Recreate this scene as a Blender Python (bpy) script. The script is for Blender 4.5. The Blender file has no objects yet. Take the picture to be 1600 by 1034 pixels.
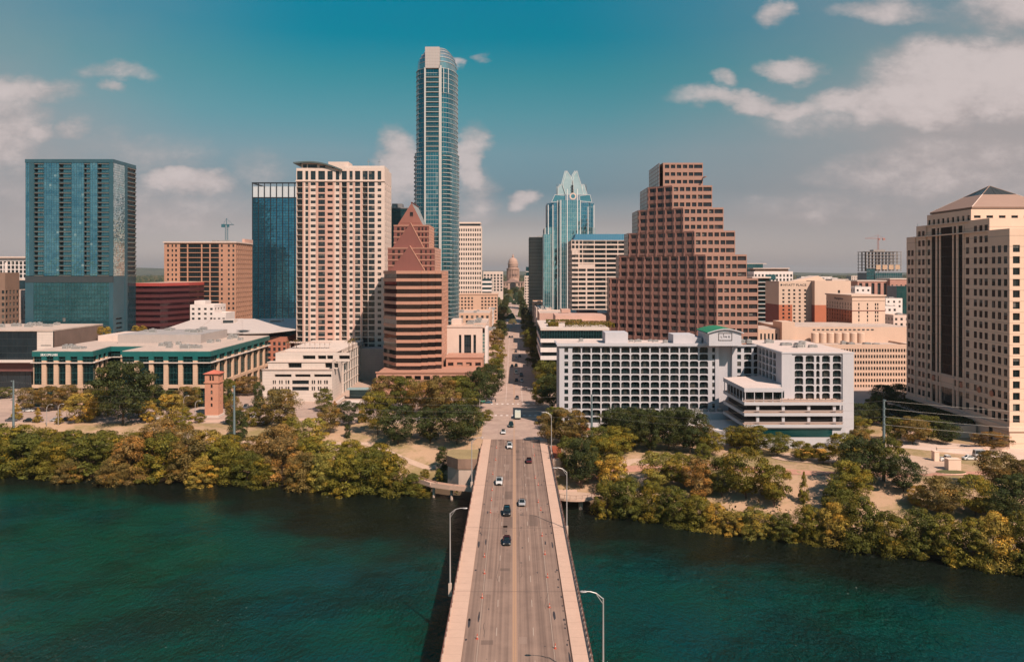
import bpy, math, random
from mathutils import Vector
# ---------------------------------------------------------------- camera, sky, sun, exposure
sc = bpy.context.scene
F, VX, VY, CZ = 1244.0, 803.0, 425.0, 73.0      # focal length in photo pixels, street vanishing point, camera height above the lake
cam_d = bpy.data.cameras.new('camera'); cam = bpy.data.objects.new('camera', cam_d); sc.collection.objects.link(cam)
sc.camera = cam
cam.location = (0, 0, CZ); cam.rotation_euler = (math.radians(90), 0, 0)
cam_d.sensor_width = 36.0; cam_d.lens = 36.0 * F / 1600.0
cam_d.shift_x = -3.0 / 1600.0; cam_d.shift_y = -92.0 / 1600.0
cam_d.clip_start = 1.0; cam_d.clip_end = 80000.0
sc.view_settings.view_transform = 'Standard'; sc.view_settings.look = 'None'
sc.view_settings.exposure = 0.32; sc.view_settings.gamma = 1.0
sc.render.engine = 'CYCLES'
cy = sc.cycles
cy.use_denoising = True
cy.use_adaptive_sampling = True; cy.adaptive_threshold = 0.015
cy.max_bounces = 5; cy.diffuse_bounces = 2; cy.glossy_bounces = 3; cy.transmission_bounces = 2; cy.volume_bounces = 0
cy.transparent_max_bounces = 4; cy.caustics_reflective = False; cy.caustics_refractive = False
cy.sample_clamp_indirect = 4.0
SUN = Vector((0.385, -0.57, 0.725)).normalized()
sun_d = bpy.data.lights.new('sun', 'SUN'); sun_o = bpy.data.objects.new('sun', sun_d); sc.collection.objects.link(sun_o)
sun_d.energy = 5.0; sun_d.angle = math.radians(0.5); sun_d.color = (1.0, 0.80, 0.67)
sun_o.rotation_euler = SUN.to_track_quat('Z', 'Y').to_euler(); sun_o.location = (0, 0, 400)

class E:
    """one value in a node tree, with arithmetic"""
    def __init__(s, t, k): s.t, s.k = t, k
    def _op(s, op, *o, clamp=False):
        n = s.t.nodes.new('ShaderNodeMath'); n.operation = op; n.use_clamp = clamp
        for i, a in enumerate((s,) + o):
            if isinstance(a, E): s.t.links.new(a.k, n.inputs[i])
            else: n.inputs[i].default_value = a
        return E(s.t, n.outputs[0])
    def __add__(s, o): return s._op('ADD', o)
    def __sub__(s, o): return s._op('SUBTRACT', o)
    def __mul__(s, o): return s._op('MULTIPLY', o)
    def __truediv__(s, o): return s._op('DIVIDE', o)
    def __rsub__(s, o): return s * -1.0 + o
    def max(s, o): return s._op('MAXIMUM', o)
    def pos(s): return s._op('ADD', 0.0, clamp=True)
    def ss(s, a, b):
        n = s.t.nodes.new('ShaderNodeMapRange'); n.interpolation_type = 'SMOOTHSTEP'
        s.t.links.new(s.k, n.inputs[0]); n.inputs[1].default_value = a; n.inputs[2].default_value = b
        return E(s.t, n.outputs[0])

world = bpy.data.worlds.new('World'); sc.world = world; world.use_nodes = True
wt = world.node_tree; wt.nodes.clear()
def wn(k): return wt.nodes.new(k)
wout = wn('ShaderNodeOutputWorld'); wbg = wn('ShaderNodeBackground'); wt.links.new(wbg.outputs[0], wout.inputs[0])
wbg.inputs[1].default_value = 0.10
sky = wn('ShaderNodeTexSky'); sky.sky_type = 'NISHITA'; sky.sun_disc = False
sky.sun_elevation = math.asin(SUN.z); sky.sun_rotation = math.atan2(SUN.x, SUN.y)
sky.air_density = 1.0; sky.dust_density = 1.5; sky.ozone_density = 1.5
tc = wn('ShaderNodeTexCoord'); sep = wn('ShaderNodeSeparateXYZ'); wt.links.new(tc.outputs['Generated'], sep.inputs[0])
dx, dy, dz = (E(wt, sep.outputs[i]) for i in range(3))
ady = dy._op('ABSOLUTE') + 0.04
U = dx / ady; V = dz / ady
elev = (dz._op('ARCSINE') * (180 / math.pi))
ramp = wn('ShaderNodeValToRGB')
wt.links.new((elev / 40.0).pos().k, ramp.inputs[0])
SKYRAMP = [(0, (0.55, 0.4515, 0.4951)), (0.0345, (0.55, 0.4515, 0.4951)), (0.0863, (0.3463, 0.2762, 0.2894)), (0.1434, (0.1827, 0.212, 0.2213)), (0.2115, (0.2223, 0.2739, 0.2488)), (0.2785, (0.1471, 0.304, 0.2565)), (0.3444, (0.0705, 0.3103, 0.2574)), (0.4088, (0.002, 0.3012, 0.2776)), (0.4664, (0.002, 0.3185, 0.3024)), (0.62, (0.051, 0.3185, 0.3024)), (1, (0.13, 0.26, 0.31))]
#SKYRAMP#
ramp.color_ramp.elements[0].position = 0.0; ramp.color_ramp.elements[1].position = 1.0
for i, (p_, c_) in enumerate(SKYRAMP):
    if 0 < i < len(SKYRAMP) - 1:
        e_ = ramp.color_ramp.elements.new(p_); e_.color = (*c_, 1)
ramp.color_ramp.elements[0].color = (*SKYRAMP[0][1], 1); ramp.color_ramp.elements[-1].color = (*SKYRAMP[-1][1], 1)
mul = wn('ShaderNodeMix'); mul.data_type = 'RGBA'; mul.blend_type = 'MULTIPLY'; mul.inputs[0].default_value = 1.0
wt.links.new(sky.outputs[0], mul.inputs[6]); wt.links.new(ramp.outputs[0], mul.inputs[7])
gain = wn('ShaderNodeMix'); gain.data_type = 'RGBA'; gain.blend_type = 'MULTIPLY'; gain.inputs[0].default_value = 1.0
gain.inputs[7].default_value = (2, 2, 2, 1); wt.links.new(mul.outputs[2], gain.inputs[6])
# clouds: soft banks in given parts of the sky, broken up by noise
comb = wn('ShaderNodeCombineXYZ'); wt.links.new(U.k, comb.inputs[0]); wt.links.new((V * 1.7).k, comb.inputs[1])
def wnoise(scale, detail, rough, w=0.0):
    n = wn('ShaderNodeTexNoise'); n.noise_dimensions = '4D'
    n.inputs['Scale'].default_value = scale; n.inputs['Detail'].default_value = detail; n.inputs['Roughness'].default_value = rough
    n.inputs['W'].default_value = w; wt.links.new(comb.outputs[0], n.inputs['Vector']); return E(wt, n.outputs[0])
nz = wnoise(17.0, 10.0, 0.66); nz2 = wnoise(4.0, 5.0, 0.6, 3.0); wu = wnoise(7.0, 5.0, .6, 5.0); wv = wnoise(7.0, 5.0, .6, 9.0)
UC = U + (wu - .5) * .13; VC = V + (wv - .5) * .085
CLOUDS = [  # centre, half sizes (photo pixels), density
    (1520, 135, 200, 70, 1.25), (1420, 165, 130, 52, 1.1), (1180, 176, 150, 18, .75), (1330, 165, 90, 24, .8), (1270, 190, 130, 30, .45),
    (1560, 28, 120, 46, .7), (1365, 32, 90, 22, .6), (1195, 34, 40, 18, .7), (1222, 119, 58, 20, .75), (1125, 147, 30, 15, .6),
    (1420, 285, 200, 45, .62), (1280, 330, 170, 30, .45), (1500, 250, 150, 35, .5), (1560, 330, 140, 60, .5), (1240, 345, 60, 20, .5),
    (628, 262, 48, 60, .95), (640, 290, 70, 60, .6), (735, 262, 30, 62, .9), (742, 300, 45, 60, .6), (816, 318, 30, 16, .8),
    (60, 155, 110, 30, .75), (212, 128, 60, 14, .5), (205, 152, 22, 14, .6), (20, 210, 100, 80, .8), (90, 218, 40, 20, .7), (150, 215, 40, 16, .5),
    (320, 290, 80, 30, .9), (300, 330, 170, 60, .45), (30, 310, 150, 110, .4), (430, 270, 60, 40, .35), (722, 102, 20, 11, .8), (760, 103, 16, 8, .5),
    (270, 245, 120, 30, .35), (2200, 200, 300, 120, .8), (-500, 150, 300, 90, .7)]
dens = None
for (cx, cyy, a, b, w) in CLOUDS:
    u = (UC - (cx - VX) / F) * (F / (a * 1.12)); v = (VC - (VY - cyy) / F) * (F / (b * 1.15))
    g = ((u * u + v * v) * -1.0 + 1.0).pos() * w
    dens = g if dens is None else dens.max(g)
cl = (dens * 1.25 + (nz - 0.5) * 1.5 * dens._op('SQRT') + (nz2 - .5) * .8 * dens._op('SQRT')).ss(0.08, 0.95)
CLOUDK = 0.85
veil = None
for (cx, cyy, a, b, w) in ((1420, 330, 620, 260, .8), (1640, 210, 420, 240, .45), (20, 320, 380, 260, .75), (360, 350, 420, 170, .4), (1660, 20, 820, 420, .6), (-100, 60, 640, 360, .45)):
    u = (U - (cx - VX) / F) * (F / a); v = (V - (VY - cyy) / F) * (F / b)
    g = ((u * u + v * v) * -1.0 + 1.0).pos(); g = g * g * w
    veil = g if veil is None else veil + g
vmix = wn('ShaderNodeMix'); vmix.data_type = 'RGBA'; wt.links.new((veil * (nz2 * .9 + .4)).pos().k, vmix.inputs[0]); wt.links.new(gain.outputs[2], vmix.inputs[6]); vmix.inputs[7].default_value = (3.0, 2.75, 2.76, 1)
cmix = wn('ShaderNodeMix'); cmix.data_type = 'RGBA'
wt.links.new((cl * CLOUDK).k, cmix.inputs[0]); wt.links.new(vmix.outputs[2], cmix.inputs[6])
CLOUDCOL = (5.3, 4.55, 4.42)
shade = wn('ShaderNodeMix'); shade.data_type = 'RGBA'; wt.links.new((nz * .6 + nz2 * .25 + dens * .25).ss(.42, .72).k, shade.inputs[0])
shade.inputs[6].default_value = (3.4, 2.95, 2.92, 1); shade.inputs[7].default_value = (*CLOUDCOL, 1); wt.links.new(shade.outputs[2], cmix.inputs[7])
wt.links.new(cmix.outputs[2], wbg.inputs[0])

# ---------------------------------------------------------------- helpers
R = random.Random(7)
def X(px, Y): return (px - VX) * Y / F
def Z(py, Y): return CZ - (py - VY) * Y / F
def lerp(a, b, t): return a + (b - a) * t
WL = {}
def link(o): sc.collection.objects.link(o)
def tag(o, label=None, cat=None, group=None, kind=None):
    if label: o['label'] = label
    if cat: o['category'] = cat
    if group: o['group'] = group
    if kind: o['kind'] = kind
    return o
def thing(name, label, cat, loc=(0, 0, 0), group=None, rz=0.0):
    o = bpy.data.objects.new(name, None); link(o); o.location = loc; o.rotation_euler = (0, 0, rz)
    o.empty_display_size = 0.5
    WL[o] = Vector(loc); tag(o, label, cat, group, 'thing'); return o
def child_of(o, p):
    o.parent = p
def put(name, me, parent, wloc, rz=0.0):
    o = bpy.data.objects.new(name, me); link(o)
    base = WL[parent] if parent else Vector((0, 0, 0))
    o.location = Vector(wloc) - base; o.rotation_euler = (0, 0, rz)
    if parent: o.parent = parent
    WL[o] = Vector(wloc); return o
def copy_tree(o, loc=None, rz=None, parent=None):
    c = o.copy(); link(c)
    if parent: c.parent = parent
    if loc is not None: c.location = loc
    if rz is not None: c.rotation_euler = (0, 0, rz)
    for ch in KIDS.get(o, list(o.children)): copy_tree(ch, parent=c)
    return c
KIDS = {}

class MB:
    def __init__(s): s.v, s.f, s.i, s.mats, s.sm = [], [], [], [], False
    def m(s, mat):
        if mat not in s.mats: s.mats.append(mat)
        return s.mats.index(mat)
    def face(s, pts, mat):
        b = len(s.v); s.v += [tuple(p) for p in pts]; s.f.append(tuple(range(b, b + len(pts)))); s.i.append(s.m(mat))
    def box(s, x0, x1, y0, y1, z0, z1, mat):
        b = len(s.v)
        s.v += [(x, y, z) for z in (z0, z1) for x, y in ((x0, y0), (x1, y0), (x1, y1), (x0, y1))]
        k = s.m(mat)
        for q in ((3, 2, 1, 0), (4, 5, 6, 7), (0, 1, 5, 4), (1, 2, 6, 5), (2, 3, 7, 6), (3, 0, 4, 7)):
            s.f.append(tuple(b + j for j in q)); s.i.append(k)
    def obox(s, c, u, w, d, h, mat):
        """box centred at c (bottom centre), u = unit direction of its width"""
        ux, uy = u; n = (uy, -ux); b = len(s.v)
        for z in (0, h):
            for a, e in ((-w / 2, d / 2), (w / 2, d / 2), (w / 2, -d / 2), (-w / 2, -d / 2)):
                s.v.append((c[0] + ux * a + n[0] * e, c[1] + uy * a + n[1] * e, c[2] + z))
        k = s.m(mat)
        for q in ((3, 2, 1, 0), (4, 5, 6, 7), (0, 1, 5, 4), (1, 2, 6, 5), (2, 3, 7, 6), (3, 0, 4, 7)):
            s.f.append(tuple(b + j for j in q)); s.i.append(k)
    def prism(s, poly, z0, z1, mat, top=None, bottom=True):
        n = len(poly)
        for i in range(n):
            a, c = poly[i], poly[(i + 1) % n]
            s.face([(a[0], a[1], z0), (c[0], c[1], z0), (c[0], c[1], z1), (a[0], a[1], z1)], mat)
        s.face([(p[0], p[1], z1) for p in poly], top or mat)
        if bottom: s.face([(p[0], p[1], z0) for p in reversed(poly)], mat)
    def lathe(s, prof, cx, cy, n, mat, a0=0.0):
        b = len(s.v); k = s.m(mat)
        for r, z in prof:
            for j in range(n):
                t = a0 + 2 * math.pi * j / n; s.v.append((cx + r * math.cos(t), cy + r * math.sin(t), z))
        for q in range(len(prof) - 1):
            for j in range(n):
                j2 = (j + 1) % n
                s.f.append((b + q * n + j, b + q * n + j2, b + (q + 1) * n + j2, b + (q + 1) * n + j)); s.i.append(k)
        s.f.append(tuple(b + (len(prof) - 1) * n + j for j in range(n))); s.i.append(k)
    def tube(s, pts, r, n, mat, r1=None):
        pts = [Vector(p) for p in pts]; b = len(s.v); k = s.m(mat); N = len(pts)
        for i, p in enumerate(pts):
            d = (pts[min(i + 1, N - 1)] - pts[max(i - 1, 0)]).normalized()
            a = d.cross(Vector((0, 0, 1)) if abs(d.z) < .95 else Vector((0, 1, 0))).normalized(); c = d.cross(a)
            rr = r if r1 is None else lerp(r, r1, i / (N - 1))
            for j in range(n):
                t = 2 * math.pi * j / n; s.v.append(tuple(p + a * (rr * math.cos(t)) + c * (rr * math.sin(t))))
        for i in range(N - 1):
            for j in range(n):
                j2 = (j + 1) % n
                s.f.append((b + i * n + j, b + (i + 1) * n + j, b + (i + 1) * n + j2, b + i * n + j2)); s.i.append(k)
        s.f.append(tuple(b + j for j in range(n))); s.i.append(k)
        s.f.append(tuple(b + (N - 1) * n + j for j in reversed(range(n)))); s.i.append(k)
    def mesh(s, name, off=(0, 0, 0)):
        me = bpy.data.meshes.new(name)
        ox, oy, oz = off
        me.from_pydata([(x - ox, y - oy, z - oz) for x, y, z in s.v], [], s.f)
        for mt in s.mats: me.materials.append(mt)
        me.polygons.foreach_set('material_index', s.i)
        if s.sm: me.polygons.foreach_set('use_smooth', [True] * len(s.f))
        me.update(); return me
    def build(s, name, parent=None):
        """vertices are in world space; the object is placed at its parent's point"""
        if not s.f: return None
        base = WL[parent] if parent else Vector((0, 0, 0))
        return put(name, s.mesh(name, base), parent, base)

# ---------------------------------------------------------------- materials
MATS = {}
def mat_new(name):
    m = bpy.data.materials.new(name); m.use_nodes = True; return m, m.node_tree, m.node_tree.nodes['Principled BSDF']
def pos_noise(t, scale, detail=4.0, vec=(1, 1, 1), rough=.6):
    g = t.nodes.new('ShaderNodeNewGeometry'); mp = t.nodes.new('ShaderNodeMapping'); mp.inputs['Scale'].default_value = vec
    t.links.new(g.outputs['Position'], mp.inputs[0])
    n = t.nodes.new('ShaderNodeTexNoise'); n.inputs['Scale'].default_value = scale; n.inputs['Detail'].default_value = detail
    n.inputs['Roughness'].default_value = rough; t.links.new(mp.outputs[0], n.inputs['Vector']); return E(t, n.outputs[0])
def scale_col(t, col, val):
    """colour * value"""
    m = t.nodes.new('ShaderNodeVectorMath'); m.operation = 'SCALE'
    if isinstance(col, tuple): m.inputs[0].default_value = col
    else: t.links.new(col, m.inputs[0])
    t.links.new(val.k, m.inputs['Scale']); return m.outputs[0]
def mixc(t, f, a, b):
    m = t.nodes.new('ShaderNodeMix'); m.data_type = 'RGBA'
    if isinstance(f, E): t.links.new(f.k, m.inputs[0])
    else: m.inputs[0].default_value = f
    for s_, c in ((6, a), (7, b)):
        if isinstance(c, tuple): m.inputs[s_].default_value = (*c, 1)
        else: t.links.new(c, m.inputs[s_])
    return m.outputs[2]
def bump(t, b, h, strength, dist):
    n = t.nodes.new('ShaderNodeBump'); n.inputs['Strength'].default_value = strength; n.inputs['Distance'].default_value = dist
    t.links.new(h.k, n.inputs['Height']); t.links.new(n.outputs[0], b.inputs['Normal'])
def wallm(name, col, rough=.8, var=.25, spec=.25, metal=0.0, joint=None):
    """masonry, paint or stone: mottled, with faint vertical streaks and optional panel joints"""
    if name in MATS: return MATS[name]
    m, t, b = mat_new(name)
    n = pos_noise(t, .18, 5) * .6 + pos_noise(t, 1.1, 3, (1, 1, .12)) * .4
    v = (n - .5) * (var * 3.2) + 1.0
    if joint:
        g = t.nodes.new('ShaderNodeNewGeometry'); s_ = t.nodes.new('ShaderNodeSeparateXYZ'); t.links.new(g.outputs['Position'], s_.inputs[0])
        zz = E(t, s_.outputs[2]) / joint; fr = zz - zz._op('FLOOR')
        v = v * (1.0 - fr._op('LESS_THAN', .09) * .22)
    t.links.new(scale_col(t, col, v), b.inputs['Base Color'])
    b.inputs['Roughness'].default_value = rough; b.inputs['Specular IOR Level'].default_value = spec; b.inputs['Metallic'].default_value = metal
    MATS[name] = m; return m
def glassm(name, a, bcol, metal=.7, rough=.05, spec=.6, wob=.25, blinds=0.0, bcolr=(.16, .15, .13)):
    """window glass: each pane a slightly different tint, faintly wavy"""
    if name in MATS: return MATS[name]
    m, t, b = mat_new(name)
    g = t.nodes.new('ShaderNodeNewGeometry'); oi = t.nodes.new('ShaderNodeObjectInfo')
    r = (E(t, g.outputs['Random Per Island']) + E(t, oi.outputs['Random']))._op('FRACT')
    big = pos_noise(t, .035, 3).ss(.3, .7)
    c = mixc(t, (r * .28 + big * .42 + pos_noise(t, .3, 4, (.35, .35, 1.0)).ss(.35, .65) * .36).pos(), a, bcol)
    if blinds: c = mixc(t, r._op('GREATER_THAN', 1 - blinds) * (r * 37.0)._op('FRACT'), c, bcolr)
    t.links.new(c, b.inputs['Base Color'])
    b.inputs['Metallic'].default_value = metal; b.inputs['Roughness'].default_value = rough; b.inputs['Specular IOR Level'].default_value = spec
    if wob: bump(t, b, pos_noise(t, .45, 2), wob, .05)
    MATS[name] = m; return m
def plain(name, col, rough=.5, metal=0.0, spec=.5, coat=0.0, emit=None):
    if name in MATS: return MATS[name]
    m, t, b = mat_new(name)
    n = (pos_noise(t, 2.0, 3) - .5) * .16 + 1.0
    t.links.new(scale_col(t, col, n), b.inputs['Base Color'])
    b.inputs['Roughness'].default_value = rough; b.inputs['Metallic'].default_value = metal
    b.inputs['Specular IOR Level'].default_value = spec; b.inputs['Coat Weight'].default_value = coat
    MATS[name] = m; return m
# ---------------------------------------------------------------- building kit
def ev(n, L, w, x0=0.0):
    p = L / n
    return [(x0 + p * i + (p - w) / 2, x0 + p * i + (p + w) / 2) for i in range(n)]
def rw(z0, n, pitch, h, sill=.9): return [(z0 + pitch * i + sill, z0 + pitch * i + sill + h) for i in range(n)]
FRAME = plain('window_frame_grey', (.045, .045, .045), .5)
FRAME_W = plain('window_frame_pale', (.55, .48, .42), .5)
ROOF = wallm('roof_gravel', (.50, .39, .33), .95, .3)
ROOFG = wallm('roof_membrane_grey', (.34, .31, .30), .9, .3)
UNITM = plain('rooftop_metal', (.45, .43, .41), .5, .3)
UNITD = plain('vent_dark', (.05, .05, .05), .8)
WG = glassm('window_glass_dark', (.008, .016, .02), (.02, .032, .036), 0.0, .06, .5, .15, .10)
PANES = {}
BLIND = plain('window_blind', (.13, .115, .10), .8)
def pane_mesh(w, h, kind, glass, var=None):
    if var is None: var = R.choice((0, 0, 0, 0, 0, 0, 0, 0, 1, 1, 2)) if kind in ('punch', 'pair', 'grid', 'pale') and h < 4 else 0
    key = (round(w, 2), round(h, 2), kind, glass.name, var)
    if key in PANES: return PANES[key]
    b = MB()
    fr = FRAME_W if kind in ('pale', 'palegrid') else FRAME
    nx, nzz, t = 1, 1, .09
    if kind in ('pair', 'pale'): nx = 2
    if kind == 'grid' or kind == 'palegrid': nx, nzz = max(1, round(w / 1.5)), max(1, round(h / 1.7))
    if kind == 'arch': nx, t = 3, .07
    if kind == 'strip': nx, nzz = max(1, round(w / 1.4)), 1
    for i in range(nx):
        for j in range(nzz):
            j1, j2, j3, j4 = (R.uniform(-.012, .012) for _ in range(4))
            a, c, d, e = w * i / nx, w * (i + 1) / nx, h * j / nzz, h * (j + 1) / nzz
            b.face([(a, j1, d), (c, j2, d), (c, j3, e), (a, j4, e)], glass)
    if var:
        zb_ = h * (.62 if var == 1 else .25); xb = w * (1 if var == 1 or nx == 1 else .5)
        b.face([(.02, -.02, zb_), (xb - .02, -.02, zb_), (xb - .02, -.02, h), (.02, -.02, h)], BLIND)
    if w > .5:
        b.box(0, w, -.06, .03, 0, t, fr); b.box(0, w, -.06, .03, h - t, h, fr)
        b.box(0, t, -.055, .03, t, h - t, fr); b.box(w - t, w, -.055, .03, t, h - t, fr)
        for i in range(1, nx): b.box(w * i / nx - .04, w * i / nx + .04, -.05, .03, t, h - t, fr)
        for j in range(1, nzz): b.box(t, w - t, -.045, .03, h * j / nzz - .04, h * j / nzz + .04, fr)
    if kind == 'arch':   # balcony rail behind the arch
        b.box(0, w, -.55, -.50, .85, .91, FRAME)
        for i in range(7): b.box(w * (i + .5) / 7 - .02, w * (i + .5) / 7 + .02, -.54, -.51, 0, .85, FRAME)
    me = b.mesh('window_pane'); PANES[key] = me; return me

class Bld:
    def __init__(s, name, label, cat, loc, group=None):
        s.root = thing(name, label, cat, loc, group); s.w = MB(); s.r = MB(); s.g = MB(); s.mu = MB(); s.fl = MB(); s.wins = []; s.extra = []
    def wall(s, p0, p1, z0, z1, mat, cols=(), rows=(), depth=.35, kind='punch', glass=None, skip=None, arch=0.0, name='window', reveal=None, sill=None):
        dx, dy = p1[0] - p0[0], p1[1] - p0[1]; L = math.hypot(dx, dy); dx /= L; dy /= L; n = (dy, -dx); b = s.w
        rv = reveal or mat
        def q(u0, u1, v0, v1, m=mat):
            if u1 - u0 < 1e-4 or v1 - v0 < 1e-4: return
            b.face([(p0[0] + dx * u0, p0[1] + dy * u0, v0), (p0[0] + dx * u1, p0[1] + dy * u1, v0), (p0[0] + dx * u1, p0[1] + dy * u1, v1), (p0[0] + dx * u0, p0[1] + dy * u0, v1)], m)
        def pt(u, d, v): return (p0[0] + dx * u - n[0] * d, p0[1] + dy * u - n[1] * d, v)
        glass = glass or WG; u = 0.0; rows = sorted(rows)
        rows = [r for r in rows if r[0] > z0 - 1e-3 and r[1] < z1 + 1e-3]
        if not rows: cols = ()
        for ci, (c0, c1) in enumerate(cols):
            q(u, c0, z0, z1); v = z0
            for ri, (r0, r1) in enumerate(rows):
                if skip and skip(ci, ri): continue
                q(c0, c1, v, r0); v = r1
                d = depth
                b.face([pt(c0, 0, r0), pt(c1, 0, r0), pt(c1, d, r0), pt(c0, d, r0)], rv)
                b.face([pt(c0, d, r1), pt(c1, d, r1), pt(c1, 0, r1), pt(c0, 0, r1)], rv)
                b.face([pt(c0, 0, r0), pt(c0, d, r0), pt(c0, d, r1), pt(c0, 0, r1)], rv)
                b.face([pt(c1, d, r0), pt(c1, 0, r0), pt(c1, 0, r1), pt(c1, d, r1)], rv)
                if sill: b.obox(pt((c0 + c1) / 2, -.08, r0 - .18), (dx, dy), c1 - c0 + .1, .16, .16, sill)
                if arch:
                    for sx, e in ((1, c0), (-1, c1)):
                        pts = [pt(e, 0, r1)]
                        for k in range(7):
                            a = math.pi / 2 * k / 6
                            pts.append(pt(e + sx * arch * (1 - math.cos(a)), 0, r1 - arch * .75 * (1 - math.sin(a))))
                        if sx > 0: pts = [pts[0]] + pts[1:]
                        else: pts = [pts[0]] + pts[:0:-1]
                        b.face(pts, mat)
                        for k in range(1, 7):
                            a_, c_ = pts[k], pts[k + 1]
                            off = Vector((-n[0] * .3, -n[1] * .3, 0))
                            b.face([a_, c_, tuple(Vector(c_) + off), tuple(Vector(a_) + off)], mat)
                o = pt(c0, d, r0)
                s.wins.append((o, math.atan2(dy, dx), c1 - c0, r1 - r0, kind, glass, name, n))
            q(c0, c1, v, z1); u = c1
        q(u, L, z0, z1)
    def curtain(s, p0, p1, z0, z1, nu, nv, glass, mull, mu=.10, mv=.10, proud=.12, jit=.02, every=1, spandrel=None, sp=.0):
        dx, dy = p1[0] - p0[0], p1[1] - p0[1]; L = math.hypot(dx, dy); dx /= L; dy /= L; n = (dy, -dx)
        def pt(u, d, v): return (p0[0] + dx * u + n[0] * d, p0[1] + dy * u + n[1] * d, v)
        for j in range(nv):
            v0, v1 = lerp(z0, z1, j / nv), lerp(z0, z1, (j + 1) / nv)
            vm = v0 + (v1 - v0) * sp
            if sp: s.g.face([pt(0, 0, v0), pt(L, 0, v0), pt(L, 0, vm), pt(0, 0, vm)], spandrel)
            for i in range(nu):
                a, c = L * i / nu, L * (i + 1) / nu
                s.g.face([pt(a, R.uniform(-jit, jit), vm), pt(c, R.uniform(-jit, jit), vm), pt(c, R.uniform(-jit, jit), v1), pt(a, R.uniform(-jit, jit), v1)], glass)
        if mu:
            for i in range(0, nu + 1, every): s.mu.obox(pt(L * i / nu, proud / 2, z0), (dx, dy), mu, proud, z1 - z0, mull)
        if mv:
            for j in range(nv + 1): s.mu.obox(pt(L / 2, proud / 2 - .01, lerp(z0, z1, j / nv) - mv / 2), (dx, dy), L, proud, mv, mull)
    def roof(s, poly, z, mat=None, par=None, ph=1.0, pt=.4):
        """flat roof inside a parapet of height ph; poly runs anticlockwise"""
        mat = mat or ROOF; n = len(poly)
        if not par: s.r.face([(p[0], p[1], z) for p in poly], mat); return
        ins = []
        for i in range(n):
            a, b_, c = Vector(poly[i - 1]).to_2d(), Vector(poly[i]).to_2d(), Vector(poly[(i + 1) % n]).to_2d()
            d1, d2 = (b_ - a).normalized(), (c - b_).normalized(); n1, n2 = Vector((-d1.y, d1.x)), Vector((-d2.y, d2.x))
            h = (n1 + n2); h = h / max(.3, h.dot(n1)); ins.append((b_.x + h.x * pt, b_.y + h.y * pt))
        for i in range(n):
            j = (i + 1) % n
            s.w.face([(*poly[i], z), (*poly[j], z), (*ins[j], z), (*ins[i], z)], par)
            s.w.face([(*ins[i], z), (*ins[j], z), (*ins[j], z - ph), (*ins[i], z - ph)], par)
        s.r.face([(*p, z - ph) for p in ins], mat)
    def block(s, x0, x1, y0, y1, z0, z1, mat, S=None, Ea=None, W=None, N=None, par=True, roofm=None, ph=1.0, faces='SEWN'):
        P = [(x0, y0), (x1, y0), (x1, y1), (x0, y1)]
        for k, (spec, i) in zip('SENW', ((S, 0), (Ea, 1), (N, 2), (W, 3))):
            if k in faces: s.wall(P[i], P[(i + 1) % 4], z0, z1, mat, **(spec or {}))
        s.roof(P, z1, roofm, mat if par else None, ph)
    def part(s, name, mb, label=None):
        o = mb.build(name, s.root)
        if o and label: o['label'] = label
        return o
    def unit(s, x, y, z, w, d, h):
        b = MB(); b.box(x, x + w, y, y + d, z, z + h * .85, UNITM); b.box(x + .1, x + w - .1, y + .1, y + d - .1, z + h * .85, z + h * .9, UNITD)
        n = max(1, int(w / 2))
        for i in range(n):
            cx = x + w * (i + .5) / n
            b.lathe([(min(d, w / n) * .36, z + h * .9), (min(d, w / n) * .36, z + h)], cx, y + d / 2, 10, UNITM)
        for i in range(int(w / .5)): b.box(x + .2 + i * .5, x + .4 + i * .5, y - .04, y, z + h * .2, z + h * .7, UNITD)
        b.build('rooftop_unit', s.root)
    def units(s, x0, x1, y0, y1, z, n, seed=1, k=1.0):
        r = random.Random(seed)
        for _ in range(n):
            w, d, h = r.uniform(2, 5) * k, r.uniform(1.8, 3.5) * k, r.uniform(1.2, 2.4) * k
            s.unit(r.uniform(x0, max(x0, x1 - w)), r.uniform(y0, max(y0, y1 - d)), z, w, d, h)
    def repeat(s, name, me, locs):
        """one part per place, all sharing a mesh; locs hold (point, angle)"""
        for p, a in locs[:100]: put(name, me, s.root, p, a)
        if len(locs) > 100: merge(me, locs[100:], name, s.root, True)
    def finish(s, wall='wall', keep=100):
        wo = s.w.build(wall, s.root); s.r.build('roof', s.root); s.g.build('glazing', s.root); s.mu.build('mullion_grid', s.root); s.fl.build('floor_band', s.root)
        def size(wi):
            o = wi[0]; y = max(o[1], 1); v = Vector((-o[0], -o[1])).normalized()
            return wi[2] * wi[3] / (y * y) * max(.02, v.x * wi[7][0] + v.y * wi[7][1])
        for nm in sorted({w[6] for w in s.wins}):
            L = sorted((w for w in s.wins if w[6] == nm), key=size, reverse=True)
            for o, a, w, h, kind, gl, _, n in L[:keep]: put(nm, pane_mesh(w, h, kind, gl), s.root, o, a)
            if len(L) > keep:
                merge2([(pane_mesh(w, h, kind, gl), o, a) for o, a, w, h, kind, gl, _, n in L[keep:]], nm, s.root)
        return s.root
def merge2(items, name, parent):
    b = MB(); base = WL[parent]
    for me, o, a in items:
        k = len(b.v); ca, sa = math.cos(a), math.sin(a)
        for v in me.vertices:
            x, y, z = v.co; b.v.append((o[0] + x * ca - y * sa, o[1] + x * sa + y * ca, o[2] + z))
        for p in me.polygons:
            b.f.append(tuple(k + i for i in p.vertices)); b.i.append(b.m(me.materials[p.material_index]))
    o = b.build(name, parent); o['kind'] = 'stuff'; return o
def merge(me, locs, name, parent, stuff=True): return merge2([(me, p, a) for p, a in locs], name, parent)
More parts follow.
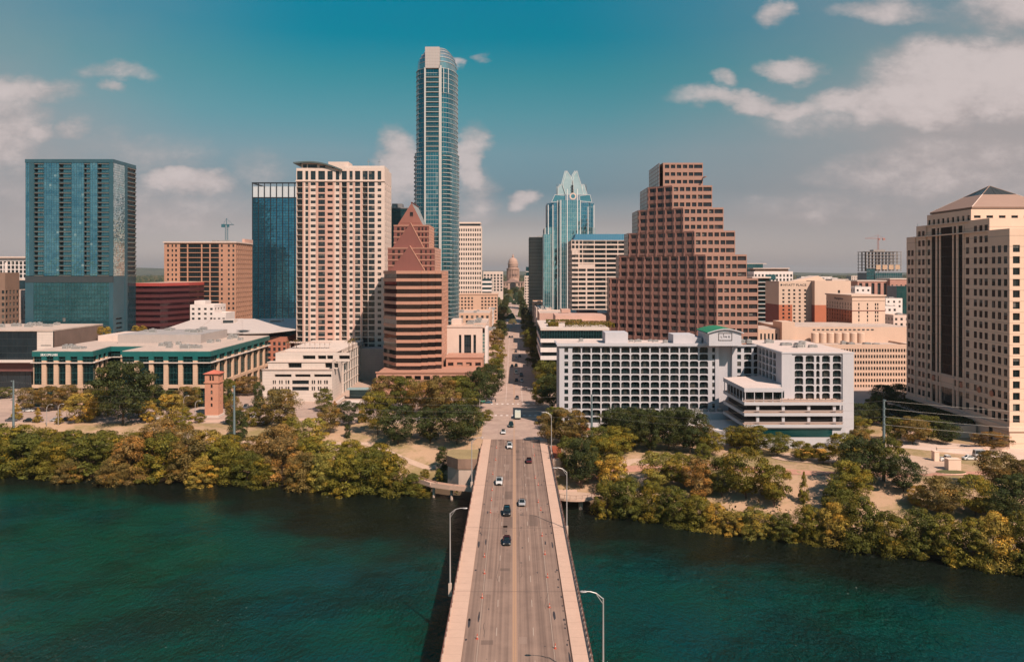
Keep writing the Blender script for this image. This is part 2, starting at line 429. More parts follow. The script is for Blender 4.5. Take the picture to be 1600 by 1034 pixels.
def text(name, body, size, mat, loc, rz, parent, extrude=.12, width=None):
    cu = bpy.data.curves.new(name, 'FONT'); cu.body = body; cu.size = size; cu.extrude = extrude; cu.align_x = 'LEFT'; cu.resolution_u = 2
    tmp = bpy.data.objects.new(name, cu); link(tmp)
    me = bpy.data.meshes.new_from_object(tmp.evaluated_get(bpy.context.evaluated_depsgraph_get())); bpy.data.objects.remove(tmp); me.name = name
    me.materials.clear(); me.materials.append(mat)
    k = 1.0
    if width:
        xs = [v.co.x for v in me.vertices]; k = width / (max(xs) - min(xs))
    for v in me.vertices: v.co = (v.co.x * k, -v.co.z, v.co.y)
    return put(name, me, parent, loc, rz)
# ---------------------------------------------------------------- the setting: terrain, lake, roads, bridge
BANK = [(-20000, 330), (-900, 330), (-400, 306), (-187, 291), (-124, 279), (-78, 273), (-52, 268), (-30, 266), (-13, 254), (13, 247), (25, 245), (37, 238), (62, 226), (85, 216), (99, 207), (125, 195), (175, 172), (300, 120), (600, 40), (900, -20), (20000, -200)]
def interp(tab, x):
    for (a, b), (c, d) in zip(tab, tab[1:]):
        if x <= c: return lerp(b, d, (x - a) / (c - a))
    return tab[-1][1]
def sst(t): t = min(1, max(0, t)); return t * t * (3 - 2 * t)
def rise(y):
    if y < 390: return 10.0
    if y < 800: return lerp(10, 16, (y - 390) / 410)
    return lerp(16, 32, min(1, (y - 800) / 900))
def gz(x, y):
    d = y - interp(BANK, x)
    if d < -8: return -3.0
    if d < 0: return lerp(.2, -3, -d / 8)
    t = min(1, d / 40)
    return min(rise(y), .2 + 9.8 * (t * .55 + .45 * sst(t))) if t < 1 else rise(y)

def grid_mesh(xs, ys, zf, mat, name, kind='structure', off=0.0):
    v = [(x, y, zf(x, y) + off) for y in ys for x in xs]; n = len(xs)
    f = [(j * n + i, j * n + i + 1, (j + 1) * n + i + 1, (j + 1) * n + i) for j in range(len(ys) - 1) for i in range(n - 1)]
    me = bpy.data.meshes.new(name); me.from_pydata(v, [], f); me.materials.append(mat)
    me.polygons.foreach_set('use_smooth', [True] * len(f)); me.update()
    o = bpy.data.objects.new(name, me); link(o); tag(o, kind=kind); return o

# ground material: dry park grass by the lake, pale paving in town, tree-covered suburbs far off
m, t, b = mat_new('ground_cover')
g = t.nodes.new('ShaderNodeNewGeometry'); s_ = t.nodes.new('ShaderNodeSeparateXYZ'); t.links.new(g.outputs['Position'], s_.inputs[0])
py_ = E(t, s_.outputs[1]); pz_ = E(t, s_.outputs[2])
n1 = pos_noise(t, .05, 5); n2 = pos_noise(t, .6, 5); n3 = pos_noise(t, .012, 4)
grass = mixc(t, (n1 * .7 + n2 * .3).ss(.42, .6), (.46, .30, .195), (.27, .205, .095))
grass = mixc(t, n2.ss(.62, .75) * .6, grass, (.50, .36, .25))
soil = mixc(t, pz_.ss(.5, 3.0), (.10, .07, .045), grass)
pave = mixc(t, (n1 * .5 + n2 * .5).ss(.35, .65), (.50, .36, .29), (.40, .29, .235))
town = mixc(t, (py_ + (n1 - .5) * 6.0).ss(331.0, 334.0), soil, pave)
sub = mixc(t, pos_noise(t, .02, 6).ss(.40, .62), (.045, .06, .035), (.16, .14, .11))
far = mixc(t, (py_ + (n3 - .5) * 300.0).ss(950.0, 1150.0), town, sub)
t.links.new(far, b.inputs['Base Color']); b.inputs['Roughness'].default_value = .95; b.inputs['Specular IOR Level'].default_value = .1
bump(t, b, n2 + pos_noise(t, 3.0, 3) * .3, .5, .25)
GROUND = m
def sym(*a): return sorted(set(a))
gx = [-30000, -12000, -6000, -3000, -1800, -1200, -900] + list(range(-700, -260, 40)) + list(range(-260, 260, 5)) + list(range(260, 701, 40)) + [900, 1200, 1800, 3000, 6000, 12000, 30000]
gy = list(range(-40, 165, 20)) + [i * 2.5 for i in range(66, 136)] + list(range(340, 390, 10)) + [390, 450, 520, 600, 700, 800, 950, 1100, 1300, 1500, 1700, 2500, 5000, 12000, 40000]
grid_mesh(gx, gy, gz, GROUND, 'ground')
grid_mesh([-4000, -600, -100, 0, 100, 600, 4000], [-3000, -800, -300, -180, -140], lambda x, y: 8 if y < -170 else -2, GROUND, 'south_bank')

# lake
m, t, b = mat_new('lake_water')
nA = pos_noise(t, .012, 4); nB = pos_noise(t, .022, 4)
wc = mixc(t, nA.ss(.35, .65), (.000, .041, .044), (.000, .049, .028))
wc = mixc(t, nB.ss(.5, .75) * .5, wc, (.006, .018, .013))
at_ = t.nodes.new('ShaderNodeAttribute'); at_.attribute_name = 'bank_reflection_shallows'
near_bank = (E(t, at_.outputs['Fac']) + (pos_noise(t, .05, 4) - .5) * .9).ss(.25, .75)
wc = mixc(t, near_bank, wc, (.008, .0125, .0085))  # brown shallows and dark tree reflections near the bank, both put into the colour
t.links.new(wc, b.inputs['Base Color']); b.inputs['Roughness'].default_value = .09; b.inputs['Specular IOR Level'].default_value = .16
w1 = pos_noise(t, .55, 3, (1, .45, 1), .65); w2 = pos_noise(t, 1.3, 3, (1, .5, 1), .7); w3 = pos_noise(t, .12, 3)
gust = nB.ss(.42, .66) * 1.0 + .45
bump(t, b, (w1 * 1.0 + w2 * 1.1) * gust + w3 * .2, 1.0, 1.7)
wx = [-20000, -2000, -700] + list(range(-400, 401, 8)) + [700, 2000, 20000]; wy = [-1500, -200, -50, 50, 100] + list(range(110, 341, 5)) + [420]
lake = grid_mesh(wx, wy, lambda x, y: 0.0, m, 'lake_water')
ca = lake.data.attributes.new('bank_reflection_shallows', 'FLOAT', 'POINT')
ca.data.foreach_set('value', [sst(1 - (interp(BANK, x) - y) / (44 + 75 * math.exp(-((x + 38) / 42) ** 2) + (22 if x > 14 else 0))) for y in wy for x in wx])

# far hills west, low wooded rise east
m, t, b = mat_new('hill_woods')
hc = mixc(t, pos_noise(t, .006, 6).ss(.4, .6), (.03, .045, .03), (.08, .085, .055)); t.links.new(hc, b.inputs['Base Color']); b.inputs['Roughness'].default_value = 1
HILL = m
hx = [-9000 + 250 * i for i in range(73)]
def hillz(x, y):
    k = math.sin((y - 6500) / 3500 * math.pi)
    h = (95 + 18 * math.sin(x / 900.) + 12 * math.sin(x / 370. + 1)) if x < 0 else (62 + 12 * math.sin(x / 800.) + 8 * math.sin(x / 310.))
    h = lerp(h, 70, math.exp(-(x / 700.) ** 2))
    return 28 + max(0, k) * h * (.72 if x > 0 else .8)
grid_mesh(hx, [6500, 7000, 7500, 8000, 8500, 9200, 10000], hillz, HILL, 'hills')

# roads
def road_mat(name, base, dark, streak=True):
    m, t, b = mat_new(name)
    n = pos_noise(t, .25, 5); s1 = pos_noise(t, 1.0, 4, (1.5, .005, 1)); s2 = pos_noise(t, .35, 6, (1, .05, 1)); fine = pos_noise(t, 7, 2)
    f = (s1 * .55 + s2 * .25 + n * .2) if streak else n
    c = mixc(t, f.ss(.36, .64), base, dark)
    v = (fine - .5) * .25 + 1.0
    t.links.new(scale_col(t, c, v), b.inputs['Base Color']); b.inputs['Roughness'].default_value = .88; b.inputs['Specular IOR Level'].default_value = .25
    return m
ASPH = road_mat('worn_pinkish_asphalt', (.305, .205, .158), (.165, .110, .088))
ASPH2 = road_mat('pale_street_asphalt', (.44, .315, .255), (.36, .255, .21), False)
WALK = wallm('sidewalk_concrete', (.56, .375, .285), .9, .12)
CONC = wallm('bridge_concrete', (.50, .38, .31), .9, .25)
CONCD = wallm('stained_concrete', (.24, .15, .11), .95, .5)
CURB = wallm('kerb_stone', (.42, .30, .24), .9, .2)
YEL = plain('faded_yellow_paint', (.42, .25, .145), .8); WHT = plain('road_white_paint', (.66, .56, .50), .8)
TAR = plain('tar_patch', (.035, .03, .035), .9); JOINT = plain('road_joint', (.10, .07, .06), .9)
roadys = [-120, -60, 0, 60, 100, 140, 180, 220, 260, 300, 340, 365, 390, 450, 520, 600, 700, 800, 1000, 1200, 1400, 1560]
def sheet(x0, x1, ys, mat, name, off, zf=None):
    return grid_mesh([x0, (x0 + x1) / 2, x1], ys, zf or (lambda x, y: rise(y)), mat, name, 'structure', off)
sheet(-8.6, 9.6, [y for y in roadys if y <= 300], ASPH, 'road', .02)
sheet(-12.5, 12.5, [300.0, 320, 340, 365, 390, 450, 520, 600, 700, 800, 1000, 1200, 1400, 1560], ASPH2, 'avenue_road', .024)
CESAR = [(-700, 318), (-400, 326), (-260, 333), (-150, 340), (-80, 347), (-30, 353), (700, 353)]
cx = [-700, -550, -400, -330, -260, -200, -150, -110, -80, -50, -30, 0, 100, 300, 700]
def strip(name, xs, lo, hi, mat, off, zf=None):
    mb = MB()
    for a, c in zip(xs, xs[1:]):
        pts = [(a, lo(a)), (c, lo(c)), (c, hi(c)), (a, hi(a))]
        mb.face([(x, y, (zf(x, y) if zf else 10.0) + off) for x, y in pts], mat)
    return tag(mb.build(name), kind='structure')
strip('riverside_road', cx, lambda x: interp(CESAR, x), lambda x: interp(CESAR, x) + 23, ASPH2, .030)
for k, yy in enumerate((452, 560, 668, 776, 884)):
    mb = MB(); z = rise(yy) + .035
    for a, c in ((-260, -12.4), (12.4, 300)): mb.face([(a, yy, rise(yy) + .03), (c, yy, rise(yy) + .03), (c, yy + 15, rise(yy + 15) + .03), (a, yy + 15, rise(yy + 15) + .03)], ASPH2)
    tag(mb.build('cross_street'), kind='structure')
# west side street beside the pale bank building
mb = MB(); mb.face([(-141, 365, 10.03), (-124, 365, 10.03), (-124, 470, rise(470) + .03), (-141, 470, rise(470) + .03)], ASPH2)
mb.face([(-125, 300, 9.4), (-112, 330, 9.6), (-124, 345, 10.04), (-141, 345, 10.04)], ASPH2)
tag(mb.build('side_street'), kind='structure')

# painted lines, joints and tar patches on the bridge road
mk = MB()
def line(mb, x0, x1, y0, y1, mat, off=.028):
    ys = [y0] + [y for y in roadys if y0 < y < y1] + [y1]
    for a, c in zip(ys, ys[1:]): mb.face([(x0, a, rise(a) + off), (x1, a, rise(a) + off), (x1, c, rise(c) + off), (x0, c, rise(c) + off)], mat)
line(mk, -.12, .03, -100, 348, YEL); line(mk, .23, .38, -100, 348, YEL); line(mk, -.34, .62, 60, 300, plain('yellow_wash', (.35, .215, .150), .9), .025)
for y in range(-90, 330, 12):
    for x in (-3.1, 3.35): line(mk, x, x + .12, y, y + 3.2, plain('worn_lane_dash', (.42, .33, .27), .9))
FAD = plain('faded_edge_line', (.33, .245, .195), .9); line(mk, 6.6, 6.74, -100, 330, FAD); line(mk, -6.15, -6.0, -100, 330, FAD)
line(mk, -.1, .25, 385, 1500, YEL)
for k in range(9): line(mk, -11 + k * 2.5, -10 + k * 2.5, 348.6, 351.4, WHT, .045); line(mk, -11 + k * 2.5, -10 + k * 2.5, 379, 382, WHT, .045)
for x in (-4, 4): line(mk, x, x + .14, 386, 1500, WHT)
r = random.Random(5)
for (a, e) in ((-7.5, 123), (-7.0, 126)):    # faded bike mark
    for _ in range(16): x, y = a + r.uniform(-.4, .9), e + r.uniform(-1.4, 2.4); mk.face([(x, y, 10.029), (x + r.uniform(.1, .35), y, 10.029), (x + .3, y + r.uniform(.2, .5), 10.029), (x, y + .3, 10.029)], WHT)
tag(mk.build('road_markings'), kind='structure')
mk = MB()
for y in (118, 157, 196, 235, 274): line(mk, -8.5, 9.5, y, y + .16, JOINT, .0295)
def blot(x, y, w, l):
    n = 10; mk.face([(x + w / 2 * math.cos(6.283 * i / n) * r.uniform(.7, 1.2), y + l / 2 * math.sin(6.283 * i / n) * r.uniform(.8, 1.1), 10.031) for i in range(n)], TAR)
for px, py, w, l in ((748, 850, .5, 4.6), (759, 846, .35, 4.6), (733, 973, .5, 4), (748, 964, .35, 5), (863, 851, .45, 4.5), (852, 848, .35, 3), (866, 961, .45, 4.2), (890, 1027, .4, 4), (762, 800, .35, 2.5), (866, 778, .3, 9)):
    Y = 78372 / (py - 425); blot(X(px, Y), Y, w, l)
for px, py in ((868, 893), (872, 905), (872, 917), (877, 932), (879, 946), (880, 954), (883, 975), (883, 981), (887, 1000), (886, 1007), (853, 834), (751, 823), (749, 829), (728, 999), (858, 818), (860, 822), (846, 757), (848, 800), (752, 835)):
    Y = 78372 / (py - 425); blot(X(px, Y), Y, r.uniform(.25, .45), r.uniform(.5, 1.3))
REP = [road_mat('asphalt_repair_a', (.20, .135, .108), (.13, .09, .072)), road_mat('asphalt_repair_b', (.31, .215, .17), (.24, .165, .13))]
for _ in range(26):
    x = r.choice((-6.1, -3.0, .5, 3.4)) + r.uniform(0, .5); y = r.uniform(95, 300); w, l = r.uniform(.8, 2.4), r.uniform(1.5, 9)
    mk.face([(x, y, 10.0235), (x + w, y, 10.0235), (x + w, y + l, 10.0235), (x, y + l, 10.0235)], r.choice(REP))
for _ in range(40):
    x, y = r.choice((-4.6, -1.5, 2.0, 5.0)) + r.gauss(0, .25), r.uniform(95, 330); blot(x, y, r.uniform(.15, .4), r.uniform(.2, .9))
for _ in range(14):
    x, y = r.uniform(-8, 9), r.uniform(100, 250); q = [(x, y)]
    for k in range(7): q.append((q[-1][0] + r.uniform(-.25, .25), q[-1][1] + r.uniform(.6, 1.6)))
    for (a, e), (c, f) in zip(q, q[1:]): mk.face([(a, e, 10.0305), (a + .09, e, 10.0305), (c + .09, f, 10.0305), (c, f, 10.0305)], JOINT)
for y in range(96, 300, 24):
    for x in (-8.3, 8.9): mk.face([(x, y, 10.031), (x + .4, y, 10.031), (x + .4, y + .8, 10.031), (x, y + .8, 10.031)], TAR)
tag(mk.build('road_patches'), kind='structure')

# pavements along the avenue (real kerbs)
mb = MB()
for sx in (-1, 1):
    for a, c in ((386, 450), (469, 558), (577, 666), (685, 774), (793, 882), (900, 1040), (1060, 1500)):
        x0, x1 = (12.5, 19.0) if sx > 0 else (-19.0, -12.5)
        mb.face([(x0, a, rise(a) + .14), (x1, a, rise(a) + .14), (x1, c, rise(c) + .14), (x0, c, rise(c) + .14)], WALK)
        e = x0 if sx > 0 else x1
        q = [(e, a, rise(a)), (e, c, rise(c)), (e, c, rise(c) + .14), (e, a, rise(a) + .14)]
        mb.face(q if sx < 0 else q[::-1], CURB)
tag(mb.build('pavement'), kind='structure')
strip('riverside_path', [-300, -260, -200, -150, -110, -80], lambda x: interp(CESAR, x) - 9, lambda x: interp(CESAR, x) - 3, WALK, .05, gz)
# park paths
def path(name, pts, w, mat=WALK):
    mb = MB(); P = []
    for i in range(len(pts) - 1):
        n = max(2, int(math.hypot(pts[i + 1][0] - pts[i][0], pts[i + 1][1] - pts[i][1]) / 3))
        for k in range(n): P.append((lerp(pts[i][0], pts[i + 1][0], k / n), lerp(pts[i][1], pts[i + 1][1], k / n)))
    P.append(pts[-1]); L, Rr = [], []
    for i, p in enumerate(P):
        q0, q1 = P[max(0, i - 1)], P[min(len(P) - 1, i + 1)]; d = Vector((q1[0] - q0[0], q1[1] - q0[1])).normalized()
        for s, A in ((1, L), (-1, Rr)):
            x, y = p[0] - d.y * w / 2 * s, p[1] + d.x * w / 2 * s; A.append((x, y, gz(x, y) + .10))
    for i in range(len(P) - 1): mb.face([Rr[i], Rr[i + 1], L[i + 1], L[i]], mat)
    return tag(mb.build(name), kind='structure')
PATHM = wallm('crushed_granite', (.50, .35, .26), .95, .2)
path('park_path', [(-190, 312), (-150, 308), (-112, 306), (-85, 303), (-55, 300), (-40, 288), (-30, 281), (-20, 283)], 2.6, PATHM)
path('park_path', [(-95, 322), (-88, 312), (-80, 300), (-60, 292), (-46, 290)], 2.2, PATHM)
path('park_path', [(20, 262), (34, 266), (60, 262), (95, 250), (118, 247), (150, 250)], 4.0, wallm('red_clay_path', (.46, .24, .17), .95, .3))
for cxx, cyy, a, e in ((42, 262, 7, 11), (128, 262, 17, 14), (100, 270, 12, 8), (-60, 290, 16, 9)):
    mb = MB(); mb.face([(cxx + a * math.cos(k * .5236) * r.uniform(.85, 1.1), cyy + e * math.sin(k * .5236) * r.uniform(.85, 1.1), 0) for k in range(12)], PATHM)
    mb.v = [(x, y, gz(x, y) + .16) for x, y, z in mb.v]; tag(mb.build('sandy_clearing'), kind='structure')
# plaza and drive in front of the tall east office
mb = MB(); mb.face([(128, 262, 9.55), (240, 235, 10.2), (240, 300, 10.2), (178, 284, 10.1), (150, 300, 10.06), (132, 292, 10.02)], wallm('plaza_paving', (.60, .45, .37), .9, .15))
tag(mb.build('plaza'), kind='structure')

# bridge
GRASSTOP = wallm('dry_grass_top', (.30, .22, .11), .95, .4)
br = thing('concrete_bridge', 'long straight concrete road bridge with pale sidewalks crossing the green lake', 'bridge', (0.4, 100, 0))
SCORE = plain('sidewalk_score_line', (.36, .24, .19), .95)
mb = MB(); mb.box(-11.9, 12.8, -120, 286, 8.4, 10.0, CONC); mb.build('deck', br)
for x0, x1, xk in ((-11.6, -8.6, -8.6), (9.6, 12.5, 9.6)):
    mb = MB(); mb.box(x0, x1, -120, 300, 10.0, 10.17, WALK)
    for y in (118, 157, 196, 235, 274): mb.box(x0 + .02, x1 - .02, y, y + .12, 10.17, 10.174, JOINT)
    for k in range(140): mb.box(x0 + .05, x1 - .05, -118 + 3 * k, -117.95 + 3 * k, 10.17, 10.1725, SCORE)
    mb.build('sidewalk', br)
DARKJ = plain('gutter_stain', (.09, .05, .035), .95)
mb = MB(); mb.box(9.44, 9.6, -120, 300, 10.0, 10.15, DARKJ); mb.build('gutter', br)
RUST = plain('rail_brown_metal', (.20, .095, .07), .6, .2)
for x, m_ in ((-11.75, CONC), (12.65, CONC)):
    mb = MB(); s = 1 if x > 0 else -1
    mb.box(x - .17, x + .17, -120, 288, 10.0, 10.32, m_)
    y = -119.0
    while y < 288: mb.box(x - .12, x + .12, y, y + .3, 10.32, 10.95, RUST if int(y) % 3 else m_); y += 2.0
    mb.box(x - .06, x + .06, -120, 288, 10.95, 11.05, RUST)
    for z in (10.52, 10.74): mb.box(x - .025, x + .025, -120, 288, z, z + .05, RUST)
    mb.build('railing', br)
pm = MB(); pm.box(-10.5, 11.4, -1.3, 1.3, -3, 3.0, CONC); pm.box(-9.5, 10.4, -.9, .9, 3.0, 8.4, CONC)
me = pm.mesh('pier', (0, 0, 0))
for y in (-77, -38, 1, 40, 79, 118, 157, 196, 235): put('pier', me, br, (0, y, 0))
RIBS = []
for xx in (-11.5, -4, 4.4, 11.6):
    am = MB(); pts = []
    for k in range(13):
        u = -1 + k / 6; pts.append((u * 18.2, 3.2 + 4.4 * (1 - u * u)))
    for (a, za), (c, zc) in zip(pts, pts[1:]):
        for s in (-.35, .35):
            q = [(xx + s, a, za), (xx + s, c, zc), (xx + s, c, 8.38), (xx + s, a, 8.38)]; am.face(q if s > 0 else q[::-1], CONC)
        am.face([(xx - .35, a, za), (xx - .35, c, zc), (xx + .35, c, zc), (xx + .35, a, za)], CONC)
    RIBS.append(am.mesh('arch_rib', (0, 0, 0)))
for y in (20.5, 59.5, 98.5, 137.5, 176.5, 215.5, 254.5):
    for me in RIBS: put('arch_rib', me, br, (0, y, 0))
# bridgehead walls beside the deck
ab = thing('retaining_wall', 'tall stained concrete bridgehead wall on the west side of the bridge', 'wall', (-20, 268, 3))
mb = MB(); P = [(-22.6, 274), (-22.2, 267), (-18.2, 262), (-12.2, 262), (-12.2, 276), (-21, 276)]
mb.prism(P, 1.0, 8.2, CONC); mb.build('lower_wall', ab)
mb = MB(); mb.prism([(x - .25 if x < -13 else x, y - .25 if y < 275 else y) for x, y in P], 8.2, 11.6, CONCD, GRASSTOP); mb.build('stained_band', ab)
ab2 = thing('retaining_wall', 'low concrete bridgehead wall with planter on the east side of the bridge', 'wall', (16, 270, 3))
mb = MB(); mb.prism([(13, 266), (17, 266), (19, 288), (13, 288)], 2.0, 10.4, CONC, CURB); mb.build('wall', ab2)
mb = MB(); mb.box(13.5, 16.5, 268, 285, 10.4, 10.9, wallm('red_mulch', (.30, .08, .04), 1, .4)); mb.build('planting_bed', ab2)
# boardwalk under the west end and lookout deck on the east
bw = thing('boardwalk', 'curved pale concrete trail walkway on posts by the west bridgehead', 'walkway', (-22, 258, 3))
pts = [(-34, 268), (-30, 262.5), (-26, 258.5), (-20, 255.5), (-12.5, 253), (-4, 252)]
mb = MB(); rl = MB()
for a, c in zip(pts, pts[1:]):
    d = Vector((c[0] - a[0], c[1] - a[1])).normalized(); u = (d.x, d.y); L = math.hypot(c[0] - a[0], c[1] - a[1])
    mb.obox(((a[0] + c[0]) / 2, (a[1] + c[1]) / 2, 3.6), u, L + .3, 3.4, .5, WALK)
    for s in (1.6, -1.6):
        q = (u[1] * s, -u[0] * s); rl.obox(((a[0] + c[0]) / 2 + q[0], (a[1] + c[1]) / 2 + q[1], 4.1), u, L + .2, .12, .95 if s > 0 else .5, WALK)
mb.build('deck', bw); rl.build('parapet', bw)
for x, y in ((-26, 258.5), (-20, 255.5), (-13, 253.2)): mb = MB(); mb.lathe([(.45, -3), (.45, 3.6)], x, y, 12, CONC); mb.build('post', bw)
lk = thing('lookout_deck', 'round pale lookout deck over the water east of the bridge', 'deck', (23, 247, 3))
mb = MB(); mb.prism([(19 + 6.2 * math.cos(a), 247 + 4.2 * math.sin(a)) for a in [math.pi * 2 * k / 20 for k in range(20)]], 3.0, 3.7, WALK, PATHM); mb.box(13, 20, 250, 254, 3.1, 3.68, WALK); mb.build('platform', lk)
mb = MB(); mb.lathe([(.7, -3), (.7, 3.0)], 20.6, 245.6, 14, CONC); mb.build('post', lk)
mb = MB()
for k in range(10, 21): a = math.pi * 2 * k / 20; mb.tube([(19 + 6.0 * math.cos(a), 247 + 4.0 * math.sin(a), 3.7), (19 + 6.0 * math.cos(a), 247 + 4.0 * math.sin(a), 4.8)], .05, 6, RUST)
mb.tube([(19 + 6.0 * math.cos(math.pi * 2 * k / 20), 247 + 4.0 * math.sin(math.pi * 2 * k / 20), 4.8) for k in range(10, 21)], .05, 6, RUST); mb.build('railing', lk)
# ---------------------------------------------------------------- buildings west of the avenue
PINK = wallm('pink_stucco', (.54, .33, .265), .85, .12)
CREAM = wallm('cream_stucco', (.63, .49, .42), .85, .12)
BUFF = wallm('buff_limestone', (.60, .40, .28), .9, .2, joint=1.2)
PALE = wallm('pale_concrete', (.60, .50, .44), .88, .15, joint=1.5)
WHITE = wallm('white_stucco', (.70, .61, .57), .85, .12)
TAN = wallm('tan_brick', (.43, .23, .155), .9, .2)
GREYM = wallm('grey_metal_panel', (.20, .19, .19), .6, .15)
DARKF = plain('dark_bronze_frame', (.035, .045, .05), .5, .3)
SLATE = wallm('slate_metal_frame', (.030, .085, .110), .3, .2, .6)
SLAB = wallm('balcony_slab', (.46, .38, .33), .85, .15)
STEEL = plain('rail_steel', (.30, .32, .33), .4, .6)

# --- tall blue glass apartment tower at the far west
B = Bld('glass_tower', 'wide blue glass apartment tower with dark frame and stacked balconies on a louvred podium', 'tower', (-280, 518, 11))
x0, x1, y0, y1 = -308.5, -253.1, 503.0, 533.0
zt, zp = Z(249, 503), Z(431, 503)
TG = glassm('blue_tower_glass', (.045, .22, .33), (.20, .48, .56), .8, .05, .6, .4, .02, (.42, .66, .68))
TG2 = glassm('blue_tower_glass_deep', (.02, .08, .11), (.06, .20, .26), .75, .08, .6, .3)
def ux(px): return X(px, 503) - x0
fh = (zt - zp) / 24
bays = [(40, 46, 'g'), (46, 53, 'f'), (53, 69, 'b'), (69, 92, 'g'), (92, 112, 'b'), (112, 131, 'g'), (131, 141, 'b'), (141, 152, 'g'), (152, 171, 'b'), (171, 177.2, 'f')]
bal = []
for a, c, k in bays:
    ua, uc = ux(a), min(ux(c), x1 - x0); xa, xc = x0 + ua, x0 + uc
    if k == 'g': B.curtain((xa, y0), (xc, y0), zp, zt - 2.2, max(2, round((uc - ua) / 1.6)), 24 * 2, TG, DARKF, .06, .05, .08, .03)
    elif k == 'f': B.mu.box(xa, xc, y0 - .3, y0 + .6, zp, zt, SLATE)
    else:
        xm = lerp(xa, xc, .30); B.curtain((xa, y0 + 2.2), (xm, y0 + 2.2), zp, zt - 2.2, 2, 24, TG2, DARKF, .08, .0, .08, .02); B.curtain((xm, y0 + .9), (xc, y0 + .9), zp, zt - 2.2, max(2, round((xc - xm) / 1.5)), 24, glassm('blue_tower_glass_mid', (.04, .21, .28), (.13, .38, .45), .75, .05, .6, .4, .02, (.30, .52, .54)), DARKF, .07, .0, .08, .03); B.w.box(xm - .12, xm + .12, y0 + .9, y0 + 2.2, zp, zt - 2.3, SLATE)
        B.w.box(xa - .01, xa + .25, y0 - .02, y0 + 2.2, zp, zt - 2.3, SLATE); B.w.box(xc - .25, xc + .01, y0 - .02, y0 + 2.2, zp, zt - 2.3, SLATE)
        w = xc - xa - .5
        bm = MB(); bm.box(0, w, -.25, 2.2, 0, .17, wallm('balcony_slab_grey', (.30, .25, .22), .8, .2)); bm.box(0, w, -.2, -.16, .2, .95, glassm('balcony_glass', (.02, .06, .07), (.04, .10, .11), .4, .1, .5, 0)); bm.box(0, w, -.22, -.14, .95, 1.0, STEEL)
        me = bm.mesh('balcony')
        for f in range(24): bal.append((me, (xa + .25, y0, zp + fh * f)))
for me, p in bal[:100]: put('balcony', me, B.root, p)
merge2([(me, p, 0) for me, p in bal[100:]], 'balcony', B.root) if len(bal) > 100 else None
B.w.box(x0 - .2, x1 + .2, y0 - .4, y1, zt - 2.2, zt, SLATE); B.w.box(x0, x0 + .3, y0 + .1, y1, 10, zt - 2.2, GREYM)
B.w.box(x0 + .1, x1 - .1, y1 - .3, y1, 10, zt - 2.2, GREYM); B.w.box(x0 + 1, x1 - 1, y0 + 2.5, y1 - .5, zp, zt - 2.3, GREYM)
B.roof([(x0, y0), (x1, y0), (x1, y1), (x0, y1)], zt + .01)
# east face: glazed corner strip and balconies beyond
B.curtain((x1, y0), (x1, y0 + 15), zp, zt - 2.2, 9, 48, glassm('tower_reflection_glass', (.35, .62, .66), (.85, .90, .88), .85, .05, .7, .5), DARKF, .06, .08, .08, .03)  # bright sky reflection on the east side put into the glass colour
B.mu.box(x1 - .3, x1 + .3, y0 + 15, y0 + 18, 12, zt, SLATE)
B.curtain((x1 - 1.8, y0 + 18), (x1 - 1.8, y1), zp, zt - 2.2, 6, 24, TG2, DARKF, .08, 0, .08)
bm = MB(); bm.box(0, 12, -.4, 1.8, 0, .22, MATS['balcony_slab_grey']); bm.box(0, 12, -.35, -.3, .22, 1.0, MATS['balcony_glass']); me = bm.mesh('balcony')
for f in range(24): put('side_balcony', me, B.root, (x1, y0 + 18, zp + fh * f), math.pi / 2)
# podium: parking levels behind perforated metal
PG = glassm('podium_glass', (.02, .10, .12), (.06, .19, .22), .6, .15, .5, .3, .01, (.30, .29, .27))
B.w.box(x0, x1, y0 - .6, y0 + .4, zp - 4.2, zp - .3, plain('podium_dark_panel', (.035, .045, .05), .6))  # dark panel across the top of the podium
B.w.box(x0, ux(53) + x0, y0 - .5, y0 + .4, 10, zp - 4.2, SLATE); B.w.box(ux(171) + x0, x1 + .2, y0 - .5, y0 + .4, 10, zp - 4.2, SLATE)
B.curtain((ux(53) + x0, y0 - .35), (ux(171) + x0, y0 - .35), 12, zp - 4.2, 26, 22, PG, DARKF, .05, .14, .1, .05)
for k in range(11): B.fl.box(ux(53) + x0, ux(171) + x0, y0 - .55, y0 - .3, 13 + k * 2.55, 13.9 + k * 2.55, plain('podium_louvre', (.055, .085, .09), .6, .3))
bm = MB(); bm.box(ux(57) + x0, ux(170) + x0, y0 - .62, y0 - .36, 11.6, 13.0, plain('lobby_light_band', (.5, .42, .36), .6)); B.part('entrance_band', bm)
B.wall((x1, y0 + .4), (x1, y1), 10, zp, SLATE, [(3, 11)], rw(13, 11, 2.9, 1.1, .6), .6, 'strip')
B.curtain((x1 + .02, y0 + 18.5), (x1 + .02, y1 - .2), 12, zp, 6, 11, TG2, DARKF, .06, .12, .06)
B.finish()

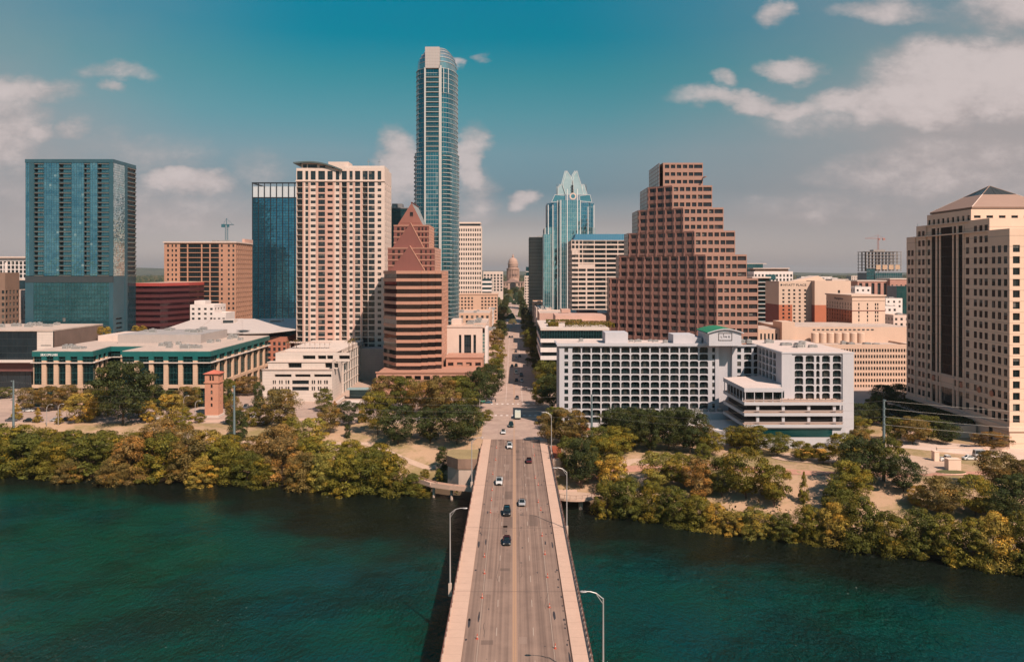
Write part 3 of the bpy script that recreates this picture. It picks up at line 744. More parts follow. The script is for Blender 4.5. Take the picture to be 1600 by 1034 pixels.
# --- white finned hall and boxes at the left edge
B = Bld('apartment_building', 'pale apartment block with white vertical fins beside the wide glass tower', 'building', (-470, 700, 14))
xa, xb = -520.0, X(42, 700); zt = Z(403, 700)
B.block(xa, xb, 700, 740, 12, zt, WHITE, S=dict(cols=ev(26, xb - xa, 2.6), rows=rw(22, 16, 3.8, 3.0, .4), depth=.5, kind='pair'))
for k in range(14): B.fl.box(xa + k * 5.6, xa + k * 5.6 + .9, 699.2, 700, 20, zt - 4, WHITE)
B.fl.box(xa - 1, xb + 1, 698, 702, zt, zt + 1.2, CREAM); B.finish(keep=60)
B = Bld('office_building', 'dark blue glass office box behind the cream block at the left edge', 'building', (-440, 620, 13))
xa, xb = -470.0, X(44, 620); zt = Z(438, 620)
B.curtain((xa, 620), (xb, 620), 12, zt, 30, 14, glassm('office_blue_glass', (.015, .05, .07), (.04, .10, .13), .6, .08), DARKF, .1, .15)
B.w.box(xa, xb, 620.1, 655, 11, zt - .1, GREYM); B.w.box(xa, xb, 619.9, 640, zt, zt + 1, CREAM); B.finish()
B = Bld('office_building', 'small cream stepped block with tall dark openings at the left edge', 'building', (-365, 560, 12))
xa, xb = X(9, 560), X(40, 560)
B.block(xa, X(33, 560), 560, 580, 10, Z(453, 560), CREAM, S=dict(cols=[(3.5, 5.2)], rows=[(Z(495, 560), Z(470, 560))], depth=1, kind='strip'))
B.block(xa - 1, xb, 555, 560, 10, Z(500, 555), CREAM, S=dict(cols=ev(5, xb - xa + 1, 1.6), rows=[(Z(510, 555), Z(506, 555))], depth=.6))
B.block(X(33, 560) + .01, xb + 2, 562, 580, 10, Z(465, 560), WHITE, S=dict(cols=[(1.0, 4.4)], rows=rw(Z(492, 560), 3, 3.6, 2.2, .5))); B.finish()
B = Bld('office_building', 'brown slab cut off by the left edge of the view', 'building', (-380, 520, 12))
xb = X(8, 520)
B.block(xb - 40, xb, 520, 535, 10, Z(426, 520), wallm('brown_brick', (.24, .15, .11), .9, .2), S=dict(cols=ev(14, 40, 1.8), rows=rw(14, 12, 4, 2.2, .8)), Ea=dict(cols=ev(4, 15, 2.2), rows=rw(14, 12, 4, 2.2, .8))); B.finish(keep=40)

# --- dark low office with white panel in front
B = Bld('office_building', 'low dark glass and metal building with a pale flat roof at the left edge', 'building', (-280, 455, 10))
xr = X(83, 430); zt = Z(517.5, 430)
MET = wallm('brown_ribbed_metal', (.20, .135, .11), .6, .25); BGL = glassm('black_glass', (.010, .016, .022), (.03, .045, .055), .3, .08)
B.wall((xr, 430), (xr, 482), 12, zt, MET, [(2, 12)], [(Z(552, 432), Z(540, 432))], .5, 'strip', BGL)
B.w.box(X(58, 430), xr, 429.9, 431, 12, zt, PALE); B.mu.box(X(64, 430), X(80, 430), 429.86, 429.9, Z(540, 430), Z(539, 430), DARKF)
B.w.box(-420, xr - .05, 431, 482, 12, zt - .05, MET)
B.curtain((-420, 430.2), (X(58, 430), 430.2), Z(562, 430), zt - .3, 60, 4, BGL, DARKF, .08, .25, .1)
B.r.box(-420, xr + .1, 429.6, 482.1, zt, zt + .7, ROOF)
B.w.box(-420, X(62, 430), 424, 430, Z(578, 430), Z(564, 430), wallm('maroon_panel', (.13, .055, .05), .7, .2)); B.fl.box(-420, X(66, 430), 421, 430, Z(563.5, 430), Z(562, 430), PALE)
B.part('glazing', B.g); B.g = MB(); B.curtain((-420, 426), (X(56, 430), 426), 11, Z(579, 430), 50, 2, BGL, DARKF)
B.units(-300, xr - 8, 440, 475, zt + .7, 9, 3); B.finish()

# --- maroon banded office
B = Bld('office_building', 'dark maroon office block of thin horizontal bands beside the wide glass tower', 'building', (-240, 555, 12))
MAR = wallm('maroon_stone', (.085, .026, .028), .6, .15); MARR = wallm('bright_red_coping', (.36, .065, .055), .6, .1)
Y = 545; zt = Z(442, Y); P = [(X(208, Y), Y), (X(250, Y), Y), (X(296, Y + 28), Y + 28), (X(296, Y + 28), Y + 60), (X(208, Y), Y + 60)]
n = 13; hh = (zt - 12 - 2.2) / n
for k in range(n):
    z = 12 + hh * k; s = (.0 if k < n - 2 else -.6)
    B.w.prism([(x, y - .3) for x, y in P], z, z + hh * .52, MAR); B.g.prism([(x - .1, y + .25) for x, y in P], z + hh * .52, z + hh, glassm('maroon_glass', (.02, .008, .012), (.06, .02, .025), .4, .1), bottom=False)
B.w.prism([(x, y - .35) for x, y in P], zt - 2.2, zt, MARR, ROOF); B.finish()

# --- tan brick hotel with dark glazed centre
B = Bld('hotel_building', 'tan brick mid rise with dark glazed centre bays beside the narrow blue glass tower', 'building', (-235, 620, 13))
Y = 600; xa, xb = X(256.5, Y), X(369, Y); zt = Z(379.5, Y); L = xb - xa
def uu(px): return X(px, Y) - xa
cols = [(uu(261), uu(264)), (uu(268), uu(270.5)), (uu(273.5), uu(276.5)), (uu(281), uu(292)), (uu(294), uu(314)), (uu(316), uu(327)), (uu(329), uu(342)), (uu(345), uu(348)), (uu(356), uu(359)), (uu(363), uu(366))]
cs = [c for i, c in enumerate(cols) if not 3 <= i <= 6]; e1, e2 = uu(279.5), uu(343.5)
B.wall((xa, Y), (xa + e1, Y), 12, zt, TAN, cs[:3], rw(15, 22, 3.62, 1.9, .8), .35, 'pair'); B.wall((xa + e1, Y), (xa + e2, Y), 12, zt, TAN, [(a - e1, c - e1) for a, c in cols[3:7]], rw(15, 22, 3.62, 3.1, .3), .5, 'strip', glassm('hotel_black_glass', (.010, .018, .022), (.025, .04, .045), .3, .07), name='centre_window'); B.wall((xa + e2, Y), (xb, Y), 12, zt, TAN, [(a - e2, c - e2) for a, c in cs[3:]], rw(15, 22, 3.62, 1.9, .8), .35, 'pair')
B.block(xa, xb, Y, 637, 12, zt, TAN, faces='E', S=None, Ea=dict(cols=ev(8, 37, 2.6), rows=rw(15, 22, 3.62, 2.3, .5), depth=.7, kind='pair'))
for a, c in ((281, 292), (294, 314), (316, 327), (329, 342)):
    for k in range(22): B.fl.box(X(a, Y) - .1, X(c, Y) + .1, Y - .25, Y + .02, 15 + 3.62 * k - .16, 15 + 3.62 * k + .12, TAN)
B.fl.box(xa - .6, xb + .6, Y - .8, Y + 36, zt, zt + .9, CREAM); B.units(X(300, Y), xb - 8, Y + 8, Y + 28, zt + .9, 6, 8)
B.w.box(X(375, 620), X(392, 640), 625, 645, zt, zt + 4, PINK); B.finish()
cr = thing('tower_crane', 'small teal tower crane behind the tan brick building', 'crane', (X(354, 760), 760, 14))
TEAL = plain('crane_teal_paint', (.03, .12, .15), .5)
def crane(root, x, y, z0, z1, jib, cjib, mat, w=1.3, flip=1):
    mb = MB()
    for sx, sy in ((-1, -1), (1, -1), (1, 1), (-1, 1)): mb.tube([(x + sx * w / 2, y + sy * w / 2, z0), (x + sx * w / 2, y + sy * w / 2, z1)], .16, 5, mat)
    k = z0
    while k < z1 - w:
        mb.tube([(x - w / 2, y - w / 2, k), (x + w / 2, y - w / 2, k + w)], .09, 4, mat); mb.tube([(x + w / 2, y - w / 2, k), (x + w / 2, y + w / 2, k + w)], .09, 4, mat); k += w
    mb.build('mast', root)
    mb = MB(); mb.tube([(x - cjib * flip, y, z1), (x + jib * flip, y, z1)], .35, 5, mat); mb.tube([(x, y, z1 + w * 3), (x + jib * .8 * flip, y, z1 + .3)], .12, 4, mat); mb.tube([(x, y, z1 + w * 3), (x - cjib * flip, y, z1 + .3)], .12, 4, mat)
    mb.tube([(x, y, z1), (x, y, z1 + w * 3)], .3, 5, mat); mb.build('jib', root)
    mb = MB(); mb.box(x - cjib * flip - 1.5, x - cjib * flip + 1.5, y - 1, y + 1, z1 - 2.6, z1 + .4, mat); mb.build('counterweight', root)
    mb = MB(); mb.box(x + .6, x + 2.4, y - 1, y + 1, z1 - 2.4, z1 - .2, mat); mb.build('cab', root)
crane(cr, X(354, 760), 760, 20, Z(351, 760), 7, 3.2, TEAL, 2.0)

# --- small white block in front of it
B = Bld('parking_garage', 'small stepped white building with rows of square openings under the tan brick building', 'building', (-210, 560, 12))
Y = 560; 
B.block(X(297, Y), X(335, Y), Y, Y + 22, 12, Z(476, Y), WHITE, S=dict(cols=ev(4, X(335, Y) - X(297, Y), 1.9), rows=rw(Z(509, Y), 4, 3.4, 1.5, .9)), Ea=dict(cols=ev(4, 22, 2.4), rows=rw(Z(509, Y), 4, 3.4, 1.5, .9)))
B.block(X(335, Y) + .02, X(356, Y), Y - 4, Y + 14, 12, Z(488, Y), WHITE, S=dict(cols=ev(3, X(356, Y) - X(335, Y), 1.7), rows=rw(Z(509, Y), 2, 3.4, 1.5, .9)))
B.w.box(X(301, Y), X(318, Y), Y + 3, Y + 14, Z(476, Y), Z(470, Y), WHITE); B.finish()

# --- narrow deep blue office tower with open dark crown
B = Bld('glass_tower', 'narrow dark blue glass tower with an open framed crown beside the pink apartment tower', 'tower', (-200, 684, 13))
Y = 668; xa, xb = X(394.5, Y), X(470, Y); zt = Z(286, Y); zc = Z(309, Y)
DB = glassm('deep_blue_glass', (.02, .14, .24), (.06, .30, .43), .8, .05, .7, .3)
B.curtain((xa, Y), (xb, Y), 12, zc, 16, 56, DB, plain('black_mullion', (.012, .016, .022), .5), .10, .20, .14, .03)
B.w.box(xa + .05, xb, Y + .1, Y + 32, 12, zc - .1, GREYM)
BM = MATS['black_mullion']; 
for k in range(9): B.fl.box(lerp(xa, xb, k / 8) - .28, lerp(xa, xb, k / 8) + .28, Y - .4, Y + .25, 12, zt, BM)
B.fl.box(xa - .4, xb, Y - .4, Y + .5, zt - .6, zt + .5, BM); B.fl.box(xa, xb, Y - .3, Y + .3, zc - .5, zc + .4, BM); B.fl.box(xa - .3, xa + .3, Y + .5, Y + 32, zt - .6, zt + .5, BM)
SCR = wallm('crown_screen', (.50, .53, .55), .6, .1); B.w.box(xa + .4, xb, Y + .5, Y + .9, zc, zt - 3, SCR); B.w.box(xa + .1, xa + .4, Y + 3, Y + 30, zc, zt - 3, SCR)
B.r.box(xa + .1, xb, Y + .3, Y + 31.9, zc - .2, zc, ROOFG); B.finish()

# --- pink apartment tower
B = Bld('apartment_tower', 'tall cream and pink apartment tower with a curved roof canopy at its corner', 'tower', (-102, 482, 10))
Y = 470; xa, xb = X(463, Y), X(601, Y); L = xb - xa; zt = Z(263, Y); n = 34; fh = (Z(287, Y) - 10) / n * 1.0
def uz(v): return X(380 + v / 3.978, Y) - xa       # facade columns measured on the enlarged photo
fr = [(uz(334), uz(369), 'o'), (uz(386), uz(404), 'c'), (uz(419), uz(450), 's'), (uz(466), uz(508), 'c'), (uz(523), uz(556), 'p'), (uz(575), uz(597), 's'), (uz(612), uz(644), 'o'), (uz(660), uz(680), 's'), (uz(695), uz(727), 'c'), (uz(742), uz(774), 'o'), (uz(779), uz(817), 'c'), (uz(835), uz(858), 's')]
GT = glassm('apartment_glass', (.008, .018, .022), (.02, .042, .05), .2, .07, .6, .15, .06, (.16, .13, .11))
zb = 24.0; zr = Z(283, Y); nf = round((zr - zb) / 3.5); fh = (zr - zb) / nf
edges = [0.0] + [(fr[i][1] + fr[i + 1][0]) / 2 for i in range(len(fr) - 1)] + [L]
for i, (a, c, k) in enumerate(fr):
    p0, p1 = (xa + edges[i], Y), (xa + edges[i + 1], Y)
    if k == 's': rows = rw(zb, nf, fh, 1.7, .95); d, kd = .35, 'pair'
    elif k == 'p': rows = rw(zb, nf, fh, 1.6, 1.0); d, kd = .9, 'punch'
    elif k == 'c': rows = rw(zb, nf, fh, 2.7, .45); d, kd = .3, 'grid'
    else: rows = rw(zb, nf, fh, 3.0, .25); d, kd = 1.5, 'grid'
    m_ = (CREAM, PINK)[i in (3, 4)]
    B.wall(p0, p1, 10, zr, m_, [(a - edges[i], c - edges[i])], rows, d, kd, GT)
    B.wall(p0, p1, zr, zt, CREAM, [(a - edges[i], c - edges[i])], [(zr + .7, zt - 1.6)], .35, 'grid', GT)
    if k == 'o':
        bm = MB(); w = c - a; bm.box(0, w, -.35, 1.4, 0, .18, SLAB); bm.box(0, w, -.33, -.29, 1.05, 1.10, FRAME)
        for q in range(int(w / .35)): bm.box(q * .35 + .1, q * .35 + .13, -.32, -.30, .18, 1.05, FRAME)
        me = bm.mesh('balcony')
        for f in range(nf): put('balcony', me, B.root, (xa + a, Y, zb + fh * f))
# pink brick strips beside the window columns
for v in (374, 410, 457, 515, 563, 603, 652, 688, 735): B.fl.box(xa + uz(v) - .45, xa + uz(v) + .45, Y - .12, Y - .003, 12, zr - 1, PINK)
B.wall((xb, Y), (xb, 496), 10, zt, CREAM, ev(4, 26, 2.0), rw(zb, nf, fh, 1.7, .95), .35, 'pair', GT)
B.w.box(xa, xa + .3, Y + .1, 496, 10, zt, CREAM); B.w.box(xa + .3, xb - .1, 495.7, 496, 10, zt, CREAM)
B.fl.box(xa - .3, xb + .5, Y - .5, Y + .02, zr - .3, zr + .35, CREAM)
B.roof([(xa, Y), (xb, Y), (xb, 496), (xa, 496)], zt, None, CREAM, 1.2)
B.w.box(X(535, Y), X(598, Y), Y + 6, 494, zt - 1.2, zt + 2.2, PALE); B.w.box(X(508, Y), X(540, Y), Y + 8, 490, zt - 1.2, Z(250, Y), CREAM)
# curved canopy over the corner penthouse
pw0, pw1 = X(470, Y), X(518, Y)

bm = MB(); q = []
for k in range(15):
    u = k / 14; x = lerp(X(460, Y), X(535, Y), u); q.append((x, lerp(Z(254, Y), Z(265.0, Y), u ** 2.2) + 1.1 * math.sin(u * math.pi)))
CAN = plain('canopy_green_grey', (.10, .13, .13), .5, .3)
for (a, za), (c, zc2) in zip(q, q[1:]):
    if a > X(467, Y) and c < X(524, Y): B.w.box(a, c, Y + .6, Y + 18, zt - .5, min(za, zc2) - .55, CREAM)
    ya, yb = Y - 1.6, Y + 20
    bm.face([(a, ya, za), (c, ya, zc2), (c, yb, zc2), (a, yb, za)], CAN); bm.face([(a, yb, za - .9), (c, yb, zc2 - .9), (c, ya, zc2 - .9), (a, ya, za - .9)], CAN)
    bm.face([(a, ya, za - .9), (c, ya, zc2 - .9), (c, ya, zc2), (a, ya, za)], CAN); bm.face([(c, yb, zc2 - .9), (a, yb, za - .9), (a, yb, za), (c, yb, zc2)], CAN)
for (x, z), rev in ((q[0], 0), (q[-1], 1)):
    f_ = [(x, Y - 2.5, z), (x, Y + 20, z), (x, Y + 20, z - .9), (x, Y - 2.5, z - .9)]; bm.face(f_, CAN)
B.part('roof_canopy', bm)
for k, (a, c) in enumerate(((473, 479), (481, 495), (499, 508), (510, 517))):
    if k > 2: continue
    wm = pane_mesh(X(c, Y) - X(a, Y), 2.0 if k < 2 else 1.3, 'grid', GT); put('penthouse_window', wm, B.root, (X(a, Y), Y + .55, zt + .3))
for x in (X(571, Y), X(588, Y)): bm = MB(); bm.tube([(x, Y + 10, zt + 2), (x, Y + 10, zt + 7)], .12, 5, STEEL); bm.box(x - .8, x + .8, Y + 9.9, Y + 10.1, zt + 5, zt + 5.4, STEEL); B.part('antenna', bm)
B.w.box(X(568, Y) , xb + 3.5, Y - 12, Y - .05, 10, Z(543, Y - 6), wallm('grey_block', (.40, .33, .30), .9, .2, joint=1.4)); B.finish()

# --- pale podium building with roof terrace in front of it
B = Bld('parking_podium', 'pale concrete podium building with a planted roof terrace in front of the pink tower', 'building', (-105, 428, 10))
x0_, x1_ = -122.6, -88.6; z1_, z2_, z3_ = Z(577.5, 388), Z(566, 392), Z(551.5, 394); Lw = x1_ - x0_ - 5.5
PG2 = glassm('garage_dark', (.008, .014, .018), (.02, .03, .035), .2, .15)
rows = [(Z(600, 388), Z(594, 388)), (Z(610, 388), Z(604, 388))]
def up(v): return X(380 + v / 3.978, 388) - x0_
cols = [(up(183), up(191)), (up(195), up(203)), (up(222), up(230)), (up(236), up(245)), (up(262), up(270)), (up(276), up(287)), (up(304), up(408)), (up(425), up(434)), (up(438), up(447)), (up(463), up(472)), (up(477), up(486)), (up(502), up(511)), (up(515), up(526))]
xs = x1_ - 8.0
B.wall((x0_, 388), (xs + 8, 388), 10, Z(592, 388), PALE, cols, rows, .5, 'pair', PG2, lambda c, r_: False)
B.wall((x0_, 388), (x1_, 388), Z(592, 388), z1_, PALE, [(up(195), up(300)), (up(322), up(418)), (up(440), up(548))], [(Z(589, 388), Z(584.6, 388))], 1.6, 'strip', PG2, name='garage_opening')
B.fl.box(x0_ - .3, x1_ + .3, 387.5, 388, z1_, z1_ + .35, CREAM); B.r.face([(x0_, 388, z1_), (x1_, 388, z1_), (x1_, 392, z1_), (x0_, 392, z1_)], ROOF)
B.wall((x0_ + 1.5, 392), (x1_, 392), z1_, z2_, PALE, [(up(246), up(330)), (up(478), up(560))], [(z1_ + .4, z2_ - .3)], 1.4, 'strip', PG2, name='garage_opening')
B.fl.box(x0_ + 1.2, x1_ + .3, 391.6, 392, z2_, z2_ + .35, CREAM); B.r.face([(x0_ + 1.5, 392, z2_ + .3), (x1_, 392, z2_ + .3), (x1_, 396, z2_ + .3), (x0_ + 1.5, 396, z2_ + .3)], ROOF)
B.wall((x0_ + 4, 396), (x1_, 396), z2_, z3_, PALE, [(up(292), up(372)), (up(388), up(440)), (up(446), up(484)), (up(522), up(590))], [(z2_ + 1.1, z3_ - 1.4)], 1.4, 'strip', PG2, name='garage_opening')
B.wall((x1_, 388), (x1_, 412), 10, z3_ - 3, PALE)
B.w.box(x0_, x0_ + .3, 388.1, 469, 10, z1_, PALE); B.w.box(x0_ + 4, x0_ + 4.3, 396.1, 469, z1_, z3_, PALE); B.w.box(x0_ + 4.4, x1_ - .05, 412, 469, z1_, z3_ - .02, PALE)
B.curtain((x1_, 412), (x1_, 469), 10, z3_ - 2, 9, 4, glassm('podium_side_glass', (.015, .05, .06), (.05, .11, .12), .5, .1), PALE, .9, .3, .5)
B.roof([(x0_ + 4, 396), (x1_, 396), (x1_, 469), (x0_ + 4, 469)], z3_, None, CREAM, .9)
bm = MB()
for k in range(9):
    x = -117.5 + k * 2.6; bm.tube([(x, 418, z3_ - .9), (x, 418, z3_ + 3.05)], .14, 6, CREAM)
bm.box(-118, -96, 416.8, 419.2, z3_ + 3, z3_ + 3.25, CREAM)
for k in range(18): bm.box(-118 + k * 1.25, -117.8 + k * 1.25, 414, 422, z3_ + 3.25, z3_ + 3.45, CREAM)
B.part('pergola', bm); B.finish()
# garage ramp canopy beside it
rp = thing('parking_ramp', 'grey concrete garage ramp with a glass entrance canopy beside the banded tower', 'ramp', (-80, 385, 10))
mb = MB(); mb.face([(-84, 372, 10.1), (-71, 372, 10.1), (-70, 392, 10.15), (-82, 392, 10.15)], PALE); mb.box(-84.6, -84, 372, 398, 10, 11.2, PALE); mb.box(-71, -70.4, 372, 400, 10, 12.4, PALE); mb.build('ramp_slab', rp)
mb = MB(); mb.box(-82, -71.6, 397, 397.4, 10, 15, MATS['podium_side_glass']); mb.box(-82.4, -71.2, 392, 398, 15, 15.4, wallm('pale_teal_metal', (.26, .34, .34), .5, .1)); mb.build('entrance_canopy', rp)

# --- copper banded office with stepped gables
B = Bld('office_tower', 'copper brown office tower with dark window bands and stepped triangular gables on top', 'tower', (-52, 435, 10))
COP = wallm('copper_granite', (.46, .235, .165), .55, .12, .4); COPB = wallm('brown_copper_band', (.37, .18, .13), .55, .12, .35); COPM = wallm('mid_copper_granite', (.20, .072, .058), .55, .12, .35); COPD = wallm('dark_copper_granite', (.15, .045, .036), .6, .12, .3)
BRG = glassm('bronze_black_glass', (.012, .009, .010), (.035, .024, .022), .35, .06, .6, .2)
BRR = glassm('bronze_mirror_glass', (.50, .30, .23), (.66, .46, .37), .4, .08, .6, .3)
def fp(inset, back):
    i = inset
    return [(X(595, 418) + i, 426), (X(619, 411) + i * .4, 411 + i * .8), (X(657, 410) - i * .2, 411 + i * .8), (X(657, 410) - i * .2 + .3, 413 + i * .8), (X(668, 413) - i * .3, 413 + i * .8), (X(668, 413) - i * .3 + .3, 415 + i * .8), (X(680, 415) - i * .5, 415 + i * .8), (X(680, 415) - i * .5 + .3, 417 + i * .8), (X(690, 417) - i * .8, 417 + i * .8), (X(690, 417) - i * .8, 417 + back), (X(595, 418) + i, 417 + back)]
zt = Z(423, 411); zb = Z(591, 411); n = 14; hh = (zt - zb) / n
P = fp(0, 40)
def inset(P, d):
    cx_ = sum(p[0] for p in P) / len(P); cy_ = sum(p[1] for p in P) / len(P)
    return [(lerp(x, cx_, d / 20), lerp(y, cy_, d / 20)) for x, y in P]
Pi = inset(P, .45)
for k in range(n):
    z = zb + hh * k
    B.g.prism(Pi, z + .02, z + hh * .60, BRG, bottom=False); B.fl.prism(P, z + hh * .60, z + hh, COP)
# warmer mirrored bays toward the east
xb_ = X(690, 417)
B.curtain((xb_ + .06, 417.2), (xb_ + .06, 456.8), zb, zt, 14, n * 2, BRR, COP, .12, .3, .1, .03)
B.w.prism(inset(P, 1.2), 10, zt - .05, COP); B.r.face([(x, y, zt + .01) for x, y in P], ROOF)
z2 = Z(387, 420); z3 = Z(352, 424); za = Z(317, 424)
def tier(px0, px1, yf, z0, z1, bands):
    xa_, xb2 = X(px0, yf), X(px1, yf); yb_ = 455 - (yf - 414)
    hh_ = (z1 - z0) / bands
    for k in range(bands):
        z = z0 + hh_ * k
        B.w.box(xa_, xb2, yf, yb_, z + hh_ * .76, z + hh_, COPB); B.w.box(xa_ + .15, xb2 - .15, yf + .2, yb_ - .2, z, z + hh_ * .74, COPM)
        for q in range(3): B.w.box(xa_ + (xb2 - xa_) * (.1 + .12 * q), xa_ + (xb2 - xa_) * (.1 + .12 * q) + 1.3, yf + .1, yf + .21, z + .1, z + hh_ * .58, BRG)
        for q in range(3): B.w.box(xa_ + (xb2 - xa_) * (.7 + .1 * q), xa_ + (xb2 - xa_) * (.7 + .1 * q) + .8, yf + .1, yf + .21, z + .1, z + hh_ * .58, BRG)
    B.curtain((xb2 + .05, yf), (xb2 + .05, yb_), z0, z1, 12, bands * 2, BRR, COP, .1, .25, .1, .03)
    B.r.face([(xa_, yf, z1 + .01), (xb2, yf, z1 + .01), (xb2, yb_, z1 + .01), (xa_, yb_, z1 + .01)], ROOF)
tier(605.5, 679, 417.5, zt, z2, 4); tier(615, 670, 421, z2, z3, 4)
def gable(name, pxc, pxl, pxr, yf, z0, z1, depth, m_):
    b = MB(); a, c, e = (X(pxl, yf), yf, z0), (X(pxr, yf), yf, z0), (X(pxc, yf), yf + .3, z1)
    a2, c2, e2 = (a[0], yf + depth, z0), (c[0], yf + depth, z0), (e[0], yf + depth, z1)
    b.face([a, c, e], m_); b.face([c, c2, e2, e], COP); b.face([a2, a, e, e2], COP); b.face([c2, a2, e2], COP)
    b.tube([c, e], .25, 5, COP); B.part(name, b)
gable('gable', 640, 609, 664, 416.4, zt, z2 + 1, 30, COPM); gable('gable', 641.5, 613, 662, 419.8, z2, z3 + 1, 28, COPM)
yf = 423; b = MB()
pts = [(X(621, yf), yf, z3), (X(661, yf), yf, z3), (X(643, yf), yf + .5, za)]; PYC = wallm('pyramid_copper', (.26, .10, .075), .55, .12, .35); bk = [(x - (1.0 if i == 1 else 0), y + 30, z) for i, (x, y, z) in enumerate(pts)]
b.face(pts, PYC); b.face([pts[1], bk[1], bk[2], pts[2]], wallm('glazed_roof_slope', (.36, .33, .31), .25, .1, .6)); b.face([bk[0], pts[0], pts[2], bk[2]], PYC); b.face([bk[1], bk[0], bk[2]], COP)
for q in range(5): b.box(X(625, yf), X(657, yf), yf - .06, yf, z3 + 1 + q * 2, z3 + 1.12 + q * 2, COPD) if q < 1 else None
b.box(X(643, yf) - .35, X(643, yf) + .35, yf + .2, yf + 30, za - .2, za + .35, COPD); B.part('roof_gable', b)
put('gable_window', pane_mesh(1.7, 2.6, 'punch', BRG), B.root, (X(641, yf) - .2, yf + .2, Z(339, yf)))
# podium arcade
zpd = Z(582.5, 399); xa, xb2 = X(588, 400), X(746, 400)
keepw, B.w = B.w, MB()
B.wall((xa, 400), (xb2, 400), 10, zpd, COP, ev(11, xb2 - xa, 3.2), [(Z(593.5, 400), Z(587, 400))], .8, 'punch', BRG, name='podium_window')
B.wall((xb2, 400), (xb2, 425), 10, zpd, COP, ev(4, 25, 3.2), [(Z(593.5, 400), Z(587, 400))], .8, 'punch', BRG, name='podium_window')
B.w.box(xa + .02, xa + .4, 400.1, 440, 10, zpd, COP); B.roof([(xa, 400), (xb2, 400), (xb2, 425), (X(690, 420), 425), (xa, 440)], zpd, COP, None)
B.fl.box(xa - .4, xb2 + .4, 399.5, 400, zpd - .1, zpd + .5, COP)
x0b, x1b = X(697, 425), X(754, 425); z2b = Z(559, 425)
B.wall((x0b, 425.1), (x1b, 425.1), 10, z2b, COP, ev(4, x1b - x0b, 3.0), [(Z(571.5, 425), Z(566, 425))], .8, 'punch', BRG, name='podium_window')
B.w.box(x0b, x1b - .02, 425.9, 446, 10, z2b - .05, COP); B.fl.box(x0b - .3, x1b + .3, 424.6, 446, z2b, z2b + .5, COP)
B.part('podium_wall', B.w); B.w = keepw; B.finish()

# --- rounded tall glass tower
B = Bld('skyscraper', 'tallest round fronted blue glass skyscraper with a pale curved crown', 'skyscraper', (-51, 545, 11))
Y = 528
AG = glassm('skyscraper_glass', (.02, .14, .19), (.06, .27, .33), .8, .06, .7, .3, .05, (.25, .40, .42)); WHC = wallm('white_spandrel', (.46, .455, .44), .6, .1)
def arc_fp(g):
    xl, xr = X(649, Y + 14) - g, X(717, Y + 22) + g
    P = [(xl, 552), (xl, 540 - g), (xl + 2.2, 533 - g), (X(665, Y), Y - g), (X(689, Y), Y - g)]
    cx_, cy_ = X(689, Y), 552.0; rx, ry = xr - cx_, cy_ - Y + g
    for k in range(1, 10):
        a = math.pi / 2 * (1 - k / 9); P.append((cx_ + rx * math.cos(a), cy_ - ry * math.sin(a)))
    P += [(xr - 2, 566), (xr - 8, 574), (xl + 6, 574)]; return P
z_s, z_m, z_u = 12.0, Z(237, Y), Z(106, Y); ztop = Z(71, Y)
def rings(P, z0, z1, n, spec):
    hh = (z1 - z0) / n
    for i in range(len(P)):
        a, c = P[i], P[(i + 1) % len(P)]; L = math.hypot(c[0] - a[0], c[1] - a[1])
        if L < .2 or a[1] > 560: B.w.face([(*a, z0), (*c, z0), (*c, z1), (*a, z1)], GREYM); continue
        B.curtain(a, c, z0, z1, max(1, round(L / 1.7)), n, AG, WHC, .06, 0, .05, .03)
    for k in range(n + 1): B.fl.prism(spec, z0 + hh * k - .12, z0 + hh * k + .10, WHC)
rings(arc_fp(0), z_s, z_m, 50, arc_fp(.28)); rings(arc_fp(-.9), z_m, z_u, 17, arc_fp(-.6))
B.w.box(X(663, Y), X(665.5, Y), Y - .9, Y + .6, z_s, z_u, WHC); B.w.box(X(686, Y), X(690, Y), Y - 1.0, Y + .6, z_s, Z(103, Y), WHC)
bm = MB(); w = X(686, Y) - X(665.5, Y); bm.box(0, w, -1.6, .3, 0, .3, WHC); bm.box(0, w, -1.55, -1.5, .3, 1.25, MATS['balcony_glass']); bm.box(0, w, -1.58, -1.48, 1.25, 1.32, STEEL); me = bm.mesh('balcony')
for k in range(16): put('balcony', me, B.root, (X(665.5, Y), Y + .9, z_m + (z_u - z_m) / 17 * k))
bm = MB(); bm.box(0, 6.5, -1.2, .3, 0, .3, WHC); bm.box(0, 6.5, -1.15, -1.1, .3, 1.25, MATS['balcony_glass']); me = bm.mesh('balcony')
p_a, p_b = arc_fp(0)[4], arc_fp(0)[7]; an = math.atan2(p_b[1] - p_a[1], p_b[0] - p_a[0])
for k in range(1, 50): put('curved_balcony', me, B.root, (p_a[0] + .8, p_a[1] + .1, z_s + (z_m - z_s) / 50 * k), an)
p_a = arc_fp(0)[1]
bm = MB(); bm.box(0, 4.5, -1.0, .3, 0, .3, WHC); bm.box(0, 4.5, -.95, -.9, .3, 1.25, MATS['balcony_glass']); me = bm.mesh('balcony')
for k in range(1, 50): put('west_balcony', me, B.root, (p_a[0] + .3, p_a[1] - 1, z_s + (z_m - z_s) / 50 * k), -1.1)
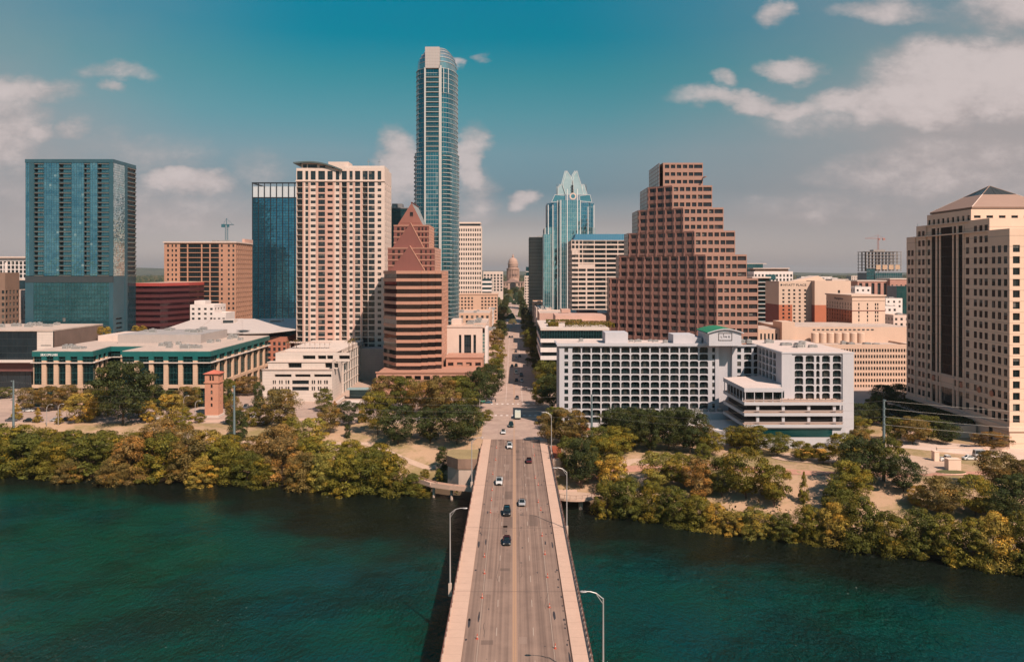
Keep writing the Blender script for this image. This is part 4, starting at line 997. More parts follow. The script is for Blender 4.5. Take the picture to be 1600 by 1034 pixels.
# crown: tapering drum under a sloped top
PC = arc_fp(-1.6); cxm = X(683, Y)
CRG = glassm('crown_glass', (.22, .36, .40), (.42, .50, .52), .7, .08, .6, .2)
lv = [(0, z_u), (.0, Z(95, Y)), (.02, Z(88, Y)), (.10, Z(82, Y)), (.24, Z(76, Y)), (.40, ztop)]
Q = [[(lerp(x, cxm, s), lerp(y, 548, s * .8), z) for x, y in PC] for s, z in lv]
bm = MB()
for a, c in zip(Q, Q[1:]):
    for i in range(len(PC)):
        j = (i + 1) % len(PC); bm.face([a[i], a[j], c[j], c[i]], CRG)
bm.face(Q[-1], WHC)
for q in Q:
    for i in range(2, 13): bm.tube([q[i], q[(i + 1) % len(PC)]], .28, 5, WHC)
xa_, xb_ = X(664.5, Y), X(687, Y); GRID = wallm('crown_pale_panel', (.42, .37, .35), .7, .06, joint=2.0)
bm.prism([(xa_, Y - 1.0), (xb_, Y - 1.0), (xb_, Y + 12), (xa_, Y + 12)], z_u - .5, Z(74, Y), GRID)
for k in range(1, 5): bm.box(lerp(xa_, xb_, k / 5) - .08, lerp(xa_, xb_, k / 5) + .08, Y - 1.12, Y - 1.0, z_u, Z(74.5, Y), WHC)
B.part('crown', bm)
wm = pane_mesh(2.6, 2.9, 'grid', AG)
hh = (z_u - z_m) / 17
for q in range(2):
    bm = MB()
    for k in range(12, 17): bm.obox((X(692 + q * 7, Y) + .5 , Y - .2 + q * 1.8, z_m + hh * k), (.96, .28), .45, .5, hh, WHC)
    B.part('upper_pier', bm)
B.finish()

# --- teal glass block peeping over the gable tower
B = Bld('office_building', 'teal glass block glimpsed between the pink tower and the gabled tower', 'building', (-90, 640, 13))
Y = 640; xa, xb = X(606, Y), X(645, Y); zt = Z(326, Y)
B.curtain((xa, Y), (xb, Y), 12, zt, 9, 40, glassm('teal_block_glass', (.02, .10, .12), (.05, .17, .20), .75, .07), DARKF, .08, .25)
B.w.box(xa, xb, Y + .1, Y + 25, 12, zt - .1, GREYM); B.r.box(xa, xb, Y - .3, Y + 25, zt, zt + .8, GREYM); B.w.box(xa + 3, xb - 9, Y + 2, Y + 14, zt + .8, Z(318, Y), GREYM); B.units(xa + 1, xa + 7, Y + 1, Y + 3, zt + .8, 2, 4, .8); B.finish()

# --- white punched window tower
B = Bld('office_tower', 'white concrete office tower with a grid of small square windows beside the skyscraper', 'tower', (-48, 915, 17))
Y = 900; xa, xb = X(716, Y), X(752, Y); zt = Z(353, Y); WP = wallm('white_precast', (.68, .54, .46), .85, .08)
B.block(xa, xb, Y, Y + 26, 15, zt, WP, S=dict(cols=ev(10, xb - xa, 1.55), rows=rw(20, 19, (zt - 22) / 19, 3.0, 1.3), depth=.5), Ea=dict(cols=ev(9, 26, 1.6), rows=rw(20, 19, (zt - 22) / 19, 3.0, 1.3), depth=.5))
B.g.box(xa + 1.5, xb - 1.5, Y + 1.5, Y + 24, zt - .9, zt + 2.6, BGL); B.fl.box(xa + .8, xb - .8, Y + .8, Y + 25, zt + 2.6, zt + 4.4, WP); B.finish()

# --- tan department block and the low roofs before it
B = Bld('office_building', 'tan block with two groups of square windows below the white office tower', 'building', (-34, 790, 16))
Y = 780; xa, xb = X(714, Y), X(777, Y); zt = Z(460.5, Y)
TAN2 = wallm('tan_precast', (.60, .38, .27), .85, .1)
cl = [c for i, c in enumerate(ev(12, xb - xa, 1.8)) if i not in (5, 6)]
B.block(xa, xb, Y, Y + 40, 14, zt, TAN2, S=dict(cols=cl, rows=rw(Z(500, Y), 8, 3.3, 1.9, .7), depth=.5), Ea=dict(cols=ev(9, 40, 1.8), rows=rw(Z(500, Y), 8, 3.3, 1.9, .7), depth=.5)); B.fl.box(xa - .5, xb + .5, Y - .5, Y + 40, zt, zt + .7, TAN2); B.finish()
for (nm, lab, px0, px1, Y, dep, pt, mat_, nu) in (
    ('shop_building', 'low tan flat roofed block with rooftop machinery in front of the tan window block', 702, 766, 640, 70, 489, TAN2, 6),
    ('shop_building', 'pale low building stepping along the west side of the avenue', 735, 773, 560, 60, 505, CREAM, 5),
    ('shop_building', 'narrow pinkish shop block on the avenue behind the pool terrace building', 757, 771, 505, 40, 516, WHITE, 2),
    ('shop_building', 'small pale corner shop block far up the west side of the avenue', 762, 781, 720, 50, 484, WHITE, 3)):
    B = Bld(nm, lab, 'building', (X((px0 + px1) / 2, Y), Y + dep / 2, rise(Y)))
    xa, xb = X(px0, Y), min(X(px1, Y), -19.3); zt = Z(pt, Y)
    B.block(xa, xb, Y, Y + dep, rise(Y) - 1, zt, mat_, S=dict(cols=ev(max(2, int((xb - xa) / 4)), xb - xa, 2.0), rows=rw(zt - 9, 2, 4, 2.2, .8)), Ea=dict(cols=ev(max(3, int(dep / 6)), dep, 2.6), rows=rw(rise(Y), max(2, int((zt - rise(Y)) / 4)), 4, 2.4, .8)))
    B.units(xa + 2, xb - 5, Y + 3, Y + dep - 6, zt - 1, nu, int(Y)); B.finish(keep=30)

# --- low block with rooftop pool on the avenue
B = Bld('office_building', 'cream mid rise with tall dark window strips and a small rooftop pool', 'building', (-26, 465, 11))
Y = 450; xa, xb = X(697, Y), X(754, Y); zt = Z(510.5, Y); L = xb - xa
def up2(v): return X(700 + v / 5.17, Y) - xa
B.wall((xa, Y), (xb, Y), 10, zt, CREAM, [(up2(88), up2(108)), (up2(130), up2(187)), (up2(205), up2(226))], [(Z(557, Y), Z(523, Y))], .9, 'grid', BGL)
B.g.box(X(752, Y), X(757.5, Y), Y + .5, Y + 14, 12, Z(520, Y), glassm('green_strip_glass', (.14, .26, .25), (.25, .38, .36), .5, .1)); B.w.box(X(757.5, Y), X(762, Y), Y + .3, Y + 18, 10, zt - .6, WHITE)
for k in range(14): B.g.box(X(752, Y), X(757.5, Y), Y + .4, Y + .5, 12 + k * 2, 12.25 + k * 2, CREAM)
B.w.box(xa + .02, X(757, Y), Y + 15, Y + 44, 10, zt - 1.0, CREAM); B.w.box(xa, xa + .4, Y + .1, Y + 15, 10, zt - .01, CREAM); B.fl.box(xa - .3, X(757.5, Y), Y - .4, Y + .2, zt - .2, zt + .6, CREAM)
B.r.box(xa + .05, X(757, Y) - .05, Y + .2, Y + 43.9, zt - 1.0, zt - .6, WALK)
bm = MB(); bm.prism([(X(746, 455) + 3.2 * math.cos(k * .3927), 462 + 4.5 * math.sin(k * .3927)) for k in range(16)], zt - .6, zt - .15, WHITE, plain('pool_water', (.0, .28, .27), .05)); B.part('rooftop_pool', bm)
bm = MB()
for k in range(7): bm.box(X(706, 455) + k * 1.6, X(706, 455) + k * 1.6 + .7, 457, 459, zt - .6, zt - .2, WHITE)
B.part('sun_deck_bed', bm)
B.w.box(xa + 1, xa + 7, Y + 26, Y + 40, zt - .6, zt + 2.6, CREAM); B.units(xa + 9, xb - 4, Y + 30, Y + 40, zt - .6, 3, 6); B.finish()

# --- wide low office with green glass top and limestone piers
B = Bld('office_building', 'low limestone piered office with a teal glass attic and white lettering facing the park', 'building', (-185, 410, 10))
zt = Z(549, 372); za0 = Z(556.5, 372); GA = wallm('teal_spandrel', (.012, .115, .11), .35, .12, .6)
DG = glassm('dark_green_glass', (.003, .014, .016), (.008, .034, .036), .4, .06, .7, .25)
P = [(-225, 372), (-197, 372), (-201, 397), (-183, 397), (-183, 372), (-142, 372), (-142, 462), (-225, 462)]
zc = Z(573.5, 372)
def face(p0, p1, n, pierw, ground=True, wide=None):
    L = math.hypot(p1[0] - p0[0], p1[1] - p0[1]); u = ((p1[0] - p0[0]) / L, (p1[1] - p0[1]) / L); nn = (u[1], -u[0])
    B.curtain((p0[0] - nn[0] * .6, p0[1] - nn[1] * .6), (p1[0] - nn[0] * .6, p1[1] - nn[1] * .6), 10, zt - .5, max(4, round(L / 1.6)), 8, DG, plain('teal_mullion', (.03, .10, .10), .4, .3), .08, .22, .1, .03)
    for k in range(n + 1):
        c = (p0[0] + u[0] * L * k / n, p0[1] + u[1] * L * k / n)
        w_ = pierw if 0 < k < n else pierw * .5
        if 0 < k < n:
            B.w.obox((c[0], c[1], 10), u, pierw, 1.0, Z(563, 372) - 10, BUFF); B.w.obox((c[0] + nn[0] * .05, c[1] + nn[1] * .05, Z(563, 372)), u, pierw + .3, .8, zt - Z(563, 372), GA)
    mid = ((p0[0] + p1[0]) / 2, (p0[1] + p1[1]) / 2)
    B.w.obox((mid[0] + nn[0] * .02, mid[1] + nn[1] * .02, Z(557, 372)), u, L, .7, zt - Z(557, 372), GA)
    B.fl.obox((mid[0] + nn[0] * .45, mid[1] + nn[1] * .45, Z(567, 372)), u, L + .6, 1.4, .32, PALE)
    B.w.obox((mid[0], mid[1], Z(606, 372)), u, L, .95, Z(601, 372) - Z(606, 372), BUFF)
face(P[0], P[1], 5, 2.0); face(P[1], P[2], 4, 1.6); face(P[2], P[3], 3, 1.8); face(P[4], P[5], 6, 2.0); face(P[5], P[6], 9, 1.6)
B.w.face([(*P[3], 10), (*P[4], 10), (*P[4], zt), (*P[3], zt)], DARKF)
B.r.prism(P, zt - .4, zt + .25, ROOF); B.w.box(-224.8, -224.5, 372.5, 461, 10, zt - .5, BUFF); B.w.box(-224, -142.6, 461, 461.4, 10, zt - .5, BUFF)
B.units(-218, -205, 378, 392, zt + .25, 5, 77); B.units(-175, -150, 378, 392, zt + .25, 6, 78); B.units(-160, -146, 410, 450, zt + .25, 6, 79); B.units(-200, -166, 416, 444, zt + 4.8, 8, 80)
PENT = wallm('ribbed_grey_screen', (.40, .345, .32), .6, .1)
B.w.box(-205, -162, 412, 450, zt, zt + 4.6, PENT); B.r.box(-204.9, -162.1, 412.1, 449.9, zt + 4.6, zt + 4.8, ROOFG)
for k in range(36): B.fl.box(-205 + k * 1.2, -204.85 + k * 1.2, 411.9, 412, zt + .2, zt + 4.5, PENT)
B.w.box(-222, -206, 425, 455, zt, zt + 3.2, CREAM); B.units(-178, -165, 395, 408, zt + .25, 4, 12, .8)
text('sign_lettering', 'SILICON LABS', 1.55, plain('sign_white', (.8, .78, .75), .5), (X(64.5, 372), 371.4, zt - 2.05), 0, B.root, .1, X(91, 372) - X(64.5, 372)); B.finish()

# --- city hall: folded metal roofs and red brick wing
B = Bld('civic_hall', 'low civic hall with big folded pale metal roofs and a red brick wing', 'building', (-150, 500, 11))
MR = wallm('pale_standing_seam_roof', (.56, .48, .44), .6, .12, .3); RB = wallm('red_brick', (.40, .155, .10), .9, .2); zr = Z(522, 470)
def slab(pts, th=.7):
    top = [tuple(p) for p in pts]; bot = [(x, y, z - th) for x, y, z in pts]; b = B.r
    b.face(top, MR); b.face(bot[::-1], GREYM)
    for i in range(len(top)): j = (i + 1) % len(top); b.face([bot[i], bot[j], top[j], top[i]], MR)
def p3(px, py, Y): return (X(px, Y), Y, Z(py, Y))
slab([p3(236, 521, 474), p3(300, 520.5, 472), p3(330, 499, 540), p3(298, 500, 540)]); slab([p3(300, 520, 473), p3(395, 519.5, 470), p3(380, 497.5, 545), p3(325, 499, 545)])
slab([p3(380, 520, 468), p3(420, 519, 468), p3(472, 513, 472), p3(475, 497, 540), p3(378, 498, 540)])
for px, py in ((292, 516), (380, 516)):
    bm = MB(); bm.face([p3(px - 12, py, 471.4), p3(px + 12, py, 471.4), p3(px + 1, py + 3.4, 470.6)], DARKF); bm.face([p3(px + 12, py, 471.4), p3(px - 12, py, 471.4), p3(px, py - 1, 476)], GREYM); B.part('roof_fold', bm)
for px, py in ((356, 500.5), (430, 501.5)):
    bm = MB(); a = p3(px - 9, py, 520); bm.box(a[0], a[0] + 8, 520, 526, a[2] - 2.5, a[2] + .6, MR); bm.box(a[0] + .6, a[0] + 7.4, 519.9, 520, a[2] - 1.9, a[2] + .1, DARKF); B.part('roof_dormer', bm)
xa, xb = X(305, 480), X(424, 480)
B.wall((xa, 480), (xb, 480), 10, Z(521, 480), PALE, ev(9, xb - xa, 3.6), rw(Z(545, 480), 2, 4.2, 1.6, 1.0), .6, 'strip', BGL)
B.w.box(xa + .1, xb - .1, 481.2, 540, 10, Z(523.5, 480), GREYM)
xa, xb = X(417, 472), X(448, 472); B.wall((xa, 472), (xb, 472), 10, Z(526, 472), RB, ev(4, xb - xa, 1.5), rw(Z(576, 472), 6, 3.3, 2.1, .6), .4, 'pair', BGL)
B.wall((xb, 472), (xb, 500), 10, Z(526, 472), RB); B.w.box(xa - .4, xa + .02, 472.1, 500, 10, Z(526, 472), RB); B.g.box(X(421, 478), X(452, 478), 478, 500, Z(526, 472), Z(519.5, 472), BGL); B.finish()

# --- brick clock-tower like campanile
B = Bld('bell_tower', 'slim square salmon brick campanile with a red pyramid roof by the road', 'tower', (X(330.5, 345), 348.4, 10))
SAL = wallm('salmon_brick', (.50, .235, .155), .9, .15); xa, xb = X(320, 345), X(341, 345); ztw = Z(585, 345); zbd = Z(597.5, 345); Lw = xb - xa
WD = glassm('tower_opening', (.01, .01, .012), (.02, .02, .02), 0, .3)
sl = [(Lw * .5 - .45, Lw * .5 + .45)]
rowsw = [(Z(y + 5.5, 345), Z(y, 345)) for y in (630, 620, 610, 600.5)]
for a, c in (((xa, 345), (xb, 345)), ((xb, 345), (xb, 345 + Lw)), ((xb, 345 + Lw), (xa, 345 + Lw)), ((xa, 345 + Lw), (xa, 345))):
    B.wall(a, c, 9, zbd, SAL, sl, rowsw, .4, 'punch', WD, arch=.4)
    B.wall(a, c, zbd, ztw, SAL, [(Lw * .5 - 1.0, Lw * .5 - .15), (Lw * .5 + .15, Lw * .5 + 1.0)], [(zbd + .7, ztw - .6)], .5, 'punch', WD, arch=.4, name='belfry_opening')
B.fl.box(xa - .35, xb + .35, 344.65, 345 + Lw + .35, zbd - .25, zbd + .15, SAL); B.fl.box(xa - .45, xb + .45, 344.55, 345 + Lw + .45, ztw, ztw + .3, SAL)
B.w.box(xa - .4, xb + .4, 344.6, 345 + Lw + .4, 9, 11.0, PALE)
bm = MB(); c = ((xa + xb) / 2, 345 + Lw / 2); e = .7
q = [(xa - e, 345 - e, ztw + .3), (xb + e, 345 - e, ztw + .3), (xb + e, 345 + Lw + e, ztw + .3), (xa - e, 345 + Lw + e, ztw + .3)]
for i in range(4): bm.face([q[i], q[(i + 1) % 4], (*c, Z(577.5, 348))], wallm('red_clay_tile', (.52, .15, .10), .8, .2))
bm.face(q[::-1], SAL); B.part('pyramid_roof', bm); B.finish()
# ---------------------------------------------------------------- buildings up the avenue and east of it
# --- domed capitol closing the avenue
B = Bld('capitol_building', 'domed pink granite capitol closing the far end of the avenue', 'capitol', (-1, 1735, 31))
CAP = wallm('pink_granite', (.43, .275, .215), .85, .15); CAPS = wallm('granite_dark_band', (.32, .20, .17), .85, .15); Y = 1720  # darker granite for the cornice and pediment
cxp = X(801.5, Y); zb = 30.0; zr = Z(441, Y)
CG = glassm('capitol_window', (.02, .018, .02), (.05, .045, .045), .1, .2)
B.block(cxp - 85, cxp + 85, Y + 14, Y + 60, 28, Z(443, Y), CAP, S=dict(cols=ev(30, 170, 2.4), rows=rw(34, 2, 7, 4, 1), depth=.7))
B.block(cxp - 24, cxp + 24, Y, Y + 30, 28, zr, CAP, S=dict(cols=[(4, 6.5), (10, 12.5), (17.5, 30.5), (35.5, 38), (41.5, 44)], rows=[(36, 40), (43, 48.5)], depth=1.0), par=True)
bm = MB(); ar = [(cxp - 6.2, Y - .3, 33), (cxp + 6.2, Y - .3, 33)] + [(cxp + 6.2 * math.cos(a), Y - .3, 45 + 6.2 * math.sin(a)) for a in [math.pi * k / 12 for k in range(13)]]
bm.face(ar, CG); B.part('portal_arch', bm)
for s in (-1, 1):
    for q in (15.5, 23): B.w.box(cxp + s * q - .9, cxp + s * q + .9, Y - 1.0, Y, 29, zr, CAP)
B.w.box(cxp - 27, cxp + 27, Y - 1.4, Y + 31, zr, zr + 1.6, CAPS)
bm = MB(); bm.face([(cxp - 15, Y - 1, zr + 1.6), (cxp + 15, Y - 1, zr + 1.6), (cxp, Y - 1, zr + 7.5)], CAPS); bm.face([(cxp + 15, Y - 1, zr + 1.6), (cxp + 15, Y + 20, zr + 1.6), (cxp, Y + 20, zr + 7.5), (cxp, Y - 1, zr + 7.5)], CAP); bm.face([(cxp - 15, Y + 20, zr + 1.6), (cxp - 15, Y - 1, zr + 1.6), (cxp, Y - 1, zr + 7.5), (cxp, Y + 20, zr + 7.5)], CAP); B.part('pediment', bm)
def zc_(py): return Z(py, Y + 35)
bm = MB(); cyy = Y + 35; k_ = (Y + 35) / F
bm.lathe([(13.5, zr), (13.5, zc_(434)), (12.2, zc_(434)), (12.2, zc_(420.5)), (14.2, zc_(420.5)), (14.2, zc_(419)), (11.2, zc_(419)), (11.0, zc_(413)), (11.8, zc_(413)), (11.8, zc_(411.8)), (10.6, zc_(411.5)), (10.2, zc_(408.5)), (8.8, zc_(405.8)), (6.4, zc_(403.8)), (3.0, zc_(402.8)), (2.2, zc_(402.6)), (2.2, zc_(400.4)), (2.8, zc_(400.2)), (1.2, zc_(399)), (.8, zc_(397.4)), (.3, zc_(396.4))], cxp, cyy, 40, CAP); bm.sm = False
B.part('dome', bm)
cm_ = MB(); cm_.lathe([(.7, 0), (.6, zc_(420.5) - zc_(434))], 0, 0, 8, CAP); me = cm_.mesh('column')
for k in range(24): a = 2 * math.pi * k / 24; put('column', me, B.root, (cxp + 13.4 * math.cos(a), cyy + 13.4 * math.sin(a), zc_(434)))
for k in range(24):
    a = 2 * math.pi * (k + .5) / 24; put('dome_window', pane_mesh(1.6, 5.5, 'punch', CG), B.root, (cxp + 12.3 * math.cos(a) + .8 * math.sin(a), cyy + 12.3 * math.sin(a) - .8 * math.cos(a), zc_(432)), a + math.pi / 2)
    put('dome_window', pane_mesh(1.3, 3.4, 'punch', CG), B.root, (cxp + 11.2 * math.cos(a) + .65 * math.sin(a), cyy + 11.2 * math.sin(a) - .65 * math.cos(a), zc_(418)), a + math.pi / 2)
B.finish()

# --- dark slab, cream sliver
B = Bld('office_tower', 'plain dark glass slab tower between the capitol and the crowned tower', 'tower', (X(839, 850), 860, 16))
Y = 850; xa, xb = X(827, Y), X(854, Y); zt = Z(371, Y)
DK = glassm('dark_slab_glass', (.018, .028, .03), (.04, .05, .05), .5, .12)
B.curtain((xa, Y), (xb, Y), 15, zt, 9, 26, DK, DARKF, .12, .5, .12, .02); B.curtain((xa, Y + 30), (xa, Y), 15, zt, 12, 26, DK, DARKF, .12, .5, .12, .02)
B.w.box(xa + .1, xb, Y + .1, Y + 30, 15, zt - .05, GREYM); B.r.box(xa, xb, Y, Y + 30, zt, zt + .6, ROOFG); B.units(xa + 8, xb - 2, Y + 4, Y + 20, zt + .6, 3, 2); B.finish()
B = Bld('office_building', 'thin cream block with a teal top left of the dark slab tower', 'building', (X(822, 1100), 1110, 21))
Y = 1100; xa, xb = X(819.5, Y), X(831, Y); zt = Z(417, Y)
B.block(xa, xb, Y, Y + 20, 19, Z(431, Y), CREAM, S=dict(cols=ev(3, xb - xa, 2.0), rows=rw(22, 12, 3.7, 2.2, .7)), W=dict(cols=ev(4, 20, 2.0), rows=rw(22, 12, 3.7, 2.2, .7)))
B.g.box(xa + 2, xb, Y + 1, Y + 18, Z(431, Y), zt, MATS['teal_block_glass']); B.fl.box(xa + 1.8, xb, Y + .8, Y + 18.2, Z(425, Y), Z(424, Y), WHITE); B.finish()
B = Bld('office_building', 'pale office with a square grid of windows left of the capitol dome', 'building', (X(775, 1350), 1360, 25))
Y = 1350; xa, xb = X(755, Y), X(786, Y)
B.block(xa, xb, Y, Y + 25, 22, Z(424, Y), CREAM, S=dict(cols=ev(6, xb - xa, 3.2), rows=rw(40, 6, 5, 3.4, .8))); B.finish()
B = Bld('office_building', 'small block with white and teal bands beside the white office tower', 'building', (X(762, 1000), 1010, 20))
Y = 1000; xa, xb = X(752, Y), X(768, Y)
for k in range(9): B.w.box(xa, xb, Y, Y + 20, 16 + k * 5.4, 18.6 + k * 5.4, WHITE); B.g.box(xa + .3, xb - .3, Y + .3, Y + 19.7, 18.6 + k * 5.4, 21.4 + k * 5.4, MATS['teal_block_glass'])
B.finish()

# --- crowned teal glass tower
B = Bld('glass_tower', 'teal glass tower with white fins and a pointed translucent crown', 'tower', (X(891, 720), 742, 15))
Y = 720; FG = glassm('crown_tower_glass', (.08, .30, .38), (.20, .50, .56), .82, .06, .7, .25); FGD = glassm('crown_tower_glass_blue', (.02, .20, .32), (.06, .34, .46), .8, .06)
FIN = wallm('white_fin', (.66, .64, .62), .5, .05)
def fx(px): return X(px, Y)
z1, z2, z3 = Z(355, Y), Z(320, Y), Z(314, Y)
def oct_(pl, pr, yf, dep, ch): return [(fx(pl) + ch, yf), (fx(pr) - ch, yf), (fx(pr), yf + ch), (fx(pr), yf + dep - ch), (fx(pr) - ch, yf + dep), (fx(pl) + ch, yf + dep), (fx(pl), yf + dep - ch), (fx(pl), yf + ch)]
def shaft(P, z0, z1, glass, pit=1.8, fh=3.9, only=(0, 1, 6, 7, 5)):
    for i in range(len(P)):
        a, c = P[i], P[(i + 1) % len(P)]; L = math.hypot(c[0] - a[0], c[1] - a[1])
        if i in only: B.curtain(a, c, z0, z1, max(1, round(L / pit)), max(1, round((z1 - z0) / fh)), glass, FIN, .07, .05, .1, .03)
        else: B.w.face([(*a, z0), (*c, z0), (*c, z1), (*a, z1)], GREYM)
    B.r.face([(*p, z1) for p in P], ROOFG)
shaft(oct_(851.5, 931, Y + 3, 45, 3), 14, z1, FG); shaft(oct_(855.5, 929.5, Y + 1.5, 44, 6), z1, z2 + 2, FGD)
shaft([(fx(874), Y - 2), (fx(906), Y - 2), (fx(909), Y + 4), (fx(871), Y + 4)], 14, Z(313, Y), FG, only=(0, 1, 3)); shaft(oct_(849, 862, Y + .5, 20, 1), 14, Z(366, Y), FG)
for px, y0_, zt in ((876, Y - 2, z2 + 4), (886.2, Y - 2, z2 + 14), (902, Y - 2, z2 + 14), (907, Y + .5, z2 + 4), (871.5, Y + .5, z2 + 4), (857, Y + 3, z2), (928.5, Y + 3, z2), (864, Y + 1.2, z2), (919, Y + 1.2, z2 - 2), (852, Y + 5.5, z1)):
    B.fl.box(fx(px) - .32, fx(px) + .32, y0_ - .6, y0_ + .4, 14, zt, FIN)
CRN = glassm('crown_translucent_glass', (.30, .44, .47), (.46, .58, .60), .3, .25, .5, .1)
def blade(name, pts, y0_, th, m_=CRN):
    b = MB(); f_ = [(fx(px), y0_, Z(py, y0_)) for px, py in pts]; k = [(x, y0_ + th, z) for x, _, z in f_]
    b.face(f_, m_); b.face(k[::-1], m_)
    for i in range(len(f_)): j = (i + 1) % len(f_); b.face([f_[j], f_[i], k[i], k[j]], m_)
    for i in range(len(f_)): j = (i + 1) % len(f_); b.tube([f_[i], f_[j]], .2, 5, FIN)
    B.part(name, b)
for s, yy in ((0, Y + 2), (1, Y + 26)):
    blade('crown_blade', [(884, 304), (879.5, 290), (881, 283), (885.7, 267), (892, 276), (894, 282), (894, 304)], yy, 1.2)
    blade('crown_blade', [(897, 304), (895.5, 282), (897, 274), (901.8, 267), (905, 278), (909.5, 292), (912, 304)], yy, 1.2)
    blade('crown_wing', [(872, 304), (872.5, 292.5), (876, 291), (876.5, 288.5), (880, 288.5), (884, 304)], yy + .6, 1.0); blade('crown_wing', [(911, 304), (910, 288.5), (913, 288.5), (918, 304)], yy + .6, 1.0)
blade('crown_band', [(862, 316), (867, 304.5), (884, 306), (884, 314)], Y + 1.0, 1.2, FG); blade('crown_band', [(906, 314), (906, 306), (922, 304.5), (925, 316)], Y + 1.0, 1.2, FG)
for px in (872, 917):
    b = MB(); y0_ = Y + 3; x = fx(px); b.face([(x - .6, y0_, Z(304, Y)), (x - .6, y0_ + 24, Z(304, Y)), (x - .6, y0_ + 14, Z(284, Y)), (x - .6, y0_ + 10, Z(284, Y))], CRN); b.face([(x + .6, y0_ + 24, Z(304, Y)), (x + .6, y0_, Z(304, Y)), (x + .6, y0_ + 10, Z(284, Y)), (x + .6, y0_ + 14, Z(284, Y))], CRN)
    b.box(x - .6, x + .6, y0_, y0_ + 24, Z(305, Y), Z(304, Y), FIN); B.part('crown_side', b)
b = MB(); cx_, cz_ = fx(895), Z(307.2, Y); ring = []
for k in range(24):
    a, c = 2 * math.pi * k / 24, 2 * math.pi * (k + 1) / 24
    for (r0, r1, yy) in ((1.9, 3.1, Y - 2.6),):
        b.face([(cx_ + r0 * math.cos(a), yy, cz_ + r0 * math.sin(a)), (cx_ + r0 * math.cos(c), yy, cz_ + r0 * math.sin(c)), (cx_ + r1 * math.cos(c), yy, cz_ + r1 * math.sin(c)), (cx_ + r1 * math.cos(a), yy, cz_ + r1 * math.sin(a))][::-1], CREAM)
    b.face([(cx_ + 3.1 * math.cos(a), Y - 2.6, cz_ + 3.1 * math.sin(a)), (cx_ + 3.1 * math.cos(c), Y - 2.6, cz_ + 3.1 * math.sin(c)), (cx_ + 3.1 * math.cos(c), Y - 2, cz_ + 3.1 * math.sin(c)), (cx_ + 3.1 * math.cos(a), Y - 2, cz_ + 3.1 * math.sin(a))], CREAM)
b.face([(cx_ + 1.9 * math.cos(2 * math.pi * k / 24), Y - 2.4, cz_ + 1.9 * math.sin(2 * math.pi * k / 24)) for k in range(24)][::-1], FG)
B.part('round_emblem', b)
for k in range(3): b = MB(); b.box(fx(894.6) - .8, fx(894.6) + .8, Y + .6, Y + 3.4, Z(300.5 - k * 4.6, Y), Z(298.5 - k * 4.6, Y), DARKF); B.part('vent_opening', b)
b = MB(); b.box(fx(893), fx(896.5), Y + 3.4, Y + 24, Z(304, Y), Z(282, Y), CRN); B.part('crown_core', b)
B.finish()

# --- banded office with blue metal roof
B = Bld('office_building', 'cream and dark striped office with a bright blue metal roof next to the crowned tower', 'building', (X(935, 600), 620, 13))
Y = 600; xa, xb = X(893, Y), X(985, Y); zt = Z(375, Y); L = xb - xa
n = 22; ph = (zt - 20) / n
B.block(X(911, Y) , xb, Y + 4, Y + 40, 12, zt, CREAM, S=dict(cols=ev(4, xb - X(911, Y), 8.4), rows=rw(20, n, ph, 2.35, .7), depth=.7, kind='strip'), faces='SE')
B.block(xa, X(911, Y) - .02, Y + 2, Y + 40, 12, zt, CREAM, S=dict(cols=ev(3, X(911, Y) - xa, 2.1), rows=rw(20, n, ph, 2.35, .7), depth=.7), W=dict(cols=ev(7, 38, 3.6), rows=rw(20, n, ph, 2.35, .7), depth=.7), faces='SW')
B.block(xa + .3, X(903, Y), Y - 1, Y + 1.98, 12, Z(391, Y), CREAM, S=dict(cols=ev(2, X(903, Y) - xa - .3, 2.4), rows=rw(20, int((Z(391, Y) - 21) / ph), ph, 2.0, .9), depth=.7))
B.block(X(903, Y) + .02, X(930, Y), Y + 1, Y + 3.97, 12, Z(413, Y), CREAM, S=dict(cols=ev(2, X(930, Y) - X(903, Y), 5.4), rows=rw(20, int((Z(413, Y) - 21) / ph), ph, 2.0, .9), depth=.7, kind='strip'))
bm = MB(); BLU = wallm('blue_metal_roof', (.02, .13, .21), .5, .1, .3); q0 = [(X(897, Y), Y + 4.3), (xb, Y + 4.3), (xb, Y + 39), (X(897, Y), Y + 39)]; q1 = [(x + (2 if x < xb - 1 else 0), y + (3 if y < Y + 20 else -3)) for x, y in q0]
for i in range(4): j = (i + 1) % 4; bm.face([(*q0[i], zt), (*q0[j], zt), (*q1[j], Z(365, Y)), (*q1[i], Z(365, Y))], BLU)
bm.face([(*p, Z(365, Y)) for p in q1], BLU)
for k in range(34): x = lerp(q0[0][0], xb, k / 33); bm.tube([(x, Y + 4.2, zt), (x + .1, Y + 7.2, Z(365, Y))], .1, 4, BLU)
B.part('metal_roof', bm); B.finish()

